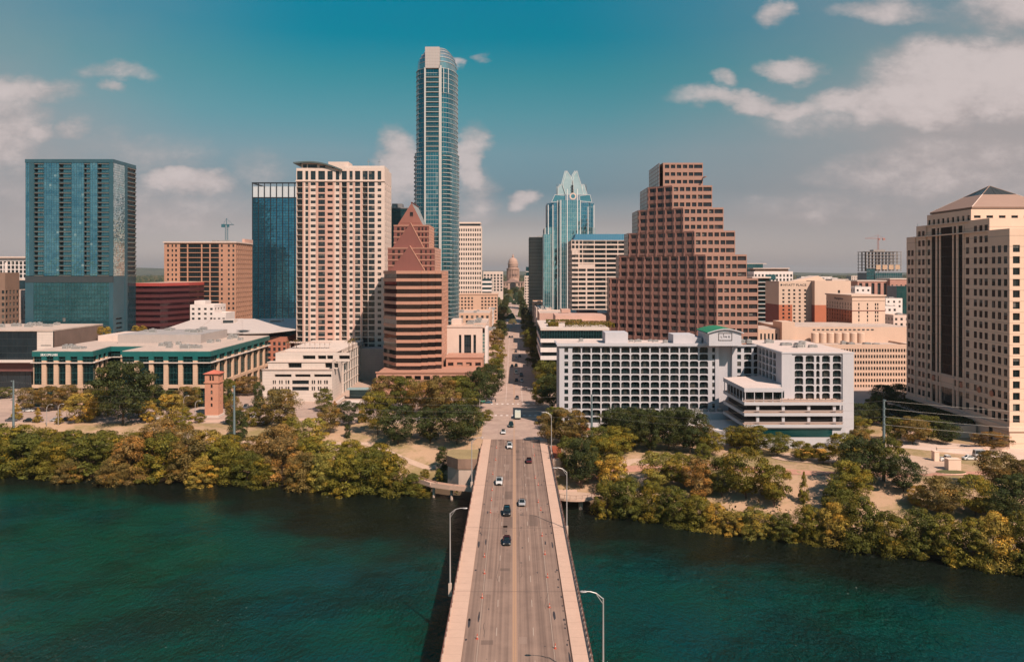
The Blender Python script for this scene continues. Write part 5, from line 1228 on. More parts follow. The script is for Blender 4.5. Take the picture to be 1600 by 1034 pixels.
# --- garden roof office and pink wall beside the avenue
B = Bld('office_building', 'low glass fronted office with a planted roof terrace on the east side of the avenue', 'building', (X(898, 420), 445, 10))
Y = 420; xa, xb = X(846, Y), X(952, Y); zt = Z(513, Y)
B.curtain((xa, Y), (xb, Y), Z(529, Y), Z(516, Y), 26, 2, MATS['dark_green_glass'], MATS['teal_mullion'], .12, .1, .15)
B.curtain((xa, 488), (xa, Y), Z(529, Y), Z(516, Y), 40, 2, MATS['dark_green_glass'], MATS['teal_mullion'], .12, .1, .15)
for a, c, m_ in ((516, 512.5, PALE), (535, 529, WHITE), (550, 543, WHITE), (562, 556, WHITE)): B.w.box(xa - .5, xb, Y - .5, 488, Z(a, Y), Z(c, Y), m_)
for a, c in ((543, 535), (556, 550), (600, 562)): B.g.box(xa + .4, xb, Y + .5, 487.5, max(10, Z(a, Y)), Z(c, Y), glassm('deck_dark_glass', (.012, .02, .022), (.03, .045, .05), .3, .1))  # dark glass set back between the white decks
B.r.box(xa, xb, Y, 488, zt - 1.2, zt - .6, WALK); B.w.box(X(868, 470), xb + 4, 470, 500, zt - .6, zt + 4, PINK)
B.finish()
B = Bld('shop_building', 'blank pinkish party wall building behind the planted roof terrace', 'building', (X(890, 525), 540, 11))
Y = 515; xa, xb = X(843, Y), X(958, Y)
B.wall((xa, Y), (xb, Y), 10, Z(489, Y), PINK); B.wall((xa, 560), (xa, Y), 10, Z(489, Y), PINK, ev(6, 45, 2.6), rw(12, 5, 4.6, 2.6, .8)); B.w.box(X(878, Y), X(892, Y), Y + 4, Y + 18, Z(489, Y), Z(484, Y), PINK)
B.roof([(xa, Y), (xb, Y), (xb, 560), (xa, 560)], Z(489, Y), None, CREAM, .7); B.w.box(X(905, Y), X(935, Y), Y + 6, Y + 24, Z(490, Y), Z(486.5, Y), wallm('maroon_panel', (.13, .055, .05))); B.finish(keep=30)
for lab, px0, px1, Y, dep, pt, m_ in (('narrow pale shop block with its side wall on the east side of the avenue', 830, 843, 590, 70, 484, WHITE), ('low pale shop block farther up the east side of the avenue', 826, 851, 690, 60, 481, CREAM), ('tan shop block under the dark slab tower', 823, 845, 790, 50, 472, TAN2)):
    B = Bld('shop_building', lab, 'building', (X((px0 + px1) / 2, Y), Y + dep / 2, rise(Y))); xa, xb = max(19.3, X(px0, Y)), X(px1, Y) + 6; zt = Z(pt, Y)
    B.block(xa, xb, Y, Y + dep, rise(Y) - 1, zt, m_, S=dict(cols=ev(3, xb - xa, 2.0), rows=rw(zt - 9, 2, 4, 2.2, .8)), W=dict(cols=ev(9, dep, 2.8), rows=rw(rise(Y), max(2, int((zt - rise(Y)) / 4.5)), 4.5, 2.4, .8))); B.units(xa + 2, xb - 4, Y + 4, Y + dep - 8, zt - 1, 4, int(Y)); B.finish(keep=30)

# --- stepped brown office: six terraces, a south face and a diagonal face
B = Bld('office_tower', 'big stepped brown granite office with rows of square windows and a shaded diagonal face', 'tower', (102, 465, 10))
GR = wallm('brown_pink_granite', (.345, .19, .145), .7, .1, .35); GRD = wallm('brown_granite_diagonal_shade', (.30, .155, .125), .7, .1, .35)  # shade on the diagonal face put into a darker copy of the granite
WGB = glassm('mauve_window_glass', (.012, .018, .024), (.035, .04, .05), .35, .07, .7, .15, .1, (.09, .07, .07))
c30, s30 = math.cos(math.radians(42)), math.sin(math.radians(42))
def diag(px):
    k = (px - VX) / F; t = (112.0 - k * 440) / (c30 + k * s30); return (112.0 - c30 * t, 440 + s30 * t)
tops = [Z(435, 440), Z(397.5, 443), Z(360, 446), Z(323.5, 450), Z(288, 453), Z(252, 456)]
Apx = [953, 968, 983, 998, 1013, 1030.5]; Bpx = [1119, 1102, 1084.5, 1067, 1050, 1036]
low = 10.0
for k in range(6):
    A, C = diag(Apx[k]), diag(Bpx[k]); zt = tops[k]; Ls = 23.2; Cx = (C[0] + Ls, C[1]); Dp = (Cx[0], 512.0); Ep = (A[0], max(A[1] + 14, 500))
    Ld = math.hypot(C[0] - A[0], C[1] - A[1]); ncol = max(1, round(Ld / 6.0)); nr = 3 if k else 14; ph = (zt - low) / nr if k else 4.43
    z0 = low; rows = rw(zt - nr * 4.43, nr, 4.43, 2.35, 1.1) if not k else rw(zt - 13.3, 3, 4.43, 2.35, 1.1)
    if k == 5: rows = rw(zt - 13.3, 3, 4.43, 2.1, 1.25)
    if Ld > 3:
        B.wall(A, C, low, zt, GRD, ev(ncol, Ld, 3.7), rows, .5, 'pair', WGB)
        u = ((C[0] - A[0]) / Ld, (C[1] - A[1]) / Ld)
        for q in range(ncol + 1):
            c = (A[0] + u[0] * Ld * q / ncol, A[1] + u[1] * Ld * q / ncol); n_ = (u[1], -u[0])
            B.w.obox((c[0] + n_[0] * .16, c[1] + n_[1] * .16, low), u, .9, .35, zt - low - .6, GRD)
            for r_ in rows: B.w.obox((c[0] + n_[0] * .34, c[1] + n_[1] * .34, r_[0]), u, .55, .06, r_[1] - r_[0], WGB)
    cols = ev(5, 17.4, 2.6, .6) + [(18.0, 22.8)]
    B.wall(C, Cx, low, zt, GR, cols, rows, .7, 'pair', WGB)
    B.wall(Cx, Dp, low, zt, GR)
    B.curtain(Ep, A, zt - 13.5 if k else 40, zt, 5, 6 if k else 14, glassm('grey_reflect_glass', (.34, .34, .33), (.42, .40, .385), .45, .3, .5, .0), GR, .12, .3, .1, .0) if A[1] + 14 > 0 else None
    B.w.face([(*Ep, low), (*A, low), (*A, zt - 13.5 if k else 40), (*Ep, zt - 13.5 if k else 40)], GR)
    B.w.face([(*Dp, low), (*Ep, low), (*Ep, zt), (*Dp, zt)], GR)
    B.roof([A, C, Cx, Dp, Ep], zt, None, GR, .8) if Ld > 3 else B.roof([C, Cx, Dp, Ep], zt, None, GR, .8)
    low = zt - .8; B.part('glazing', B.g); B.g = MB()
B.fl.box(diag(1036)[0] + 23, X(1105, 456), 457, 470, Z(276, 456), Z(275, 456), GR); B.units(diag(1036)[0] + 5, diag(1036)[0] + 18, 470, 480, tops[5] - .8, 4, 3, .9)
B.finish()

# --- white arcaded hotel
B = Bld('hotel_building', 'long white hotel slab with rows of arched balconies and a green barrel roofed lift tower', 'hotel', (85, 318, 10))
HW = wallm('hotel_white_paint', (.49, .47, .49), .8, .06); HG = glassm('hotel_glass', (.004, .014, .017), (.010, .032, .034), .15, .07, .6, .15, .22, (.09, .085, .075))
Y = 322; xa = X(874, Y); zt = Z(540.5, Y); fh = 10.9 * Y / F
def hx(v): return X(780 + v / 3.81, Y) - xa
rows = [(zt - (k + 1) * fh, zt - (k + 1) * fh + fh - .42) for k in range(11)]; xw = X(1123, Y)
sm = [(a + .3, c - .25) for a, c in rows]
pieces = [(0, hx(415), [(hx(388), hx(411))], sm, .4, 'punch', 0, 'window'), (hx(415), hx(1255), [(hx(435 + 58.3 * k), hx(486 + 58.3 * k)) for k in range(14)], rows, .9, 'arch', 1.0, 'arched_balcony'), (hx(1255), xw - xa, [(hx(1268), hx(1293))], sm, .4, 'punch', 0, 'window')]
for u0, u1, cols, rws, d, kd, ar_, nm in pieces:
    B.wall((xa + u0, Y), (xa + u1, Y), 10, zt, HW, [(a - u0, c - u0) for a, c in cols], rws, d, kd, HG, arch=ar_, name=nm)
B.wall((xa, 343), (xa, Y), 10, zt, HW)
B.w.box(xa + .05, X(1155, Y), 324, 343, 10, zt - .02, HW)
B.fl.box(xa - 1.0, xw + .3, Y - .8, 343.5, zt, zt + .5, HW); B.r.box(xa - .6, X(1160, Y), Y, 343, zt + .5, zt + .62, wallm('pale_pink_roof', (.62, .50, .45), .9, .15)); B.fl.box(xa - .9, xw, Y - .7, Y - .3, zt + .5, zt + 1.2, HW)
for a, c, h in ((948, 984, 5.0), (1056, 1090, 4.2), (1090, 1101, 3.0)): B.w.box(X(a, Y), X(c, Y), Y + 5, Y + 16, zt + .6, zt + h, HW)
# recess wall and second wing
xr2 = X(1144, Y); B.w.box(xw, xr2, Y + 4, Y + 20, 10, zt - .01, HW); B.w.box(X(1106, Y), xw + .02, Y - .6, Y + 6, Z(604, Y), zt - .4, HW) if 0 else None
xe = 98.4
def h2(v): return X(780 + v / 3.81, Y)
c1 = [(h2(1417) - xr2, h2(1440) - xr2)]
B.wall((xr2, Y), (h2(1450), Y), 10, zt, HW, c1, sm, .4, 'punch', HG)
B.wall((h2(1450), Y), (xe, Y), 10, zt, HW, [(.5, 3.6), (4.4, 7.6)], rows, .9, 'arch', HG, arch=1.0, name='arched_balcony')
B.fl.box(xr2, xe, Y - .8, Y, zt, zt + .5, HW); B.wall((xr2, Y + 4), (xr2, Y), 10, zt, HW)
# wing toward the lake: shaded west face and south face
Y2 = 292; zt2 = zt; xE = X(1333, Y2)
B.wall((xe, Y), (xe, Y2), 10, zt, HW, [(1.8 + 4.4 * k, 5.2 + 4.4 * k) for k in range(5)], rows, .9, 'arch', HG, arch=1.0, name='arched_balcony')
def h3(v): return X(1180 + v / 3.81, Y2) - xe
f3 = 6 ; r3 = [(Z(y + 10.5, Y2), Z(y, Y2)) for y in (555.5, 567, 578.5, 590.2, 602, 613.8)]
B.wall((xe, Y2), (xE, Y2), Z(640, Y2), zt, HW, [(h3(235), h3(286)), (h3(300), h3(351)), (h3(363), h3(384)), (h3(398), h3(445)), (h3(462), h3(512))], r3, .9, 'arch', HG, arch=.9, name='arched_balcony')
B.w.box(xe + 1.7, xE - .02, Y2 + 1.9, 343, 10, zt - .02, HW); B.w.box(xE - .3, xE, Y2 + .1, 343, 10, zt - .05, HW)
B.fl.box(xe - .4, xE + .4, Y2 - .5, 343.5, zt, zt + .5, HW); B.fl.box(xe - .3, X(1237, Y2), Y2 - .35, Y2 + .02, Z(632, Y2), zt, HW); B.fl.box(X(1316, Y2), xE + .05, Y2 - .45, Y2 + .3, 9.5, zt - .03, HW)
B.units(xa + 4, X(1050, Y), 326, 340, zt + .62, 7, 41, .7); B.r.box(xe, xE - .1, Y2, 343, zt + .5, zt + .62, MATS['pale_pink_roof']); B.units(xe + 4, xE - 5, 300, 336, zt + .6, 8, 21, .9)
for k in range(5): B.unit(84 + k * 3.0, 328, zt + .6, 2.2, 2.4, 1.6)
# lift tower with barrel roof
bm = MB(); GRN = plain('green_barrel_roof', (.02, .20, .10), .6); x0, x1 = X(1108, 317), X(1158.5, 317); yf, yb = 317, 336; z0, ze, zc_ = zt + .5, Z(521, 317), Z(515.5, 317)
bm.box(x0, x1, yf, yb, z0, ze, HW); N = 14
arcp = [(lerp(x0 - .8, x1 + .8, k / N), ze + (zc_ - ze + .2) * math.sin(math.pi * k / N)) for k in range(N + 1)]
bm.face([(x, yf - .02, z) for x, z in arcp] , HW)
B.part('lift_tower', bm); bm = MB()
for (a, za_), (c, zc2) in zip(arcp, arcp[1:]):
    bm.face([(a, yf - .8, za_ + .4), (c, yf - .8, zc2 + .4), (c, yb, zc2 + .4), (a, yb, za_ + .4)], GRN); bm.face([(a, yf - .8, za_), (c, yf - .8, zc2), (c, yf - .8, zc2 + .4), (a, yf - .8, za_ + .4)], HW); bm.face([(a, yb, za_ + .1), (c, yb, zc2 + .1), (c, yf - .8, zc2), (a, yf - .8, za_)], HW)
B.part('barrel_roof', bm)
B.w.box(xw - 1.5, xw + .05, Y - .4, Y + 4.2, 10, zt + .5, HW)
sx0, sx1, sz0, sz1 = X(1122.5, 317), X(1144, 317), Z(532, 317), Z(520, 317); SG = plain('sign_grey', (.10, .085, .08), .6); bm = MB()
for q in ((sx0, sx1, sz0, sz0 + .22), (sx0, sx1, sz1 - .22, sz1), (sx0, sx0 + .22, sz0, sz1), (sx1 - .22, sx1, sz0, sz1)): bm.box(q[0], q[1], yf - .14, yf - .02, q[2], q[3], SG)
bm.box(X(1130.6, 317) - .06, X(1130.6, 317) + .06, yf - .13, yf - .02, Z(527, 317), sz1, SG); B.part('sign_frame', bm)
text('sign_lettering', 'L  N E', .95, plain('sign_dark', (.03, .025, .03), .6), (X(1126, 317), yf - .03, Z(527.3, 317)), 0, B.root, .08, X(1140, 317) - X(1126, 317))
# terrace and parking decks under the wing
xd0, xd1 = X(1163, 284), X(1318, 284)
TZ = [(612.5, 606), (633, 628), (650, 645), (668, 663)]
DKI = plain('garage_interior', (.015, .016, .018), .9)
Pd = [(xd0, 284), (xd1, 284), (xd1, 292), (xe, 292), (xe, 318), (X(1130, 312), 312)]
xm_ = X(1224, 284); Pt = [(xd0, 284), (xm_, 284), (xm_, 292), (xe, 292), (xe, 318), (X(1130, 312), 312)]
for k, (a, c) in enumerate(TZ):
    B.fl.prism(Pt if k == 0 else Pd, Z(a, 284), Z(c, 284), HW, MATS['pale_pink_roof'] if k == 0 else WALK)
Pi_ = [(xd0 + 1.5, 286), (xd1 - .5, 286), (xd1 - .5, 292), (xe, 292), (xe, 317), (X(1130, 312) + 2, 312)]
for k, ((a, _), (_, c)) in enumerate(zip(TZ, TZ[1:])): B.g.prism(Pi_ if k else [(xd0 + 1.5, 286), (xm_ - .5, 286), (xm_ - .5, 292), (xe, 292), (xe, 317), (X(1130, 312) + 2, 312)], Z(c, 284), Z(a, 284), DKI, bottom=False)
for k in range(5): x = lerp(xd0 + .4, xm_ - .4, k / 4); B.fl.box(x - .14, x + .14, 284.15, 284.45, Z(628, 284), Z(612.5, 284), HW)
for k in range(4): x = lerp(xd0 + 5, xd1 - 3, k / 3); B.fl.box(x - .5, x + .5, 284.6, 285.4, Z(663, 284), Z(633, 284), HW)
wp = pane_mesh(3.2, 2.6, 'strip', HG)
for k in range(4): put('terrace_window', wp, B.root, (xd0 + 1.5 + k * 3.35, 285.6, Z(623, 284)))
bm = MB()
for z in (Z(626, 284), Z(643, 284), Z(661, 284)): bm.box(xd0, xd1, 284.05, 284.15, z, z + .5, plain('rail_pinkish', (.38, .29, .26), .6))
B.part('deck_rail', bm)
B.w.box(xd0 + 4, xd1 + 1, 285, 300, 9.5, Z(668, 284), HW); B.g.box(X(1190, 284), X(1302, 284), 284.85, 285, Z(683, 284), Z(671, 284), glassm('lobby_teal_glass', (.004, .05, .055), (.012, .10, .105), .5, .08))
u = Vector((X(1130, 312) - xd0, 28)).normalized()
for k in range(7): bm = MB(); bm.obox((xd0 + u.x * (2 + k * 4), 284 + u.y * (2 + k * 4), Z(628, 284)), (u.x, u.y), .25, .25, 4.2, HW); B.part('terrace_post', bm)
for k in range(9):   # tables and chairs along the open terrace
    x = lerp(xm_ + 1.5, xd1 - 2, k / 8); bm = MB(); bm.lathe([(.5, Z(628, 284) + .72), (.5, Z(628, 284) + .76)], x, 286.5, 10, WALK); bm.tube([(x, 286.5, Z(628, 284)), (x, 286.5, Z(628, 284) + .72)], .06, 6, DARKF)
    for s in (-.8, .8): bm.box(x + s - .22, x + s + .22, 286.3, 286.75, Z(628, 284) + .4, Z(628, 284) + .46, MATS['brown_brick']); bm.box(x + s * 1.25 - .03, x + s * 1.25 + .03, 286.3, 286.75, Z(628, 284), Z(628, 284) + .9, MATS['brown_brick'])
    B.part('terrace_table', bm)
B.finish()
# white entrance pavilion in front of it
B = Bld('pavilion', 'white flat roofed entrance pavilion with a rounded canopy in front of the white hotel', 'pavilion', (82, 300, 10))
B.w.prism([(66, 296), (80, 290), (85, 294), (86, 312), (66, 314)], 10, 15.0, HW, wallm('white_membrane_roof', (.70, .62, .58), .8, .12)); B.w.box(60, 84, 313, 321.5, 10, 17.5, HW); B.g.box(79.5, 85, 289.8, 296, 10.2, 14, MATS['lobby_teal_glass'])
for k in range(6): B.unit(66 + k * 3, 316, 17.5, 2, 2.2, 1.2)
B.finish()

# --- buildings behind the white hotel
B = Bld('office_building', 'long beige precast office with a tight grid of small windows behind the white hotel', 'building', (190, 452, 10))
BE = wallm('beige_precast', (.60, .42, .32), .85, .08); Y = 432; xa, xb = X(1262, 432), X(1424, 432); zt = Z(538, Y)
B.block(xa, xb, Y, 472, 6, zt, BE, S=dict(cols=ev(38, xb - xa, .95), rows=rw(Z(608, Y), 7, 3.24, 1.75, .7), depth=.45, kind='punch'))
zs = Z(511, 457); x0 = X(1222, 457)
B.w.box(x0, 228, 457, 500, zt - 1, zs, BE); B.r.box(x0 + .2, 227.8, 457.2, 499.8, zs, zs + .15, ROOF); B.w.box(x0 - .4, X(1242, 456), 456, 472, zt - 1, Z(503, 456), BE)
B.w.box(X(1162, 460), x0 - .5, 460, 490, 8, Z(515, 460), BE); B.r.box(X(1162, 460), x0 - .5, 460, 490, Z(515, 460), Z(514, 460), ROOF)
for k in range(7): bm = MB(); bm.lathe([(2.1, zt - .9), (2.1, Z(521, 450)), (1.7, Z(520, 450))], X(1276 + k * 12, 450), 452.5, 16, BE); B.part('cooling_tower', bm)
for k in range(14): B.w.box(X(1270 + k * 7, 457), X(1274 + k * 7, 457), 456.9, 457, Z(516, 457), Z(514, 457), DARKF)
for k in range(9): B.w.box(X(1164 + k * 6, 460), X(1166.5 + k * 6, 460), 459.9, 460, Z(530, 460), Z(521, 460), WG)
B.units(165, 205, 435, 447, zt - 1, 5, 9); B.finish()

TER = wallm('terracotta_stucco', (.46, .155, .085), .85, .1); BEI = wallm('beige_stucco', (.62, .45, .35), .85, .06); TER_DARK = wallm('terracotta_shade_and_band', (.24, .075, .06), .85, .1)  # west walls' shade painted as a darker terracotta, also used for a band course
B = Bld('hotel_building', 'two tone beige and terracotta hotel with black lettering across its top', 'hotel', (X(1265, 560), 580, 13))
Y = 560; zt = Z(439.5, Y); zs = Z(476, Y); x0, x1 = X(1217, Y), X(1273, Y); L = x1 - x0
def two(p0, p1, up_, lo_, cols=(), rows=(), top=zt, sp=zs):
    B.wall(p0, p1, 11, sp, lo_, cols, [r for r in rows if r[1] < sp], .35); B.wall(p0, p1, sp, top, up_, cols, [r for r in rows if r[0] > sp], .35)
RR = [(Z(y + 3.2, Y), Z(y, Y)) for y in (452, 458, 464, 470, 476.6, 482.5, 488.5, 494.5, 500, 506)]; RR = [(a, c if not (a < zs < c) else zs - .02) for a, c in RR]
c2 = [((X(px - 1.6, Y) - x0), (X(px + 1.7, Y) - x0)) for px in (1224, 1233, 1241, 1249.5, 1258)]
two((x0, Y), (X(1238, Y), Y), BEI, TER, c2[:2], RR); two((X(1238, Y), Y), (X(1268, Y), Y), BEI, BEI, [(a - (X(1238, Y) - x0), c - (X(1238, Y) - x0)) for a, c in c2[2:]], RR)
two((x0, Y + 30), (x0, Y), BEI, TER_DARK); xt = X(1273, Y - 6)
B.wall((xt, Y + 10), (xt, Y - 6), zs, zt + .5, BEI); B.wall((xt, Y + 10), (xt, Y - 6), 11, zs, TER_DARK)
two((xt, Y - 6), (X(1329, Y - 6), Y - 6), BEI, TER, [(X(1305, Y) - xt - .6, X(1305, Y) - xt + 1.0)], [(Z(458, Y), Z(453, Y))], top=zt + .5)
B.w.box(x0 + .2, X(1330, Y), Y + .5, Y + 28, 11, zt - .4, BEI); B.r.box(x0, X(1330, Y), Y + .4, Y + 30, zt - .4, zt - .2, ROOF)
bm = MB(); yg = Y + 14; bm.face([(X(1245, Y), yg, zt - .2), (X(1305, Y), yg, zt - .2), (X(1291, Y), yg + .2, Z(431, Y))], BEI); bm.face([(X(1305, Y), yg, zt - .2), (X(1318, Y), yg + 24, zt - .2), (X(1296, Y), yg + 24, Z(431, Y)), (X(1291, Y), yg + .2, Z(431, Y))], CREAM); bm.face([(X(1262, Y), yg + 24, zt - .2), (X(1245, Y), yg, zt - .2), (X(1291, Y), yg + .2, Z(431, Y)), (X(1296, Y), yg + 24, Z(431, Y))], CREAM); B.part('roof_gable', bm)
text('sign_lettering', 'HYATT PLACE', 2.2, MATS['sign_dark'], (X(1224, Y), Y - .02, Z(446.8, Y)), 0, B.root, .12, X(1259.5, Y) - X(1224, Y))
bm = MB(); bm.lathe([(.7, 0), (.7, .15)], 0, 0, 10, MATS['sign_dark']); o = put('sign_emblem', bm.mesh('sign_emblem'), B.root, (X(1221, Y), Y - .01, Z(445, Y))); o.rotation_euler = (math.pi / 2, 0, 0)
B.finish()
B = Bld('hotel_building', 'smaller beige hotel with a shaded side wall and terracotta lower floors', 'hotel', (X(1345, 495), 510, 12))
Y = 490; xw_ = X(1331.5, Y); yb_ = xw_ * F / (1291 - VX); zt = Z(463, Y); zs = Z(485, Y); xe_ = X(1383, Y)
RR = [(Z(y + 4.2, Y), Z(y, Y)) for y in (473.5, 479.3, 486, 492, 498, 504.5, 511, 517)]; RR = [(a if not (a < zs < c) else zs + .05, c) for a, c in RR]
two((xw_, yb_), (xw_, Y), BEI, TER, ev(10, yb_ - Y, 1.3), RR, zt, zs); two((xw_, Y), (xe_, Y), BEI, BEI, [(X(p - 1, Y) - xw_, X(p + 1, Y) - xw_) for p in (1342, 1355.5, 1368, 1371.5)], RR[:6:1], zt, zs)
B.w.box(xw_ + .5, xe_ - .1, Y + .6, yb_, 11, zt - .2, BEI); B.fl.box(xw_ - .7, xe_ + .5, Y - .7, yb_ + .5, zt, zt + .9, BEI); B.fl.box(xw_ - .2, xe_ + .2, Y - .25, yb_, zs - .3, zs, TER_DARK); B.fl.box(xw_ - .2, xe_ + .2, Y - .25, yb_, zt - 2.6, zt - 2.4, BEI)
o = text('sign_lettering', 'Hampton', 2.2, MATS['sign_dark'], (xw_ - .05, Y + 27, Z(468, 510)), -math.pi / 2, B.root, .12, 13); B.finish()
B = Bld('apartment_building', 'dark balconied slab between the stepped brown office and the two tone hotel', 'building', (X(1195, 640), 655, 13))
Y = 640; xa, xb = X(1176, Y), X(1204, Y)
for k in range(16): z = 12 + k * 3.5; B.fl.box(xa, xb, Y, Y + 25, z, z + .5, WHITE); B.g.box(xa + .5, xb - .5, Y + 1.6, Y + 24, z + .5, z + 3.5, DK); B.mu.box(xa + .1, xb - .1, Y + .02, Y + .1, z + .5, z + 1.5, MATS['balcony_glass'])
B.fl.box(xa - .3, xb + .3, Y - .3, Y + 25, 12 + 16 * 3.5, 69.2, CREAM); B.finish()
B = Bld('office_building', 'teal glass cube with a white podium seen above the balconied slab', 'building', (X(1182, 850), 865, 16))
Y = 850; xa, xb = X(1164, Y), X(1192, Y)
B.curtain((xa, Y), (xb, Y), 60, Z(412.5, Y), 9, 5, MATS['teal_block_glass'], DARKF, .1, .2); B.curtain((xa, Y + 22), (xa, Y), 60, Z(412.5, Y), 9, 5, MATS['teal_block_glass'], DARKF, .1, .2); B.w.box(xa + .1, xb, Y + .1, Y + 22, 14, Z(412.5, Y) - .1, GREYM); B.r.box(xa, xb + 4, Y, Y + 22, Z(412.5, Y), Z(411.5, Y), CREAM); B.finish()
B = Bld('apartment_building', 'white and teal apartment block with a flat brown roof above the two tone hotel', 'building', (X(1208, 800), 815, 16))
Y = 800; xa, xb = X(1178, Y), X(1239, Y)
B.block(xa, xb, Y, Y + 22, 14, Z(424, Y), WHITE, S=dict(cols=ev(11, xb - xa, 2.0), rows=rw(Z(440, Y), 2, 4.2, 2.6, .6)), W=dict(cols=ev(6, 22, 2), rows=rw(Z(440, Y), 2, 4.2, 2.6, .6)))
B.w.box(xa + 2, xb - 4, Y + 2, Y + 20, Z(424, Y), Z(420, Y), MATS['brown_brick']); B.fl.box(xa - .5, xb - 3, Y + .5, Y + 21, Z(420, Y), Z(418.8, Y), CREAM); B.g.box(X(1197, Y), X(1212, Y), Y - .3, Y, Z(437, Y), Z(429, Y), MATS['teal_block_glass']); B.finish()

# --- tall east office with pyramid roof
B = Bld('office_tower', 'tall cream limestone office with a tall dark glass strip and a tan pyramid roof', 'tower', (200, 325, 10))
LS = wallm('cream_limestone', (.74, .52, .395), .85, .07, joint=3.9); LSB = wallm('limestone_band', (.76, .54, .42), .85, .06); LG = glassm('black_green_window', (.004, .009, .010), (.010, .018, .019), .0, .06, .3, .15, .08)
xw_ = 178.0
lv = [(310.0, 343.0, Z(327, 310), 178.0, 212), (297.0, 351.0, Z(341, 297), 177.4, 226), (284.0, 358.5, Z(357, 284), 176.8, 240)]
fh = 4.05; zb = 18.5
def rws(zt, skip=1.4): n = int((zt - skip - zb) / fh); return rw(zb, n, fh, 2.55, .85)
yA0, yA1, zA, xA, xA2 = lv[0]; yB0, yB1, zB, xB, xB2 = lv[1]; yC0, yC1, zC, xC, xC2 = lv[2]
# west walls: each terrace's visible strip, from far to near
def west(x, ya, yb_, zt, cols, **k): B.wall((x, yb_), (x, ya), 17.2, zt, LS, [(yb_ - c - .12, yb_ - a + .12) for a, c in sorted(cols, reverse=True)], rws(zt), .13, 'pair', LG, **k)
west(xC, yB1, yC1, zC, [(yB1 + 1.3, yB1 + 3.2), (yB1 + 4.4, yB1 + 6.3)]); west(xB, yA1, yB1, zB, [(yA1 + 1.0, yA1 + 2.9), (yA1 + 4.4, yA1 + 6.3)])
west(xA, 340, yA1, zA - 6.0, [(340.6, 342.4)]); west(xA, yA0, 314.6, zA - 6.0, [(311.4, 313.4)])
B.wall((xA, yA1), (xA, yA0), zA - 6.0, zA, LS, ev(9, 33, 1.7), [(zA - 4.9, zA - 2.2)], .4, 'pair', LG)
stripz = (31.0, zA - 6.0)
segs = [(314.6, 315.6, 0), (315.6, 318.6, 1), (318.6, 320.2, 0), (320.2, 322, 1), (322, 323.0, 0), (323.0, 331.8, 2), (331.8, 333.0, 0), (333.0, 334.6, 1), (334.6, 335.8, 0), (335.8, 339, 1), (339, 340, 0)]
for a, c, k in segs:
    if k: B.curtain((xA + .15, c), (xA + .15, a), stripz[0], stripz[1], max(1, round((c - a) / 1.5)), 15, glassm('strip_black_glass', (.003, .008, .009), (.008, .015, .016), 0, .1, .08, .1), DARKF, .07, .12, .08); B.wall((xA, c), (xA, a), 17.2, stripz[0], LS, [(.25, c - a - .25)], [(18.3, 25.5), (27.0, 29.6)] if k != 2 else [(18.3, 25.5)], .13, 'grid', LG)
    else: B.w.box(xA - .22, xA + .9, a, c, 17.2, stripz[1], LS)
B.w.box(xA + .95, xA + 1.4, 314.6, 340, 17.2, zA - 6.0, LS)
west(xB, yB0, yA0, zB, [(yB0 + 1.2, yB0 + 3.0), (yB0 + 4.6, yB0 + 6.4), (yB0 + 8.2, yB0 + 10.0)]); west(xC, yC0, yB0, zC, [(yC0 + 1.4, yC0 + 3.2), (yC0 + 5.0, yC0 + 6.8), (yC0 + 8.6, yC0 + 10.4)])
# south walls
B.wall((xC, yC0), (xC2, yC0), 17.2, zC, LS, ev(13, xC2 - xC, 2.5), rws(zC), .4, 'pair', LG); B.wall((xB, yB0), (xB2, yB0), zC - 2, zB, LS, ev(10, xB2 - xB, 2.1), [], .4); B.wall((xA, yA0), (xA2, yA0), zB - 2, zA, LS, ev(7, xA2 - xA, 2.6), [(zA - 3.4, zA - 2.4)], .4, 'strip', LG)
for (x, a, c) in ((xB, yB0, yC0), (xA, yA0, yB0)): pass
B.w.face([(xB, yA1, 17.2), (xA, yA1, 17.2), (xA, yA1, zB), (xB, yA1, zB)], LS); B.w.face([(xC, yB1, 17.2), (xB, yB1, 17.2), (xB, yB1, zC), (xC, yB1, zC)], LS); B.w.face([(xA, yA0, 17.2), (xB, yA0, 17.2), (xB, yA0, zB), (xA, yA0, zB)], LS); B.w.face([(xB, yB0, 17.2), (xC, yB0, 17.2), (xC, yB0, zC), (xB, yB0, zC)], LS)
B.roof([(xA, yA0), (xA2, yA0), (xA2, yA1), (xA, yA1)], zA, None, LS, .6); B.r.face([(xB, yB0, zB - .5), (xB2, yB0, zB - .5), (xB2, yB1, zB - .5), (xB, yB1, zB - .5)], ROOF); B.r.face([(xC, yC0, zC - .5), (xC2, yC0, zC - .5), (xC2, yC1, zC - .5), (xC, yC1, zC - .5)], ROOF)
for (x, x2, y0_, y1_, z) in ((xB, xB2, yB0, yB1, zB), (xC, xC2, yC0, yC1, zC)): B.w.box(x + .02, x + .4, y0_ + .02, y1_ - .02, z - .5, z, LS); B.w.box(x + .4, x2, y0_ + .02, y0_ + .4, z - .5, z, LS); B.w.box(x2 - .4, x2, y0_, y1_, 12, z - .02, LS); B.w.box(x + .4, x2 - .4, y1_ - .4, y1_ - .02, 12, z - .02, LS)
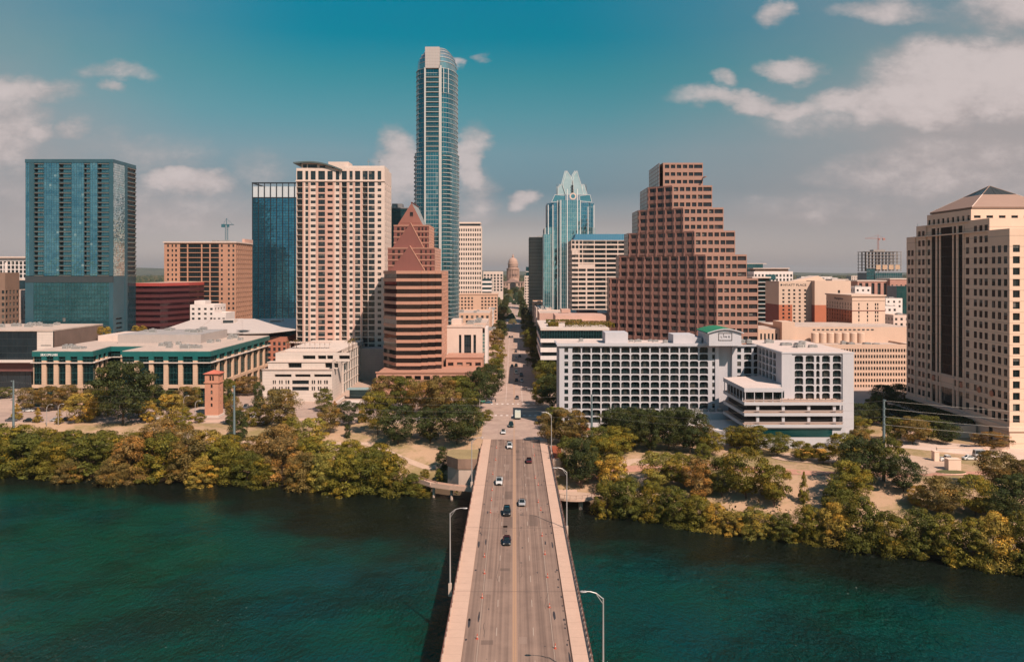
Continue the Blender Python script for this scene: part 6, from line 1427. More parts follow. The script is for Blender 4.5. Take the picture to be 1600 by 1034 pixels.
# base, band course, medallions
B.fl.box(xC - .5, xC2 + .4, yC0 - .5, yC1, 16.2, 17.8, LSB)
B.wall((xC, yC1), (xC, yC0), 8.5, 16.2, LS, [(5, 9), (14, 18), (24, 28), (33, 37), (50, 53.5), (62, 64.5)], [(9.5, 15.6)], .2, 'grid', LG, name='base_opening'); B.wall((xC, yC0), (xC2, yC0), 8.5, 16.2, LS)
B.fl.box(xC - .15, xC + .0, yC0, yC1, 30.0, 30.3, LSB); B.fl.box(xC - .15, xC, yC0, yC1, 25.9, 26.1, LSB)
MED = wallm('terracotta_medallion', (.46, .20, .13), .8, .1)
for y in (289.5, 303.5, 316.5, 337.5):
    bm = MB(); bm.lathe([(1.15, 0), (1.15, .25), (.5, .32)], 0, 0, 20, MED); x_ = xC if y < 297 else xB if y < 310 else xA
    o = put('medallion', bm.mesh('medallion'), B.root, (x_ - .01, y if y > 297 else 294.6, 28.2 if y < 310 else 28.2)); o.rotation_euler = (0, -math.pi / 2, 0)
for x in (xC + 8.5, xC + 24):
    bm = MB(); bm.lathe([(1.15, 0), (1.15, .25), (.5, .32)], 0, 0, 20, MED); o = put('medallion', bm.mesh('medallion'), B.root, (x, yC0 - .01, 28.0)); o.rotation_euler = (math.pi / 2, 0, 0)
# pyramid roof with glazed tip
PYR = wallm('tan_metal_roof', (.33, .21, .16), .6, .1, .4); cx_, cy_, zap = 195.0, 326.5, Z(290.5, 326)
q = [(xA + .8, yA0 + .8), (xA2 - .8, yA0 + .8), (xA2 - .8, yA1 - .8), (xA + .8, yA1 - .8)]; bm = MB(); zq = zA + 1.0; tt = .58; zm = lerp(zq, zap, tt)
B.g.box(xA + 1.4, xA2 - 1.4, yA0 + 1.4, yA1 - 1.4, zA - .6, zq, DARKF)
for i in range(4):
    a, c = q[i], q[(i + 1) % 4]; a2, c2_ = (lerp(a[0], cx_, tt), lerp(a[1], cy_, tt)), (lerp(c[0], cx_, tt), lerp(c[1], cy_, tt))
    bm.face([(*a, zq), (*c, zq), (*c2_, zm), (*a2, zm)], PYR); bm.face([(*a, zq - .7), (*c, zq - .7), (*c, zq), (*a, zq)], MATS['brown_brick'])
    tip = MB() if i == 0 else tip
    tip.face([(*a2, zm), (*c2_, zm), (cx_, cy_, zap)], LG); tip.tube([(*a2, zm), (cx_, cy_, zap)], .16, 5, PYR); bm.tube([(*a, zq), (*a2, zm)], .18, 5, CREAM)
    for k in range(1, 5): tip.tube([(lerp(a2[0], c2_[0], k / 5), lerp(a2[1], c2_[1], k / 5), zm), (lerp(lerp(a2[0], c2_[0], k / 5), cx_, .8 if 1 < k < 4 else .4), lerp(lerp(a2[1], c2_[1], k / 5), cy_, .8 if 1 < k < 4 else .4), lerp(zm, zap, .8 if 1 < k < 4 else .4))], .1, 4, DARKF)
bm.face([(*p, zq - .7) for p in q][::-1], DARKF); B.part('pyramid_roof', bm); B.part('glazed_tip', tip)
bm = MB(); bm.tube([(xC + 3, yC1 - 4, zC), (xC + 3, yC1 - 4, zC + 6)], .1, 5, STEEL); B.part('antenna', bm)
B.finish()
# terraced planters along its west side
hw = thing('planter_terrace', 'stepped terrace of clipped dark hedges below the west wall of the pyramid roofed office', 'planter', (165, 330, 10))
for k, (x, z, ya, yb_) in enumerate(((168, 14.5, 303, 358), (160, 12.4, 306, 352), (152, 10.6, 310, 345))):
    mb = MB(); mb.box(x, x + 8 if k else 176, ya, yb_, 9, z, LSB); mb.build('terrace_wall', hw)
HEDGES = [(168.5, 14.5, 303.5, 357), (160.5, 12.4, 306.5, 351), (152.5, 10.6, 310.5, 344)]

# --- distant blocks on the right
B = Bld('unfinished_tower', 'unfinished concrete frame tower under scaffolding on the far right skyline', 'tower', (X(1382, 1100), 1115, 20))
Y = 1100; xa, xb = X(1354, Y), X(1409, Y); z0, z1, zt = 20, Z(412, Y), Z(393.5, Y)
B.curtain((xa, Y), (X(1367, Y), Y), z0, Z(420, Y), 5, 12, MATS['teal_block_glass'], DARKF, .2, .5); B.curtain((X(1367, Y), Y - 1), (xb, Y - 1), z0, Z(426, Y), 12, 10, MATS['teal_block_glass'], GREYM, .2, .4); B.w.box(xa + .3, xb - .3, Y + .3, Y + 30, z0, Z(426, Y), GREYM)
RAW = wallm('raw_concrete', (.30, .26, .24), .9, .2); FOR = wallm('plywood_form', (.50, .33, .22), .9, .2)
for k in range(7): z = lerp(Z(424, Y), zt, k / 6); B.fl.box(xa, xb, Y, Y + 30, z, z + .5, RAW)
for i in range(11):
    for j in range(3): x = lerp(xa + .4, xb - .4, i / 10); B.w.box(x - .35, x + .35, Y + 1 + j * 13, Y + 1.8 + j * 13, Z(424, Y), zt, RAW)
for k in range(4): B.mu.box(X(1369 + k * 10, Y), X(1376 + k * 10, Y), Y - .3, Y, Z(421, Y), Z(414, Y), FOR)
B.w.box(X(1370, Y), X(1388, Y), Y + 10, Y + 22, zt, zt + 3.2, RAW); B.finish()
cr = thing('tower_crane', 'thin red and white tower crane over the unfinished tower', 'crane', (X(1372, 1112), 1112, 20))
crane(cr, X(1372, 1112), 1112, 24, Z(372.5, 1112), 18, 8, plain('crane_red', (.36, .16, .13), .6), 1.6, -1)
B = Bld('office_building', 'long reddish brick block with tall shaded recesses on the far right', 'building', (X(1370, 900), 920, 18))
Y = 900; xa, xb = X(1340, Y), X(1388, Y); PB = wallm('pinkish_brick', (.40, .21, .165), .9, .15)
B.wall((xa, Y), (xb, Y), 16, Z(439.5, Y), PB, ev(5, xb - xa, 3.6), [(30, Z(442, Y))], 1.6, 'grid', WG); B.w.box(X(1342, Y), xb, Y + 2, Y + 30, 16, Z(440, Y), PB); B.fl.box(xa - 1, xb + .5, Y - .6, Y + 30, Z(439.5, Y), Z(438, Y), CREAM)
B.wall((xb, Y - 4), (X(1430, Y), Y - 4), 16, Z(436.5, Y), PB, ev(6, X(1430, Y) - xb, 1.8), rw(24, 9, 4, 2, .8), .4); B.w.box(xb, X(1430, Y), Y - 3, Y + 30, 16, Z(437, Y), PB); B.fl.box(xb - .6, X(1430, Y), Y - 4.6, Y + 30, Z(436.5, Y), Z(435, Y), CREAM); B.finish()
B = Bld('office_building', 'teal glass box half hidden by the tall pyramid roofed office', 'building', (X(1412, 760), 770, 16))
Y = 760; xa, xb = X(1401, Y), X(1428, Y); B.curtain((xa, Y), (xb, Y), 15, Z(447, Y), 10, 8, MATS['lobby_teal_glass'], DARKF, .1, .2); B.w.box(xa + .05, xb, Y + .1, Y + 20, 15, Z(447, Y) - .1, GREYM); B.finish()
r = random.Random(11)
LOWS = [('white block with blue sign panel', 1336, 1361, 448, 700, WHITE), ('low grey roofed house block', 1324, 1340, 449, 760, GREYM), ('white stepped garage', 1378, 1402, 478, 640, WHITE), ('pale warehouse with dark doors', 1396, 1430, 492, 600, CREAM), ('small white flat roofed shop', 1384, 1410, 466, 720, WHITE), ('low cream terrace', 1300, 1326, 436, 980, CREAM), ('grey shed', 1288, 1310, 434, 1150, WHITE), ('low white hangar', 1252, 1300, 432, 1350, WHITE), ('pale long roofed depot', 1330, 1352, 431, 1500, CREAM)]
for lab, p0, p1, pt, Y, m_ in LOWS:
    B = Bld('low_building', lab + ' among the far low streets on the east', 'building', (X((p0 + p1) / 2, Y), Y + 10, rise(Y))); xa, xb = X(p0, Y), X(p1, Y); zt = Z(pt, Y)
    B.block(xa, xb, Y, Y + 20, rise(Y) - 2, zt, m_, S=dict(cols=ev(max(3, int((xb - xa) / 4)), xb - xa, 1.8), rows=rw(zt - 9, 2, 4, 1.9, .9)), W=dict(cols=ev(4, 20, 1.8), rows=rw(zt - 9, 2, 4, 1.9, .9))); B.units(xa + 1, xb - 4, Y + 2, Y + 14, zt - 1, 2, int(Y)); B.finish(keep=20)
# ---------------------------------------------------------------- trees and planting
def leaf_mat(name, tint):
    m, t, b = mat_new(name)
    oi = t.nodes.new('ShaderNodeObjectInfo'); g = t.nodes.new('ShaderNodeNewGeometry')
    r = E(t, g.outputs['Random Per Island']); n = pos_noise(t, .22, 3)
    v = (r - .5) * .7 + (n - .5) * 1.1 + 1.0
    mu_ = t.nodes.new('ShaderNodeVectorMath'); mu_.operation = 'MULTIPLY'; t.links.new(oi.outputs['Color'], mu_.inputs[0]); mu_.inputs[1].default_value = tint
    c = scale_col(t, mu_.outputs[0], v); t.links.new(c, b.inputs['Base Color'])
    b.inputs['Roughness'].default_value = .65; b.inputs['Specular IOR Level'].default_value = .25
    tr = t.nodes.new('ShaderNodeBsdfTranslucent'); t.links.new(c, tr.inputs[0]); mx = t.nodes.new('ShaderNodeMixShader'); mx.inputs[0].default_value = .22
    t.links.new(b.outputs[0], mx.inputs[1]); t.links.new(tr.outputs[0], mx.inputs[2]); t.links.new(mx.outputs[0], t.nodes['Material Output'].inputs[0]); return m
LEAF = leaf_mat('leaf_green', (1, 1, 1)); LEAF2 = leaf_mat('leaf_warm', (1.45, 1.12, .8)); LEAF3 = leaf_mat('leaf_deep', (.55, .62, .7))
BARK = wallm('bark', (.13, .085, .06), .95, .3)
def rsph(r): 
    z = r.uniform(-1, 1); a = r.uniform(0, 6.2832); q = math.sqrt(1 - z * z); return Vector((q * math.cos(a), q * math.sin(a), z))
def crown_mesh(seed, env, nb, nl, ls, rb):
    """leaf clumps (blobs of small leaf faces) filling an envelope; unit tree: height 1, width 1"""
    r = random.Random(seed); b = MB()
    blobs = []
    tries = 0
    while len(blobs) < nb and tries < nb * 40:
        tries += 1
        z = r.random(); rad = env(z)
        if rad <= 0: continue
        k = math.sqrt(r.uniform(.12, 1.0)); a = r.uniform(0, 6.2832); rr = rb * r.uniform(.5, 1.35)
        k2 = max(0, rad - rr * .6) * k
        c = Vector((k2 * math.cos(a), k2 * math.sin(a), min(max(z, rr * .35), 1 - rr * .55)))
        if any((c - d).length < (rr + e) * .42 for d, e, _ in blobs): continue
        blobs.append((c, rr, r.choice((LEAF, LEAF, LEAF2, LEAF3))))
    for c, rr, m in blobs:
        lf = ls * r.choice((.7, .85, 1.0, 1.2, 1.4)); sx, sy, sz = r.uniform(.85, 1.2), r.uniform(.85, 1.2), r.uniform(.6, .85)
        for _ in range(int(nl * min(1.5, (ls / lf) ** 1.3))):
            d = rsph(r)
            if d.z < -.35 and r.random() < .6: d.z = -d.z
            p = c + Vector((d.x * sx, d.y * sy, d.z * sz)) * rr * r.uniform(.72, 1.08)
            n = (d + rsph(r) * .55).normalized(); u = n.cross(rsph(r)).normalized(); w = n.cross(u); s = lf * r.uniform(.55, 1.35)
            mm = m if r.random() < .7 else LEAF
            b.face([p - u * s, p - w * s * .55, p + u * s, p + w * s * .55], mm)
    return b.mesh('crown_leaves')
def e_round(z): return .5 * math.sqrt(max(0, 1 - ((z - .52) / .5) ** 2))
def e_oak(z): return .5 * math.sqrt(max(0, 1 - ((z - .58) / .44) ** 2)) * (1.04 if z > .4 else .95)
def e_bank(z): return .5 * (1 - .22 * z) * math.sqrt(max(0, 1 - (max(0, z - .45) / .56) ** 2))
def e_cone(z): return .5 * max(0, (1 - z)) ** .75 * min(1, z * 7 + .1)
def e_tall(z): return .5 * math.sqrt(max(0, 1 - ((z - .5) / .52) ** 2)) * (.85 + .2 * math.sin(z * 9))
KINDS = {}
def trunk_mesh(seed, h, top, r0):
    r = random.Random(seed); b = MB(); b.tube([(0, 0, -.08), (.01, 0, h * .5), (.0, .01, h)], r0, 8, BARK, r0 * .65)
    for k in range(6):
        a = k * 1.05 + r.uniform(-.3, .3); l = r.uniform(.16, .3); z = h * r.uniform(.75, 1.05)
        b.tube([(0, 0, z), (l * .5 * math.cos(a), l * .5 * math.sin(a), z + (top - z) * .3), (l * math.cos(a), l * math.sin(a), z + (top - z) * .62)], r0 * .5, 6, BARK, r0 * .14)
    return b.mesh('trunk_wood')
for nm, env, n, nb, nl, ls, rb, th in (('oak', e_oak, 5, 50, 270, .0165, .145, .28), ('round', e_round, 3, 42, 250, .019, .15, .2), ('bank', e_bank, 6, 60, 270, .0165, .135, .2), ('cone', e_cone, 1, 36, 160, .024, .12, .2), ('tall', e_tall, 2, 42, 180, .022, .16, .2)):
    KINDS[nm] = [(crown_mesh(100 + hash_ * 7 + k, env, nb, nl, ls, rb), trunk_mesh(k + 3, th, .8, .022)) for k in range(n) for hash_ in (len(nm) * 3,)]
TN = [0]
def plant(x, y, w, h, kind, col, label, name='tree', cat='tree', group=None, rz=None, z=None):
    cm, tm = KINDS[kind][TN[0] % len(KINDS[kind])]; TN[0] += 1
    zb = (gz(x, y) if z is None else z)
    t = thing(name, label, cat, (x, y, zb), group, rz if rz is not None else R.uniform(0, 6.28))
    c = put('crown', cm, None, (0, 0, 0)); c.parent = t; c.location = (0, 0, 0); c.scale = (w, w, h); j = R.uniform(.88, 1.12); c.color = (col[0] * j, col[1] * j, col[2] * j, 1)
    k = put('trunk', tm, None, (0, 0, 0)); k.parent = t; k.location = (0, 0, 0); k.scale = (h * .8, h * .8, h); return t
def solveY(py):
    Y = 300.0
    for _ in range(30):
        Yn = (CZ - gz(X(803, Y), Y)) * F / (py - VY); Y = Y * .5 + Yn * .5
    return Y
def solve(px, py):
    Y = 300.0
    for _ in range(40): Y = Y * .6 + .4 * (CZ - max(gz(X(px, Y), Y), -.2)) * F / (py - VY)
    return X(px, Y), Y
C_OLIVE, C_GOLD, C_DARK, C_BROWN, C_ORANGE, C_LIME, C_MID = (.180, .150, .018), (.35, .24, .042), (.052, .064, .016), (.19, .13, .034), (.26, .155, .045), (.27, .225, .042), (.120, .118, .017)
DESC = {C_OLIVE: 'olive green', C_GOLD: 'golden yellow', C_DARK: 'dark green', C_BROWN: 'brownish olive', C_ORANGE: 'orange tinged', C_LIME: 'pale lime', C_MID: 'mid green'}
SHAPE = {'oak': 'oak', 'round': 'rounded tree', 'bank': 'bushy tree', 'cone': 'young conical tree', 'tall': 'tall narrow tree'}
def nth(i): return ['first', 'second', 'third', 'fourth', 'fifth', 'sixth', 'seventh', 'eighth', 'ninth'][i] if i < 9 else '%d%s' % (i + 1, 'th' if 10 <= (i + 1) % 100 <= 20 else {1: 'st', 2: 'nd', 3: 'rd'}.get((i + 1) % 10, 'th'))
ORD = [nth(i) for i in range(40)]
SCW = 1.05
def rows_of(items, where, group):
    """items: (px, base py, width px, height px, kind, colour); a label gives colour and shape, then the place among the trees that look alike"""
    items = sorted(items, key=lambda q: q[0]); seen = {}; tot = {}
    for q in items: tot[q[4], q[5]] = tot.get((q[4], q[5]), 0) + 1
    for (px, pb, w, h, kind, col) in items:
        x, y = solve(px, pb); n = seen.get((kind, col), 0); seen[kind, col] = n + 1; d = '%s %s' % (DESC[col], SHAPE[kind])
        lab = ('the only %s %s' % (d, where)) if tot[kind, col] == 1 else '%s %s from the left %s' % (ORD[n], d, where)
        plant(x, y, w * y / F * (1.28 if 'avenue' in group else 1.14 if 'water' in group or 'hotel' in group else SCW), h * y / F * (1.2 if 'avenue' in group else 1.06), kind, col, lab, 'tree', 'tree', group)
O, G_, D, N_, A_, L_, M_ = C_OLIVE, C_GOLD, C_DARK, C_BROWN, C_ORANGE, C_LIME, C_MID
# west bank: overhanging the water
rows_of([(-14, 742, 80, 62, 'bank', O), (36, 741, 78, 60, 'bank', M_), (82, 745, 66, 58, 'bank', O), (112, 752, 52, 44, 'bank', N_), (140, 744, 72, 62, 'bank', M_), (178, 757, 56, 50, 'bank', N_), (208, 748, 74, 62, 'bank', A_), (252, 747, 74, 66, 'bank', O), (296, 748, 70, 64, 'bank', N_), (318, 758, 52, 46, 'bank', G_), (348, 750, 66, 60, 'bank', O), (386, 757, 56, 50, 'bank', M_), (412, 760, 48, 44, 'bank', O), (440, 752, 66, 66, 'bank', A_), (474, 764, 58, 58, 'bank', N_), (506, 767, 52, 60, 'bank', L_), (540, 770, 66, 66, 'bank', O), (578, 768, 62, 68, 'bank', M_), (612, 771, 62, 62, 'bank', O), (645, 772, 44, 36, 'bank', M_), (662, 775, 34, 26, 'bank', O)], 'along the west waterline', 'trees along the west waterline')
rows_of([(-20, 712, 80, 50, 'bank', M_), (30, 714, 76, 46, 'bank', O), (72, 716, 64, 44, 'bank', O), (112, 718, 70, 42, 'bank', M_), (160, 722, 74, 46, 'bank', O), (206, 722, 66, 46, 'bank', O), (250, 722, 74, 62, 'bank', A_), (286, 726, 60, 56, 'oak', N_), (322, 722, 58, 46, 'round', G_), (358, 724, 54, 42, 'bank', O), (396, 728, 50, 42, 'round', N_), (436, 730, 60, 62, 'oak', A_), (478, 730, 56, 44, 'bank', O), (512, 736, 56, 44, 'bank', L_), (548, 738, 56, 48, 'bank', O), (592, 742, 56, 46, 'bank', O)], 'in the second row behind the west waterline', 'second row behind the west waterline')
# west park and roadside
rows_of([(44, 642, 40, 34, 'oak', N_), (75, 642, 40, 36, 'oak', N_), (104, 640, 40, 36, 'oak', N_), (146, 640, 40, 32, 'oak', N_), (242, 637, 40, 34, 'oak', D), (262, 640, 32, 30, 'round', D), (290, 640, 36, 34, 'oak', N_), (306, 636, 26, 30, 'round', O)], 'before the limestone piered office', 'street trees before the limestone piered office')
rows_of([(26, 656, 24, 24, 'cone', G_), (59, 660, 18, 22, 'cone', G_), (92, 662, 16, 22, 'cone', G_), (127, 660, 52, 42, 'round', G_), (150, 650, 30, 36, 'cone', G_), (192, 664, 96, 92, 'oak', D), (168, 650, 50, 60, 'oak', M_), (216, 652, 48, 54, 'oak', M_), (232, 660, 30, 32, 'round', G_), (267, 664, 46, 46, 'round', G_), (288, 668, 30, 28, 'round', O), (312, 660, 20, 14, 'round', O)], 'beside the riverside road in the west', 'trees beside the riverside road in the west')
rows_of([(8, 622, 30, 16, 'oak', M_), (36, 592, 26, 20, 'round', G_), (352, 638, 36, 44, 'oak', M_), (366, 664, 30, 42, 'oak', N_), (370, 690, 36, 44, 'round', D), (394, 666, 30, 28, 'round', O), (386, 618, 44, 28, 'oak', A_), (404, 640, 24, 40, 'tall', D), (414, 664, 30, 24, 'round', O), (437, 668, 66, 56, 'oak', N_), (455, 690, 40, 36, 'round', O), (505, 642, 32, 32, 'round', M_), (430, 640, 28, 30, 'round', D), (488, 703, 50, 46, 'round', L_), (543, 684, 14, 20, 'tall', D), (516, 676, 40, 38, 'oak', N_), (545, 664, 40, 34, 'oak', D), (523, 650, 22, 22, 'cone', A_), (566, 660, 24, 28, 'cone', G_), (590, 678, 60, 62, 'oak', O), (622, 694, 62, 56, 'oak', D), (638, 648, 30, 36, 'cone', G_), (672, 692, 56, 52, 'oak', D), (714, 694, 80, 60, 'oak', D), (736, 680, 44, 40, 'oak', M_), (692, 735, 26, 34, 'round', D), (688, 752, 18, 18, 'round', M_), (709, 750, 22, 20, 'round', D), (664, 748, 16, 14, 'round', O), (762, 657, 20, 16, 'round', O)], 'in the west park', 'trees of the west park')
rows_of([(604, 640, 44, 44, 'oak', N_), (630, 640, 46, 42, 'oak', M_), (664, 650, 52, 46, 'oak', N_), (690, 655, 54, 56, 'oak', N_), (718, 648, 52, 50, 'oak', M_), (744, 640, 46, 50, 'oak', D), (764, 626, 40, 46, 'oak', D), (772, 596, 30, 30, 'round', M_), (777, 570, 24, 26, 'round', O), (776, 545, 24, 26, 'round', N_), (781, 530, 22, 24, 'round', D), (783, 514, 18, 20, 'round', D), (785.5, 501, 15, 18, 'round', N_), (788, 490, 12, 16, 'round', D), (790, 481, 10, 13, 'round', D), (792.5, 475, 8, 12, 'round', D)], 'on the west side of the avenue', 'trees on the west side of the avenue')
rows_of([(812, 468, 7, 10, 'round', D), (814, 476, 9, 13, 'round', D), (816, 484, 10, 15, 'round', D), (818.5, 494, 13, 18, 'round', D), (821, 505, 16, 20, 'round', D), (824, 518, 18, 22, 'round', M_), (827, 532, 22, 24, 'round', D), (831, 548, 26, 30, 'oak', M_), (837, 566, 30, 32, 'oak', O), (846, 588, 36, 36, 'oak', D), (856, 612, 40, 40, 'oak', M_), (845, 632, 26, 30, 'round', O), (864, 640, 44, 46, 'oak', D)], 'on the east side of the avenue', 'trees on the east side of the avenue')
# east park
rows_of([(856, 692, 42, 42, 'oak', N_), (884, 694, 62, 52, 'oak', N_), (866, 672, 36, 34, 'oak', M_), (902, 700, 44, 44, 'oak', N_), (890, 742, 40, 56, 'oak', M_), (908, 762, 58, 70, 'oak', D), (935, 720, 46, 50, 'oak', M_), (944, 746, 56, 56, 'oak', O), (962, 712, 66, 42, 'oak', O), (955, 768, 54, 52, 'round', G_), (960, 690, 50, 50, 'oak', D), (985, 704, 66, 62, 'oak', D), (1016, 706, 62, 62, 'oak', D), (1045, 704, 58, 60, 'oak', D), (1078, 708, 60, 64, 'oak', D), (1100, 708, 38, 44, 'oak', N_), (1098, 722, 30, 28, 'round', M_), (972, 692, 54, 50, 'oak', D), (1008, 690, 50, 48, 'oak', M_), (1062, 694, 56, 54, 'oak', D), (1114, 712, 40, 34, 'oak', O), (1150, 702, 44, 34, 'oak', O), (1180, 706, 60, 38, 'oak', O), (1214, 712, 46, 34, 'oak', M_), (1253, 720, 40, 28, 'oak', O), (1286, 724, 36, 30, 'oak', O), (1318, 728, 52, 48, 'oak', O), (1350, 762, 74, 74, 'oak', D), (1382, 752, 64, 64, 'oak', M_), (1412, 768, 58, 50, 'oak', D), (1198, 776, 24, 22, 'round', M_), (1256, 786, 22, 46, 'cone', O), (1436, 790, 38, 30, 'round', G_)], 'in the east park', 'trees of the east park')
rows_of([(1030, 762, 66, 52, 'oak', L_), (1070, 762, 62, 50, 'oak', O), (1090, 778, 52, 56, 'round', A_), (1128, 776, 52, 58, 'oak', M_), (1166, 778, 80, 72, 'oak', O), (1210, 790, 54, 60, 'oak', O), (1326, 786, 70, 60, 'oak', O), (1310, 812, 56, 58, 'bank', M_), (1470, 806, 66, 56, 'oak', N_), (1524, 806, 70, 58, 'oak', O), (1556, 764, 64, 56, 'oak', N_), (1598, 772, 50, 50, 'oak', N_), (1592, 812, 72, 66, 'oak', D), (1560, 820, 60, 54, 'oak', D)], 'on the slope of the east park', 'trees on the east park slope')
rows_of([(946, 806, 46, 60, 'bank', O), (980, 808, 58, 66, 'bank', M_), (1018, 812, 52, 58, 'bank', O), (1052, 818, 56, 56, 'bank', M_), (1090, 824, 54, 50, 'bank', O), (1118, 828, 48, 42, 'bank', G_), (1148, 834, 46, 40, 'bank', G_), (1182, 838, 54, 50, 'bank', L_), (1222, 842, 52, 42, 'bank', M_), (1262, 846, 50, 56, 'bank', O), (1304, 852, 56, 66, 'bank', G_), (1346, 858, 66, 78, 'bank', M_), (1390, 866, 62, 64, 'bank', O), (1432, 866, 62, 70, 'bank', M_), (1474, 872, 64, 66, 'bank', O), (1516, 884, 66, 72, 'bank', O), (1556, 888, 66, 82, 'bank', G_), (1600, 890, 74, 84, 'bank', M_), (1640, 900, 80, 90, 'bank', O)], 'along the east waterline', 'trees along the east waterline')
rows_of([(1336, 668, 46, 36, 'oak', D), (1362, 664, 40, 34, 'oak', D), (1380, 640, 40, 36, 'oak', D), (1402, 638, 40, 36, 'oak', D), (1398, 690, 40, 36, 'oak', M_), (1426, 694, 52, 40, 'oak', N_), (1450, 690, 50, 38, 'oak', M_), (1478, 694, 40, 34, 'oak', D), (1345, 690, 40, 36, 'oak', O), (1549, 703, 56, 26, 'oak', A_), (1370, 660, 36, 40, 'oak', D), (1340, 708, 36, 34, 'oak', N_)], 'before the pyramid roofed office', 'trees before the pyramid roofed office')
# trees before the capitol
for i, (px, w, h, Y, col) in enumerate(((789, 16, 26, 1560, D), (797, 14, 22, 1500, M_), (806, 15, 24, 1540, D), (812, 13, 24, 1450, D), (785, 14, 22, 1480, D), (818, 14, 22, 1600, M_), (776, 16, 20, 1580, D), (802, 12, 20, 1590, D))):
    plant(X(px, Y), Y, w * .8 * Y / F, 9.5 * Y / F, 'round', col, '%s tree, %s from the left among those before the capitol' % (DESC[col], nth([776, 785, 789, 797, 802, 806, 812, 818].index(px))), 'tree', 'tree', 'trees before the capitol')
# clipped hedges on the planter terraces, roof planting, palms
def bush_mesh(seed, L, W, H, n, ls=.35):
    r = random.Random(seed); b = MB()
    for _ in range(n):
        p = Vector((r.uniform(0, W), r.uniform(0, L), H * (1 - r.random() ** 2.2 * .9))); f_ = r.random()
        if f_ < .35: p.x = r.choice((0, W)) + r.uniform(-.15, .15)
        n_ = (rsph(r) + Vector((0, 0, .6))).normalized(); u = n_.cross(rsph(r)).normalized(); w = n_.cross(u); s = ls * r.uniform(.6, 1.3)
        b.face([p - u * s, p - w * s * .6, p + u * s, p + w * s * .6], r.choice((LEAF, LEAF, LEAF2, LEAF3)))
    return b.mesh('hedge_leaves')
for i, (x, z, ya, yb_) in enumerate(HEDGES):
    t = thing('hedge', 'dark clipped hedge on the %s planter terrace of the pyramid roofed office' % ('upper', 'middle', 'lower')[i], 'hedge', (x, ya, z), 'hedges on the planter terraces')
    o = put('foliage', bush_mesh(i, yb_ - ya, 6.5, 2.2, 6000), None, (0, 0, 0)); o.parent = t; o.location = (0, 0, 0); o.color = (*C_DARK, 1)
t = thing('roof_garden', 'olive shrubs along the roof terrace of the glass office east of the avenue', 'roof garden', (18, 428, Z(513, 420) - .6))
for x, y, w, l, n, col in ((1, 2, 5, 12, 1500, C_OLIVE), (12, 14, 24, 10, 3500, C_BROWN), (10, 1, 26, 3, 1800, C_OLIVE), (1, 30, 20, 8, 2000, C_MID)):
    o = put('shrub_bed', bush_mesh(n, l, w, 2.6, n), None, (0, 0, 0)); o.parent = t; o.location = (x, y, 0); o.color = (*col, 1)
def palm_mesh(seed):
    r = random.Random(seed); b = MB(); b.tube([(0, 0, 0), (.1, 0, 3), (.15, .05, 6)], .22, 7, BARK, .16)
    for k in range(18):
        a = k * .349 * 2 + r.uniform(-.2, .2); up = r.uniform(-.2, 1.0); P = Vector((.15, .05, 6)); d = Vector((math.cos(a), math.sin(a), up)).normalized(); side = Vector((-math.sin(a), math.cos(a), 0))
        for s in range(7):
            Q = P + d * .42; b.face([P - side * .35 * (1 - s / 8), Q - side * .3 * (1 - s / 8), Q + side * .3 * (1 - s / 8), P + side * .35 * (1 - s / 8)], LEAF); P = Q; d = (d + Vector((0, 0, -.22))).normalized()
    return b.mesh('palm_mesh')
for i, (px, Yp, k, nm) in enumerate(((545, 402, 1.0, 'right hand palm of the pair'), (551, 410, 1.05, 'left hand palm of the pair'), (449, 415, .75, 'palm at the pergola'), (463, 420, .8, 'short palm beside the pergola'))):
    lab = ('tall palm at the corner of the roof terrace, front one of two', 'tall palm at the corner of the roof terrace, rear one of two', 'small palm near the pergola on the roof terrace', 'small palm between the pergola and the pink tower')[i]
    t = thing('palm_tree', lab, 'palm tree', (X(px, Yp), Yp, Z(551.5, 394) - .9), 'palms on the roof terrace'); o = put('palm', palm_mesh(i), None, (0, 0, 0)); o.parent = t; o.location = (0, 0, 0); o.scale = (k,) * 3; o.color = (*C_BROWN, 1)
for i, (px, py, Yp) in enumerate(((158, 519, 470), (168, 519, 474), (212, 517, 476), (224, 517, 480))):
    plant(X(px, Yp), Yp, 5, 5, 'round', C_GOLD, '%s yellow shrub of four on the roofs behind the limestone piered office' % ORD[i], 'shrub', 'shrub', 'shrubs on the roofs', z=Z(py + 2, Yp) - 1)
# waterside undergrowth, and woods far off
r = random.Random(21); b = MB()
x = -330.0
while x < 260:
    x += .16
    if -34 < x < 30 and r.random() < .97: continue
    y = interp(BANK, x) + abs(r.gauss(1.0, 5.0)); z = gz(x, y) + r.uniform(0, 2.4) * r.random()
    for _ in range(3):
        p = Vector((x + r.uniform(-1, 1), y + r.uniform(-1, 1), z + r.uniform(0, .8))); n_ = (rsph(r) + Vector((0, -.3, .8))).normalized(); u = n_.cross(rsph(r)).normalized(); w = n_.cross(u); s = .5 * r.uniform(.6, 1.3)
        b.face([p - u * s, p - w * s * .6, p + u * s, p + w * s * .6], r.choice((LEAF, LEAF2, LEAF3)))
o = tag(b.build('undergrowth'), kind='stuff'); o.color = (.11, .095, .025, 1)
r = random.Random(31); b = MB(); WOOD = [plain('far_wood_a', (.035, .05, .03), 1, spec=0), plain('far_wood_b', (.055, .062, .03), 1, spec=0), plain('far_wood_c', (.085, .075, .04), 1, spec=0)]
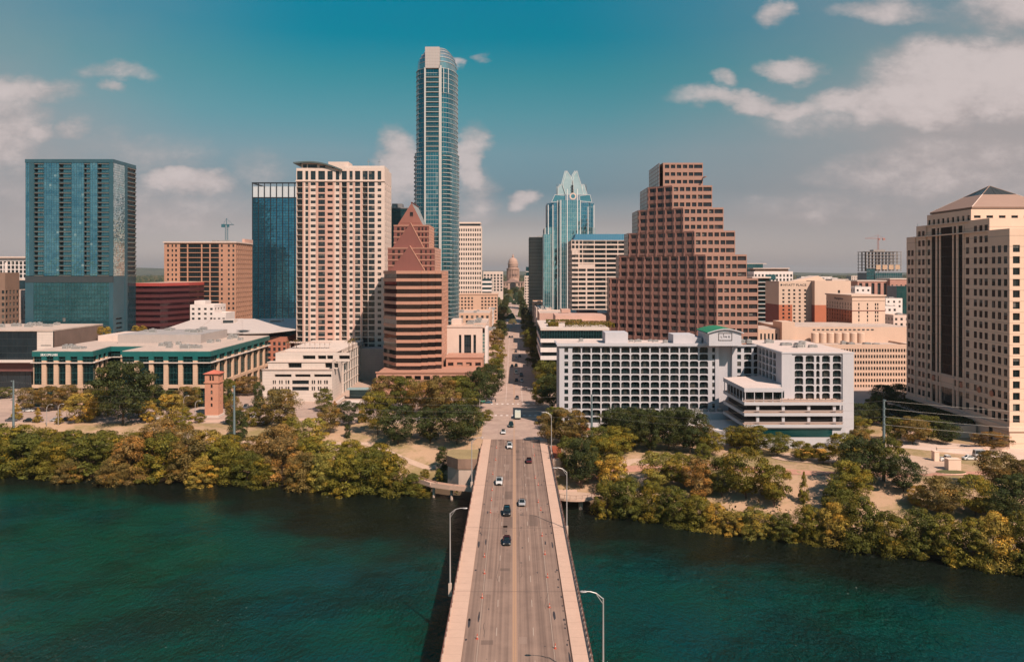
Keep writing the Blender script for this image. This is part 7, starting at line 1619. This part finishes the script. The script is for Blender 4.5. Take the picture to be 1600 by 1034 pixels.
def far_tree(x, y, z, w, h):
    m = r.choice(WOOD); pts = []
    for a in range(5): pts.append((x + w * .5 * math.cos(a * 1.257) * r.uniform(.7, 1.2), y + w * .5 * math.sin(a * 1.257), z + h * r.uniform(.25, .5)))
    top = [(x + w * .28 * math.cos(a * 1.257 + .6) * r.uniform(.6, 1.3), y + w * .28 * math.sin(a * 1.257 + .6), z + h * r.uniform(.75, 1.0)) for a in range(5)]
    for a in range(5):
        c = (a + 1) % 5; b.face([pts[a], pts[c], top[a]], m); b.face([pts[c], top[c], top[a]], m); b.face([(pts[a][0], pts[a][1], z), (pts[c][0], pts[c][1], z), pts[c], pts[a]], m)
    b.face(top, m)
for _ in range(9000):
    y = 1150 * (r.random() ** .5 * 4.2 + .65); px = r.choice((r.uniform(0, 300), r.uniform(1160, 1440), r.uniform(740, 860), r.uniform(-100, 1700)))
    s = r.uniform(7, 14) * (1 + y / 5000); far_tree(X(px, y), y, rise(y) - 1, s, s * r.uniform(.6, .9))
tag(b.build('distant_woods'), kind='stuff')
# ---------------------------------------------------------------- vehicles, lamps, poles, cones
TYRE = plain('tyre_rubber', (.012, .012, .012), .9); RIM = plain('wheel_rim', (.45, .45, .46), .3, .8); CGL = plain('car_glass', (.010, .018, .02), .05, 0, .7)
HL = plain('headlight_lens', (.75, .75, .72), .15); TL = plain('tail_light_lens', (.35, .01, .01), .25); BLK = plain('black_trim', (.015, .015, .015), .5)
def paint(name, c): return plain('car_paint_' + name, c, .28, .15, .5, .8)
def section(b, st, mat):
    """loft a body from stations (y, half width low, half width high, z low, z shoulder, z top, half width top)"""
    k = b.m(mat); rings = []
    for (y, wl, ws, zl, zs, zt, wt) in st:
        rings.append([(-wl, y, zl), (-ws, y, zl + .22), (-ws, y, zs), (-wt, y, zt), (wt, y, zt), (ws, y, zs), (ws, y, zl + .22), (wl, y, zl)])
    base = len(b.v); n = 8
    for r_ in rings: b.v += r_
    for i in range(len(rings) - 1):
        for j in range(n):
            j2 = (j + 1) % n; b.f.append((base + i * n + j, base + i * n + j2, base + (i + 1) * n + j2, base + (i + 1) * n + j)); b.i.append(k)
    b.f.append(tuple(base + j for j in reversed(range(n)))); b.i.append(k); b.f.append(tuple(base + (len(rings) - 1) * n + j for j in range(n))); b.i.append(k)
def car_meshes(kind):
    L, Wd, H = dict(sedan=(4.7, 1.84, 1.45), suv=(4.9, 1.98, 1.80), pickup=(5.6, 2.0, 1.85), van=(5.3, 2.0, 2.2), truck=(7.6, 2.4, 3.1))[kind]
    h = L / 2; w = Wd / 2; body = MB(); PT = bpy.data.materials.get('paint_slot') or plain('paint_slot', (.5, .5, .5))
    sh = .92 if kind in ('sedan',) else 1.08
    if kind == 'truck': sh = 1.2
    nose = .78 if kind == 'sedan' else .98
    # front points to -y
    if kind == 'truck':
        section(body, [(-h, w * .9, w * .92, .45, 1.1, 1.15, w * .85), (-h + .3, w * .92, w * .95, .4, 1.3, 1.4, w * .9), (-h + 1.9, w * .92, w * .95, .4, 1.4, 1.5, w * .9)], PT)
    else:
        section(body, [(-h, w * .78, w * .80, .35, nose - .25, nose - .18, w * .62), (-h + .22, w * .9, w * .95, .22, nose - .05, nose, w * .72), (-h + 1.15, w * .95, w, .2, sh - .04, sh + .02, w * .8), (0, w * .95, w, .2, sh, sh + .05, w * .84), (h - .9, w * .95, w, .2, sh + .02, sh + .06, w * .82), (h - .18, w * .92, w * .96, .25, sh - .03, sh + .02, w * .78), (h, w * .8, w * .84, .4, sh - .15, sh - .08, w * .68)], PT)
    roof = MB(); gl = MB()
    f0, f1, b1, b0 = dict(sedan=(-h + 1.35, -h + 2.15, h - 1.55, h - .75), suv=(-h + 1.35, -h + 2.0, h - .75, h - .3), pickup=(-h + 1.5, -h + 2.1, -h + 3.3, -h + 3.6), van=(-h + .9, -h + 1.6, h - .25, h - .1), truck=(-h + .25, -h + .7, -h + 1.75, -h + 1.85))[kind]
    wb, wt = w * .86, w * .70; zb = sh + .02; zt = H if kind != 'truck' else 2.3
    q0 = [(-wb, f0, zb), (wb, f0, zb), (wb, b0, zb), (-wb, b0, zb)]; q1 = [(-wt, f1, zt), (wt, f1, zt), (wt, b1, zt), (-wt, b1, zt)]
    for i in range(4): j = (i + 1) % 4; gl.face([q0[i], q0[j], q1[j], q1[i]], CGL)
    section(roof, [(f1 - .05, wt * .98, wt * 1.0, zt - .06, zt - .02, zt + .02, wt * .9), ((f1 + b1) / 2, wt * 1.0, wt * 1.02, zt - .06, zt, zt + .05, wt * .9), (b1 + .05, wt * .98, wt, zt - .06, zt - .02, zt + .02, wt * .9)], PT)
    for s in (-1, 1):
        for a, c in (((s * wb, f0, zb), (s * wt, f1, zt)), ((s * wb, b0, zb), (s * wt, b1, zt)), ((s * wb * 1.0, (f0 + b0) / 2, zb), (s * wt, (f1 + b1) / 2, zt))): roof.tube([a, c], .045, 5, PT)
    if kind == 'pickup':
        roof.box(-w * .9, -w * .8, b0 + .05, h - .15, sh, sh + .22, PT); roof.box(w * .8, w * .9, b0 + .05, h - .15, sh, sh + .22, PT); gl.face([(-w * .78, b0 + .1, sh + .075), (w * .78, b0 + .1, sh + .075), (w * .78, h - .25, sh + .075), (-w * .78, h - .25, sh + .075)], BLK)
    if kind == 'truck':
        roof.box(-1.22, 1.22, -h + 2.1, h, .8, 3.2, plain('cargo_box_pale', (.55, .58, .50), .5)); roof.box(-1.2, 1.2, -h + 1.9, h - .05, .55, .8, BLK)
    wh = MB(); rimb = MB(); rr = .34 if kind == 'sedan' else .39 if kind != 'truck' else .5
    N = 18; k = len(wh.v)
    for x in (-.11, .11):
        for j in range(N): a = 6.2832 * j / N; wh.v.append((x, rr * math.cos(a), rr * math.sin(a)))
    for j in range(N): j2 = (j + 1) % N; wh.f.append((j, j2, N + j2, N + j)); wh.i.append(wh.m(TYRE))
    wh.f += [tuple(reversed(range(N))), tuple(range(N, 2 * N))]; wh.i += [wh.m(TYRE)] * 2
    rimb.tube([(-.125, 0, 0), (.125, 0, 0)], rr * .62, 12, RIM)
    hlm = MB(); hlm.box(-.2, .2, -.06, .08, -.08, .08, HL); tlm = MB(); tlm.box(-.16, .16, -.05, .05, -.12, .12, TL)
    bum = MB(); bum.box(-w * .72, w * .72, -h - .05, -h + .2, .3, .52, BLK); bum.box(-w * .45, w * .45, -h - .035, -h + .2, .56, nose - .24 if kind != 'truck' else 1.0, BLK); rbm = MB(); rbm.box(-w * .72, w * .72, -.2, .0, -.1, .1, BLK)
    mir = MB(); mir.box(-.1, .1, -.06, .06, -.06, .07, BLK)
    return dict(body=body.mesh('car_body'), roof=roof.mesh('car_roof'), window=gl.mesh('car_window'), wheel=wh.mesh('car_wheel'), rim=rimb.mesh('car_rim'), headlight=hlm.mesh('car_headlight'), tail_light=tlm.mesh('car_tail_light'), bumper=bum.mesh('car_bumper'), rear_bumper=rbm.mesh('car_rear_bumper'), mirror=mir.mesh('car_mirror')), (L, w, rr, sh, nose, f0)
CM = {k: car_meshes(k) for k in ('sedan', 'suv', 'pickup', 'van', 'truck')}
PSLOT = bpy.data.materials['paint_slot']
def car(kind, x, y, pnt, label, rz=0.0, group=None, roof=None, small=False, name=None):
    ms, (L, w, rr, sh, nose, f0) = CM[kind]; t = thing(name or {'sedan': 'car', 'suv': 'car', 'pickup': 'pickup_truck', 'van': 'van', 'truck': 'box_truck'}[kind], label, {'sedan': 'car', 'suv': 'car', 'pickup': 'pickup', 'van': 'van', 'truck': 'truck'}[kind], (x, y, max(rise(y), gz(x, y)) + .035), group, rz)
    def p(nm, loc, par=None, mt=None):
        o = bpy.data.objects.new(nm, ms[nm]); link(o); o.parent = par or t; o.location = loc
        if mt:
            for s_ in o.material_slots:
                if s_.material == PSLOT: s_.link = 'OBJECT'; s_.material = mt
        return o
    p('body', (0, 0, 0), None, pnt); rf = p('roof', (0, 0, 0), None, roof or pnt); p('window', (0, 0, 0)); h = L / 2
    ax = (-h + .95, h - .95)
    for yy in ax:
        for s in (-1, 1): o = p('wheel', (s * (w - .08), yy, rr)); p('rim', (0, 0, 0), o)
    if not small:
        p('bumper', (0, 0, 0)); p('rear_bumper', (0, h + .05, .42))
        zl = nose - .22 if kind != 'truck' else .95
        for s in (-1, 1): p('headlight', (s * w * .66, -h + .07, zl)); p('tail_light', (s * w * .68, h - .08, sh - .2)); p('mirror', (s * (w + .06), f0 + .25, sh + .1))
    return t
def Yd(py): return 78372 / (py - 425)
PW, PB_, PS, PR, PG_ = paint('white', (.72, .70, .68)), paint('black', (.012, .014, .016)), paint('silver', (.45, .45, .46)), paint('maroon', (.10, .012, .018)), paint('dark_green', (.012, .035, .03))
PGY, PBL, PRD = paint('grey', (.10, .10, .11)), paint('teal_blue', (.02, .10, .16)), paint('red', (.40, .03, .03))
def at(px, py): Y = Yd(py); return X(px, Y), Y
for kind, px, py, p_, lab, rz, rf in (('sedan', 792, 848, PB_, 'black sedan with a dark red roof, the nearest car on the bridge', 0, PR), ('suv', 792, 803, PB_, 'black sport utility car behind the red roofed sedan on the bridge', 0, None), ('sedan', 815.5, 788, PS, 'silver sedan driving away in the right lanes of the bridge', math.pi, None), ('pickup', 780, 755, PW, 'white pickup truck driving toward us on the bridge', 0, None), ('sedan', 826.5, 722, PR, 'dark maroon sedan driving away in the outer right lane', math.pi, None), ('suv', 796.3, 699.5, PW, 'white car near the north end of the bridge', 0, None), ('sedan', 786.5, 677, PW, 'small pale car just past the junction heading for the bridge', 0, None), ('suv', 798.5, 666.5, PG_, 'dark green car leaving the junction behind the pale one', 0, None), ('truck', 809, 653, PW, 'pale box truck waiting in the junction with its back to us', math.pi, None)):
    x, y = at(px, py); car(kind, x, y, p_, lab, rz, 'vehicles on the bridge', rf)
AV = [('sedan', 808, 623, PGY, 'dark grey car at the stop line north of the junction'), ('sedan', 815.2, 596, PW, 'white parked car by the east kerb of the avenue'), ('sedan', 807, 595.5, PB_, 'black car in the lane next to the white parked one'), ('suv', 814.6, 587.5, PGY, 'grey car parked beyond the white one on the east kerb'), ('van', 806.7, 583.5, PW, 'white van in the middle of the avenue'), ('sedan', 800.2, 573, PB_, 'black car left of the other one beyond the white van'), ('suv', 806.5, 572.5, PB_, 'black car directly ahead of the white van'), ('sedan', 806.5, 561, PW, 'white car farther up the avenue'), ('suv', 812, 558, PB_, 'black car by the kerb beside the farther white car'), ('sedan', 806, 550.5, PGY, 'lone grey car up the avenue near the tree shade'), ('sedan', 796.4, 527.5, PB_, 'far black car, left one of two before the shaded crossing'), ('sedan', 800.2, 527.5, PGY, 'far grey car, right one of two before the shaded crossing'), ('sedan', 799, 512, PW, 'tiny far white car on the avenue'), ('sedan', 803, 506, PS, 'tiny far silver car on the avenue')]
for kind, px, py, p_, lab in AV:
    x = y = None; Y = 400.0
    for _ in range(40): Y = .5 * Y + .5 * (CZ - rise(Y)) * F / (py - VY)
    car(kind, X(px, Y), Y, p_, lab, math.pi if px > 803 else 0, 'vehicles on the avenue', small=True)
WP_ = [('sedan', 18, 658, PGY, 'grey car at the west end of the riverside road', 1), ('sedan', 46, 659, PB_, 'black car near the steel pole on the riverside road', 1), ('sedan', 88, 658, PS, 'silver car on the riverside road between two young yellow trees', 1), ('sedan', 104, 657.5, PB_, 'black car behind the silver one on the riverside road', 1), ('sedan', 134, 655, PBL, 'teal blue car on the riverside road left of the big dark oak', 1), ('sedan', 229, 656, PB_, 'black car just right of the big dark oak', 1), ('suv', 239, 656, PW, 'white car just right of the black one by the big oak', 1), ('sedan', 45, 643, PW, 'white car under the trees by the limestone piered office', 1), ('suv', 384, 638, PGY, 'grey car at the mouth of the side street', 0), ('sedan', 400, 652, PW, 'white car turning out of the side street', 1), ('sedan', 762, 630, PBL, 'blue car waiting on the west arm of the junction', 1), ('sedan', 755, 652, PGY, 'grey car behind the tree at the west kerb of the junction', 1),
       ('sedan', 658, 657, PW, 'white car glimpsed between the park trees on the riverside road', 1), ('pickup', 1480, 720, PW, 'white pickup parked on the plaza before the pyramid roofed office', 1), ('sedan', 1515, 718, PW, 'white sedan parked on the plaza near the orange bush', 1), ('van', 1533, 713, PS, 'silver van at the back of the plaza', 1), ('sedan', 1352, 702, PW, 'white car in the shade beside the white hotel wing', 0), ('sedan', 1362, 696, PGY, 'grey car in the shade beside the white hotel wing', 0)]
for kind, px, py, p_, lab, s in WP_:
    x, y = at(px, py); car(kind, x, y, p_, lab, math.pi / 2 * (1 if s else 0) + .05, 'cars parked or waiting off the avenue', small=True)

# street lamps on the bridge
GALV = plain('galvanised_steel', (.48, .44, .42), .45, .4)
def lamp(x, y, h, arm, side, label, group, z0=10.0, ped=True):
    t = thing('street_lamp', label, 'street lamp', (x, y, z0), group); s = side
    b = MB(); b.tube([(x, y, z0 + (0.9 if ped else 0)), (x, y, z0 + h * .6), (x, y, z0 + h)], .16, 8, GALV, .10); b.build('pole', t)
    if ped: b = MB(); b.box(x - .32, x + .32, y - .32, y + .32, z0 - 1.6, z0 + .9, CONC); b.build('pedestal', t)
    b = MB(); b.tube([(x, y, z0 + h - .1), (x + s * arm * .4, y, z0 + h + .75), (x + s * arm * .75, y, z0 + h + 1.0), (x + s * arm, y, z0 + h + 1.02)], .075, 6, GALV); b.tube([(x, y, z0 + h - .9), (x + s * arm * .42, y, z0 + h + .7)], .05, 6, GALV); b.build('arm', t)
    b = MB(); hx_ = x + s * (arm + .35); b.lathe([(.10, z0 + h + 1.12), (.26, z0 + h + 1.08), (.30, z0 + h + .98), (.22, z0 + h + .88)], hx_, y, 10, GALV); b.v = [(hx_ + (q[0] - hx_) * 1.9, q[1], q[2]) for q in b.v]; b.build('lamp_head', t); return t
for x, y, h, s, lab in ((-12.75, 159, 14.9, 1, 'tall steel street lamp on the west side of the bridge, nearest of that side'), (13.35, 119, 14.3, -1, 'tall steel street lamp on the east side of the bridge, nearest of all'), (12.95, 195, 14.1, -1, 'street lamp on the east side of the bridge, middle one of three'), (12.95, 275, 13.6, -1, 'street lamp at the north end of the east side of the bridge'), (-12.5, 236, 13.0, 1, 'street lamp on the west side near the bridgehead wall')):
    lamp(x, y, h, 2.6, s, lab, 'street lamps along the bridge')
for px, py, h, lab in ((73, 664, 7.5, 'small street lamp left of the limestone piered office'), (91, 663, 7.5, 'small street lamp beside the young yellow trees'), (287, 648, 7.5, 'small street lamp just left of the brick campanile'), (305, 655, 7.0, 'small street lamp close to the foot of the brick campanile'), (398, 636, 7.5, 'small street lamp at the side street corner'), (846, 600, 8.5, 'street lamp arching over the avenue from the east kerb')):
    Y = Yd(py); lamp(X(px, Y), Y, h, 1.6, -1 if px > 800 else 1, lab, 'lamps along the streets', ped=False)
# tall steel power poles with wires
PST = plain('weathered_pole_steel', (.20, .25, .26), .5, .4)
PP = [(X(21, 310), 310, Z(594, 310)), (X(366, 292), 292, Z(602, 292)), (X(924.5, 281), 281, Z(616, 281)), (X(1381, 241), 241, Z(624, 241))]
for (x, y, zt), lab in zip(PP, ('tall steel power pole at the far west of the park', 'tall steel power pole right of the brick campanile', 'tall steel power pole before the white arcaded hotel', 'tall teal grey power pole among the east bank trees')):
    t = thing('power_pole', lab, 'power pole', (x, y, gz(x, y)), 'steel power poles along the park'); b = MB(); b.tube([(x, y, gz(x, y) - 1), (x, y, (gz(x, y) + zt) / 2), (x, y, zt)], .55, 12, PST, .28); b.build('pole', t)
    for k in range(4): b = MB(); z = zt - .3 - k * 2.4; b.tube([(x, y, z), (x - .1, y - 1.1, z + .15)], .08, 6, PST); b.lathe([(.10, z - .2), (.16, z + .1), (.08, z + .4)], x - .1, y - 1.2, 8, PST); b.build('insulator_arm', t)
WIRE = plain('aluminium_wire', (.42, .38, .33), .4, .6)
ends = [(X(-400, 330), 330, Z(590, 330))] + PP + [(260, 205, 34)]
for i, (a, c) in enumerate(zip(ends, ends[1:])):
    t = thing('power_line', 'sagging power cables %s' % ('from the west edge of the park to the first steel pole', 'between the two steel poles of the west park', 'across the bridge road between two steel poles', 'between the hotel pole and the teal grey pole', 'running east from the teal grey pole past the pyramid roofed office')[i], 'cable', (a[0], a[1], 10))
    for k in range(4):
        b = MB(); P = []
        for q in range(17):
            u = q / 16; P.append((lerp(a[0], c[0], u) - .1, lerp(a[1], c[1], u) - 1.2, lerp(a[2], c[2], u) - .2 - 2.4 * k - 2.4 * 4 * u * (1 - u)))
        b.tube(P, .032 if i == 4 else .016, 4, WIRE); b.build('wire', t)

# traffic signals at the junction
SIGY = plain('signal_housing', (.03, .028, .02), .5); GALS = GALV
def signal(x, y, s, label, L=9.0):
    t = thing('traffic_signal', label, 'traffic signal', (x, y, 10), 'traffic signals at the junction'); b = MB(); b.tube([(x, y, 10), (x, y, 17.2)], .13, 8, GALS, .1); b.build('pole', t)
    b = MB(); b.tube([(x, y, 16.4), (x + s * L, y, 16.8)], .09, 6, GALS, .06); b.build('mast_arm', t)
    for k in (.45, .75, .98):
        b = MB(); b.box(x + s * L * k - .2, x + s * L * k + .2, y - .18, y + .12, 15.9, 17.1, SIGY); o = b.build('signal_head', t)
    b = MB(); b.box(x + s * L * .2 - .9, x + s * L * .2 + .9, y - .06, y, 16.0, 16.6, plain('street_sign_green', (.0, .18, .10), .5)); b.build('street_name_sign', t)
signal(15, 384, -1, 'traffic signal mast reaching over the avenue from the north east corner'); signal(-15, 350, 1, 'traffic signal mast reaching out from the south west corner', 7); signal(-17, 385, -1, 'traffic signal mast over the west arm of the junction', 7)

# orange cones along the bike lanes
CON = plain('cone_orange', (.46, .095, .055), .6); CWH = plain('cone_white_band', (.55, .40, .34), .5)
b = MB(); b.box(-.22, .22, -.22, .22, 0, .05, CON); b.lathe([(.17, .05), (.13, .35)], 0, 0, 12, CON); b.lathe([(.128, .35), (.10, .55)], 0, 0, 12, CWH); b.lathe([(.10, .55), (.05, .95), (.04, .98)], 0, 0, 12, CON); CMH = b.mesh('cone_mesh')
CP = [(847, 837), (851.5, 866), (855.5, 902), (858.6, 949), (867.6, 1013), (757, 870), (757, 896), (753.5, 934), (745.6, 998), (770, 741), (769, 766), (768, 782), (766.5, 801), (833.6, 698), (834.7, 712), (836.3, 747), (841, 758), (841, 785), (845, 797), (776, 700), (774.5, 719)]
lw = sorted(q for q in CP if q[0] < 800); le = sorted(q for q in CP if q[0] >= 800)
for side, L_s in (('west', sorted(lw, key=lambda q: -q[1])), ('east', sorted(le, key=lambda q: -q[1]))):
    for i, (px, py) in enumerate(L_s):
        x, y = at(px, py); o = put('traffic_cone', CMH, None, (x, y, 10.03)); o.scale = (.95,) * 3; tag(o, 'orange traffic cone on the bridge, %s from the near end of the %s bike lane' % (ORD[i], side), 'traffic cone', 'traffic cones along the bridge bike lanes', 'thing')
# small things: parasols, kiosk, plaza walls
for i, (px, py, col, lab) in enumerate(((912, 676, (.55, .05, .04), 'red patio parasol among the trees beside the hotel corner'), (909, 688, (.62, .55, .50), 'white patio parasol beside the red one'))):
    Y = Yd(py + 4); x = X(px, Y); t = thing('parasol', lab, 'parasol', (x, Y, 10), 'patio parasols'); b = MB(); b.tube([(x, Y, 10), (x, Y, 13.2)], .05, 6, GALV); b.build('pole', t); b = MB(); b.lathe([(2.6, 12.6), (1.2, 13.3), (.1, 13.8)], x, Y, 8, plain('parasol_%d' % i, col, .8)); b.build('canopy', t)
def wallthing(label, px, py, w, d, h, mat_, name='low_wall', cat='wall'):
    Y = Yd(py); x = X(px, Y); t = thing(name, label, cat, (x, Y, gz(x, Y))); b = MB(); z = gz(x, Y) - .3; b.box(x - w / 2, x + w / 2, Y, Y + d, z, z + h + .3, mat_); b.build('wall', t); b = MB(); b.box(x - w / 2 - .1, x + w / 2 + .1, Y - .1, Y + d + .1, z + h + .3, z + h + .5, LSB); b.build('coping', t)
wallthing('square stone pier on the plaza island right of the power pole', 1492, 736, 4, 2.5, 3.6, LSB); wallthing('small stone gate pier left of the white pickup', 1464, 721, 1.6, 2, 3.2, LSB); wallthing('long low stone wall under the orange bush', 1556, 706, 9, .8, 1.5, LSB); wallthing('low pale wall closing the back of the plaza', 1500, 706, 16, .6, 1.4, PALE)
isl = thing('planter_island', 'round kerbed planting island on the plaza before the stone pier', 'planter', (X(1486, 250), 250, 10)); x, Y = X(1486, 250), 250
b = MB(); b.prism([(x + 4.6 * math.cos(k * .314), Y + 2.6 * math.sin(k * .314)) for k in range(20)], 9.4, 10.35, LSB, plain('island_lawn', (.10, .095, .03), .95)); b.build('kerb', isl)
t = thing('market_kiosk', 'green and yellow kiosk under the trees before the hotel deck', 'kiosk', (X(1272, 270), 270, 9.5)); x, Y = X(1270, 270), 270
b = MB(); b.box(x - 5, x + 5, Y, Y + 3, 9, 11.6, plain('kiosk_green', (.01, .075, .06), .6)); b.build('counter', t); b = MB(); b.face([(x - 5.2, Y - 1.2, 11.6), (x + 5.2, Y - 1.2, 11.6), (x + 5.2, Y + 3, 12.4), (x - 5.2, Y + 3, 12.4)], plain('kiosk_yellow', (.60, .30, .05), .7)); b.face([(x - 5.2, Y - 1.2, 11.1), (x + 5.2, Y - 1.2, 11.1), (x + 5.2, Y - 1.2, 11.6), (x - 5.2, Y - 1.2, 11.6)], MATS['kiosk_yellow']); b.build('awning', t)
t = thing('park_tent', 'small pale pointed tent at the edge of the west park', 'tent', (X(308, 305), 305, gz(X(308, 305), 305))); x, Y, z = X(308, 305), 305, gz(X(308, 305), 305)
b = MB(); q = [(x - 1.6, Y - 1.6, z), (x + 1.6, Y - 1.6, z), (x + 1.6, Y + 1.6, z), (x - 1.6, Y + 1.6, z)]
for i in range(4): b.face([q[i], q[(i + 1) % 4], (x, Y, z + 2.6)], plain('tent_cloth', (.50, .52, .54), .8))
b.build('tent_canopy', t)
# ---------------------------------------------------------------- the air
mb = MB(); m = bpy.data.materials.new('hazy_air'); m.use_nodes = True; t = m.node_tree; t.nodes.clear()
o_ = t.nodes.new('ShaderNodeOutputMaterial'); v_ = t.nodes.new('ShaderNodeVolumePrincipled'); t.links.new(v_.outputs[0], o_.inputs['Volume'])
v_.inputs['Color'].default_value = (.86, .84, .86, 1); v_.inputs['Density'].default_value = 0.00004; v_.inputs['Anisotropy'].default_value = .2
v_.inputs['Density Attribute'].default_value = ''; v_.inputs['Temperature Attribute'].default_value = ''
m.cycles.homogeneous_volume = True
mb.box(-31000, 31000, -3100, 40500, -4.5, 262, m)
tag(mb.build('haze'), kind='stuff')
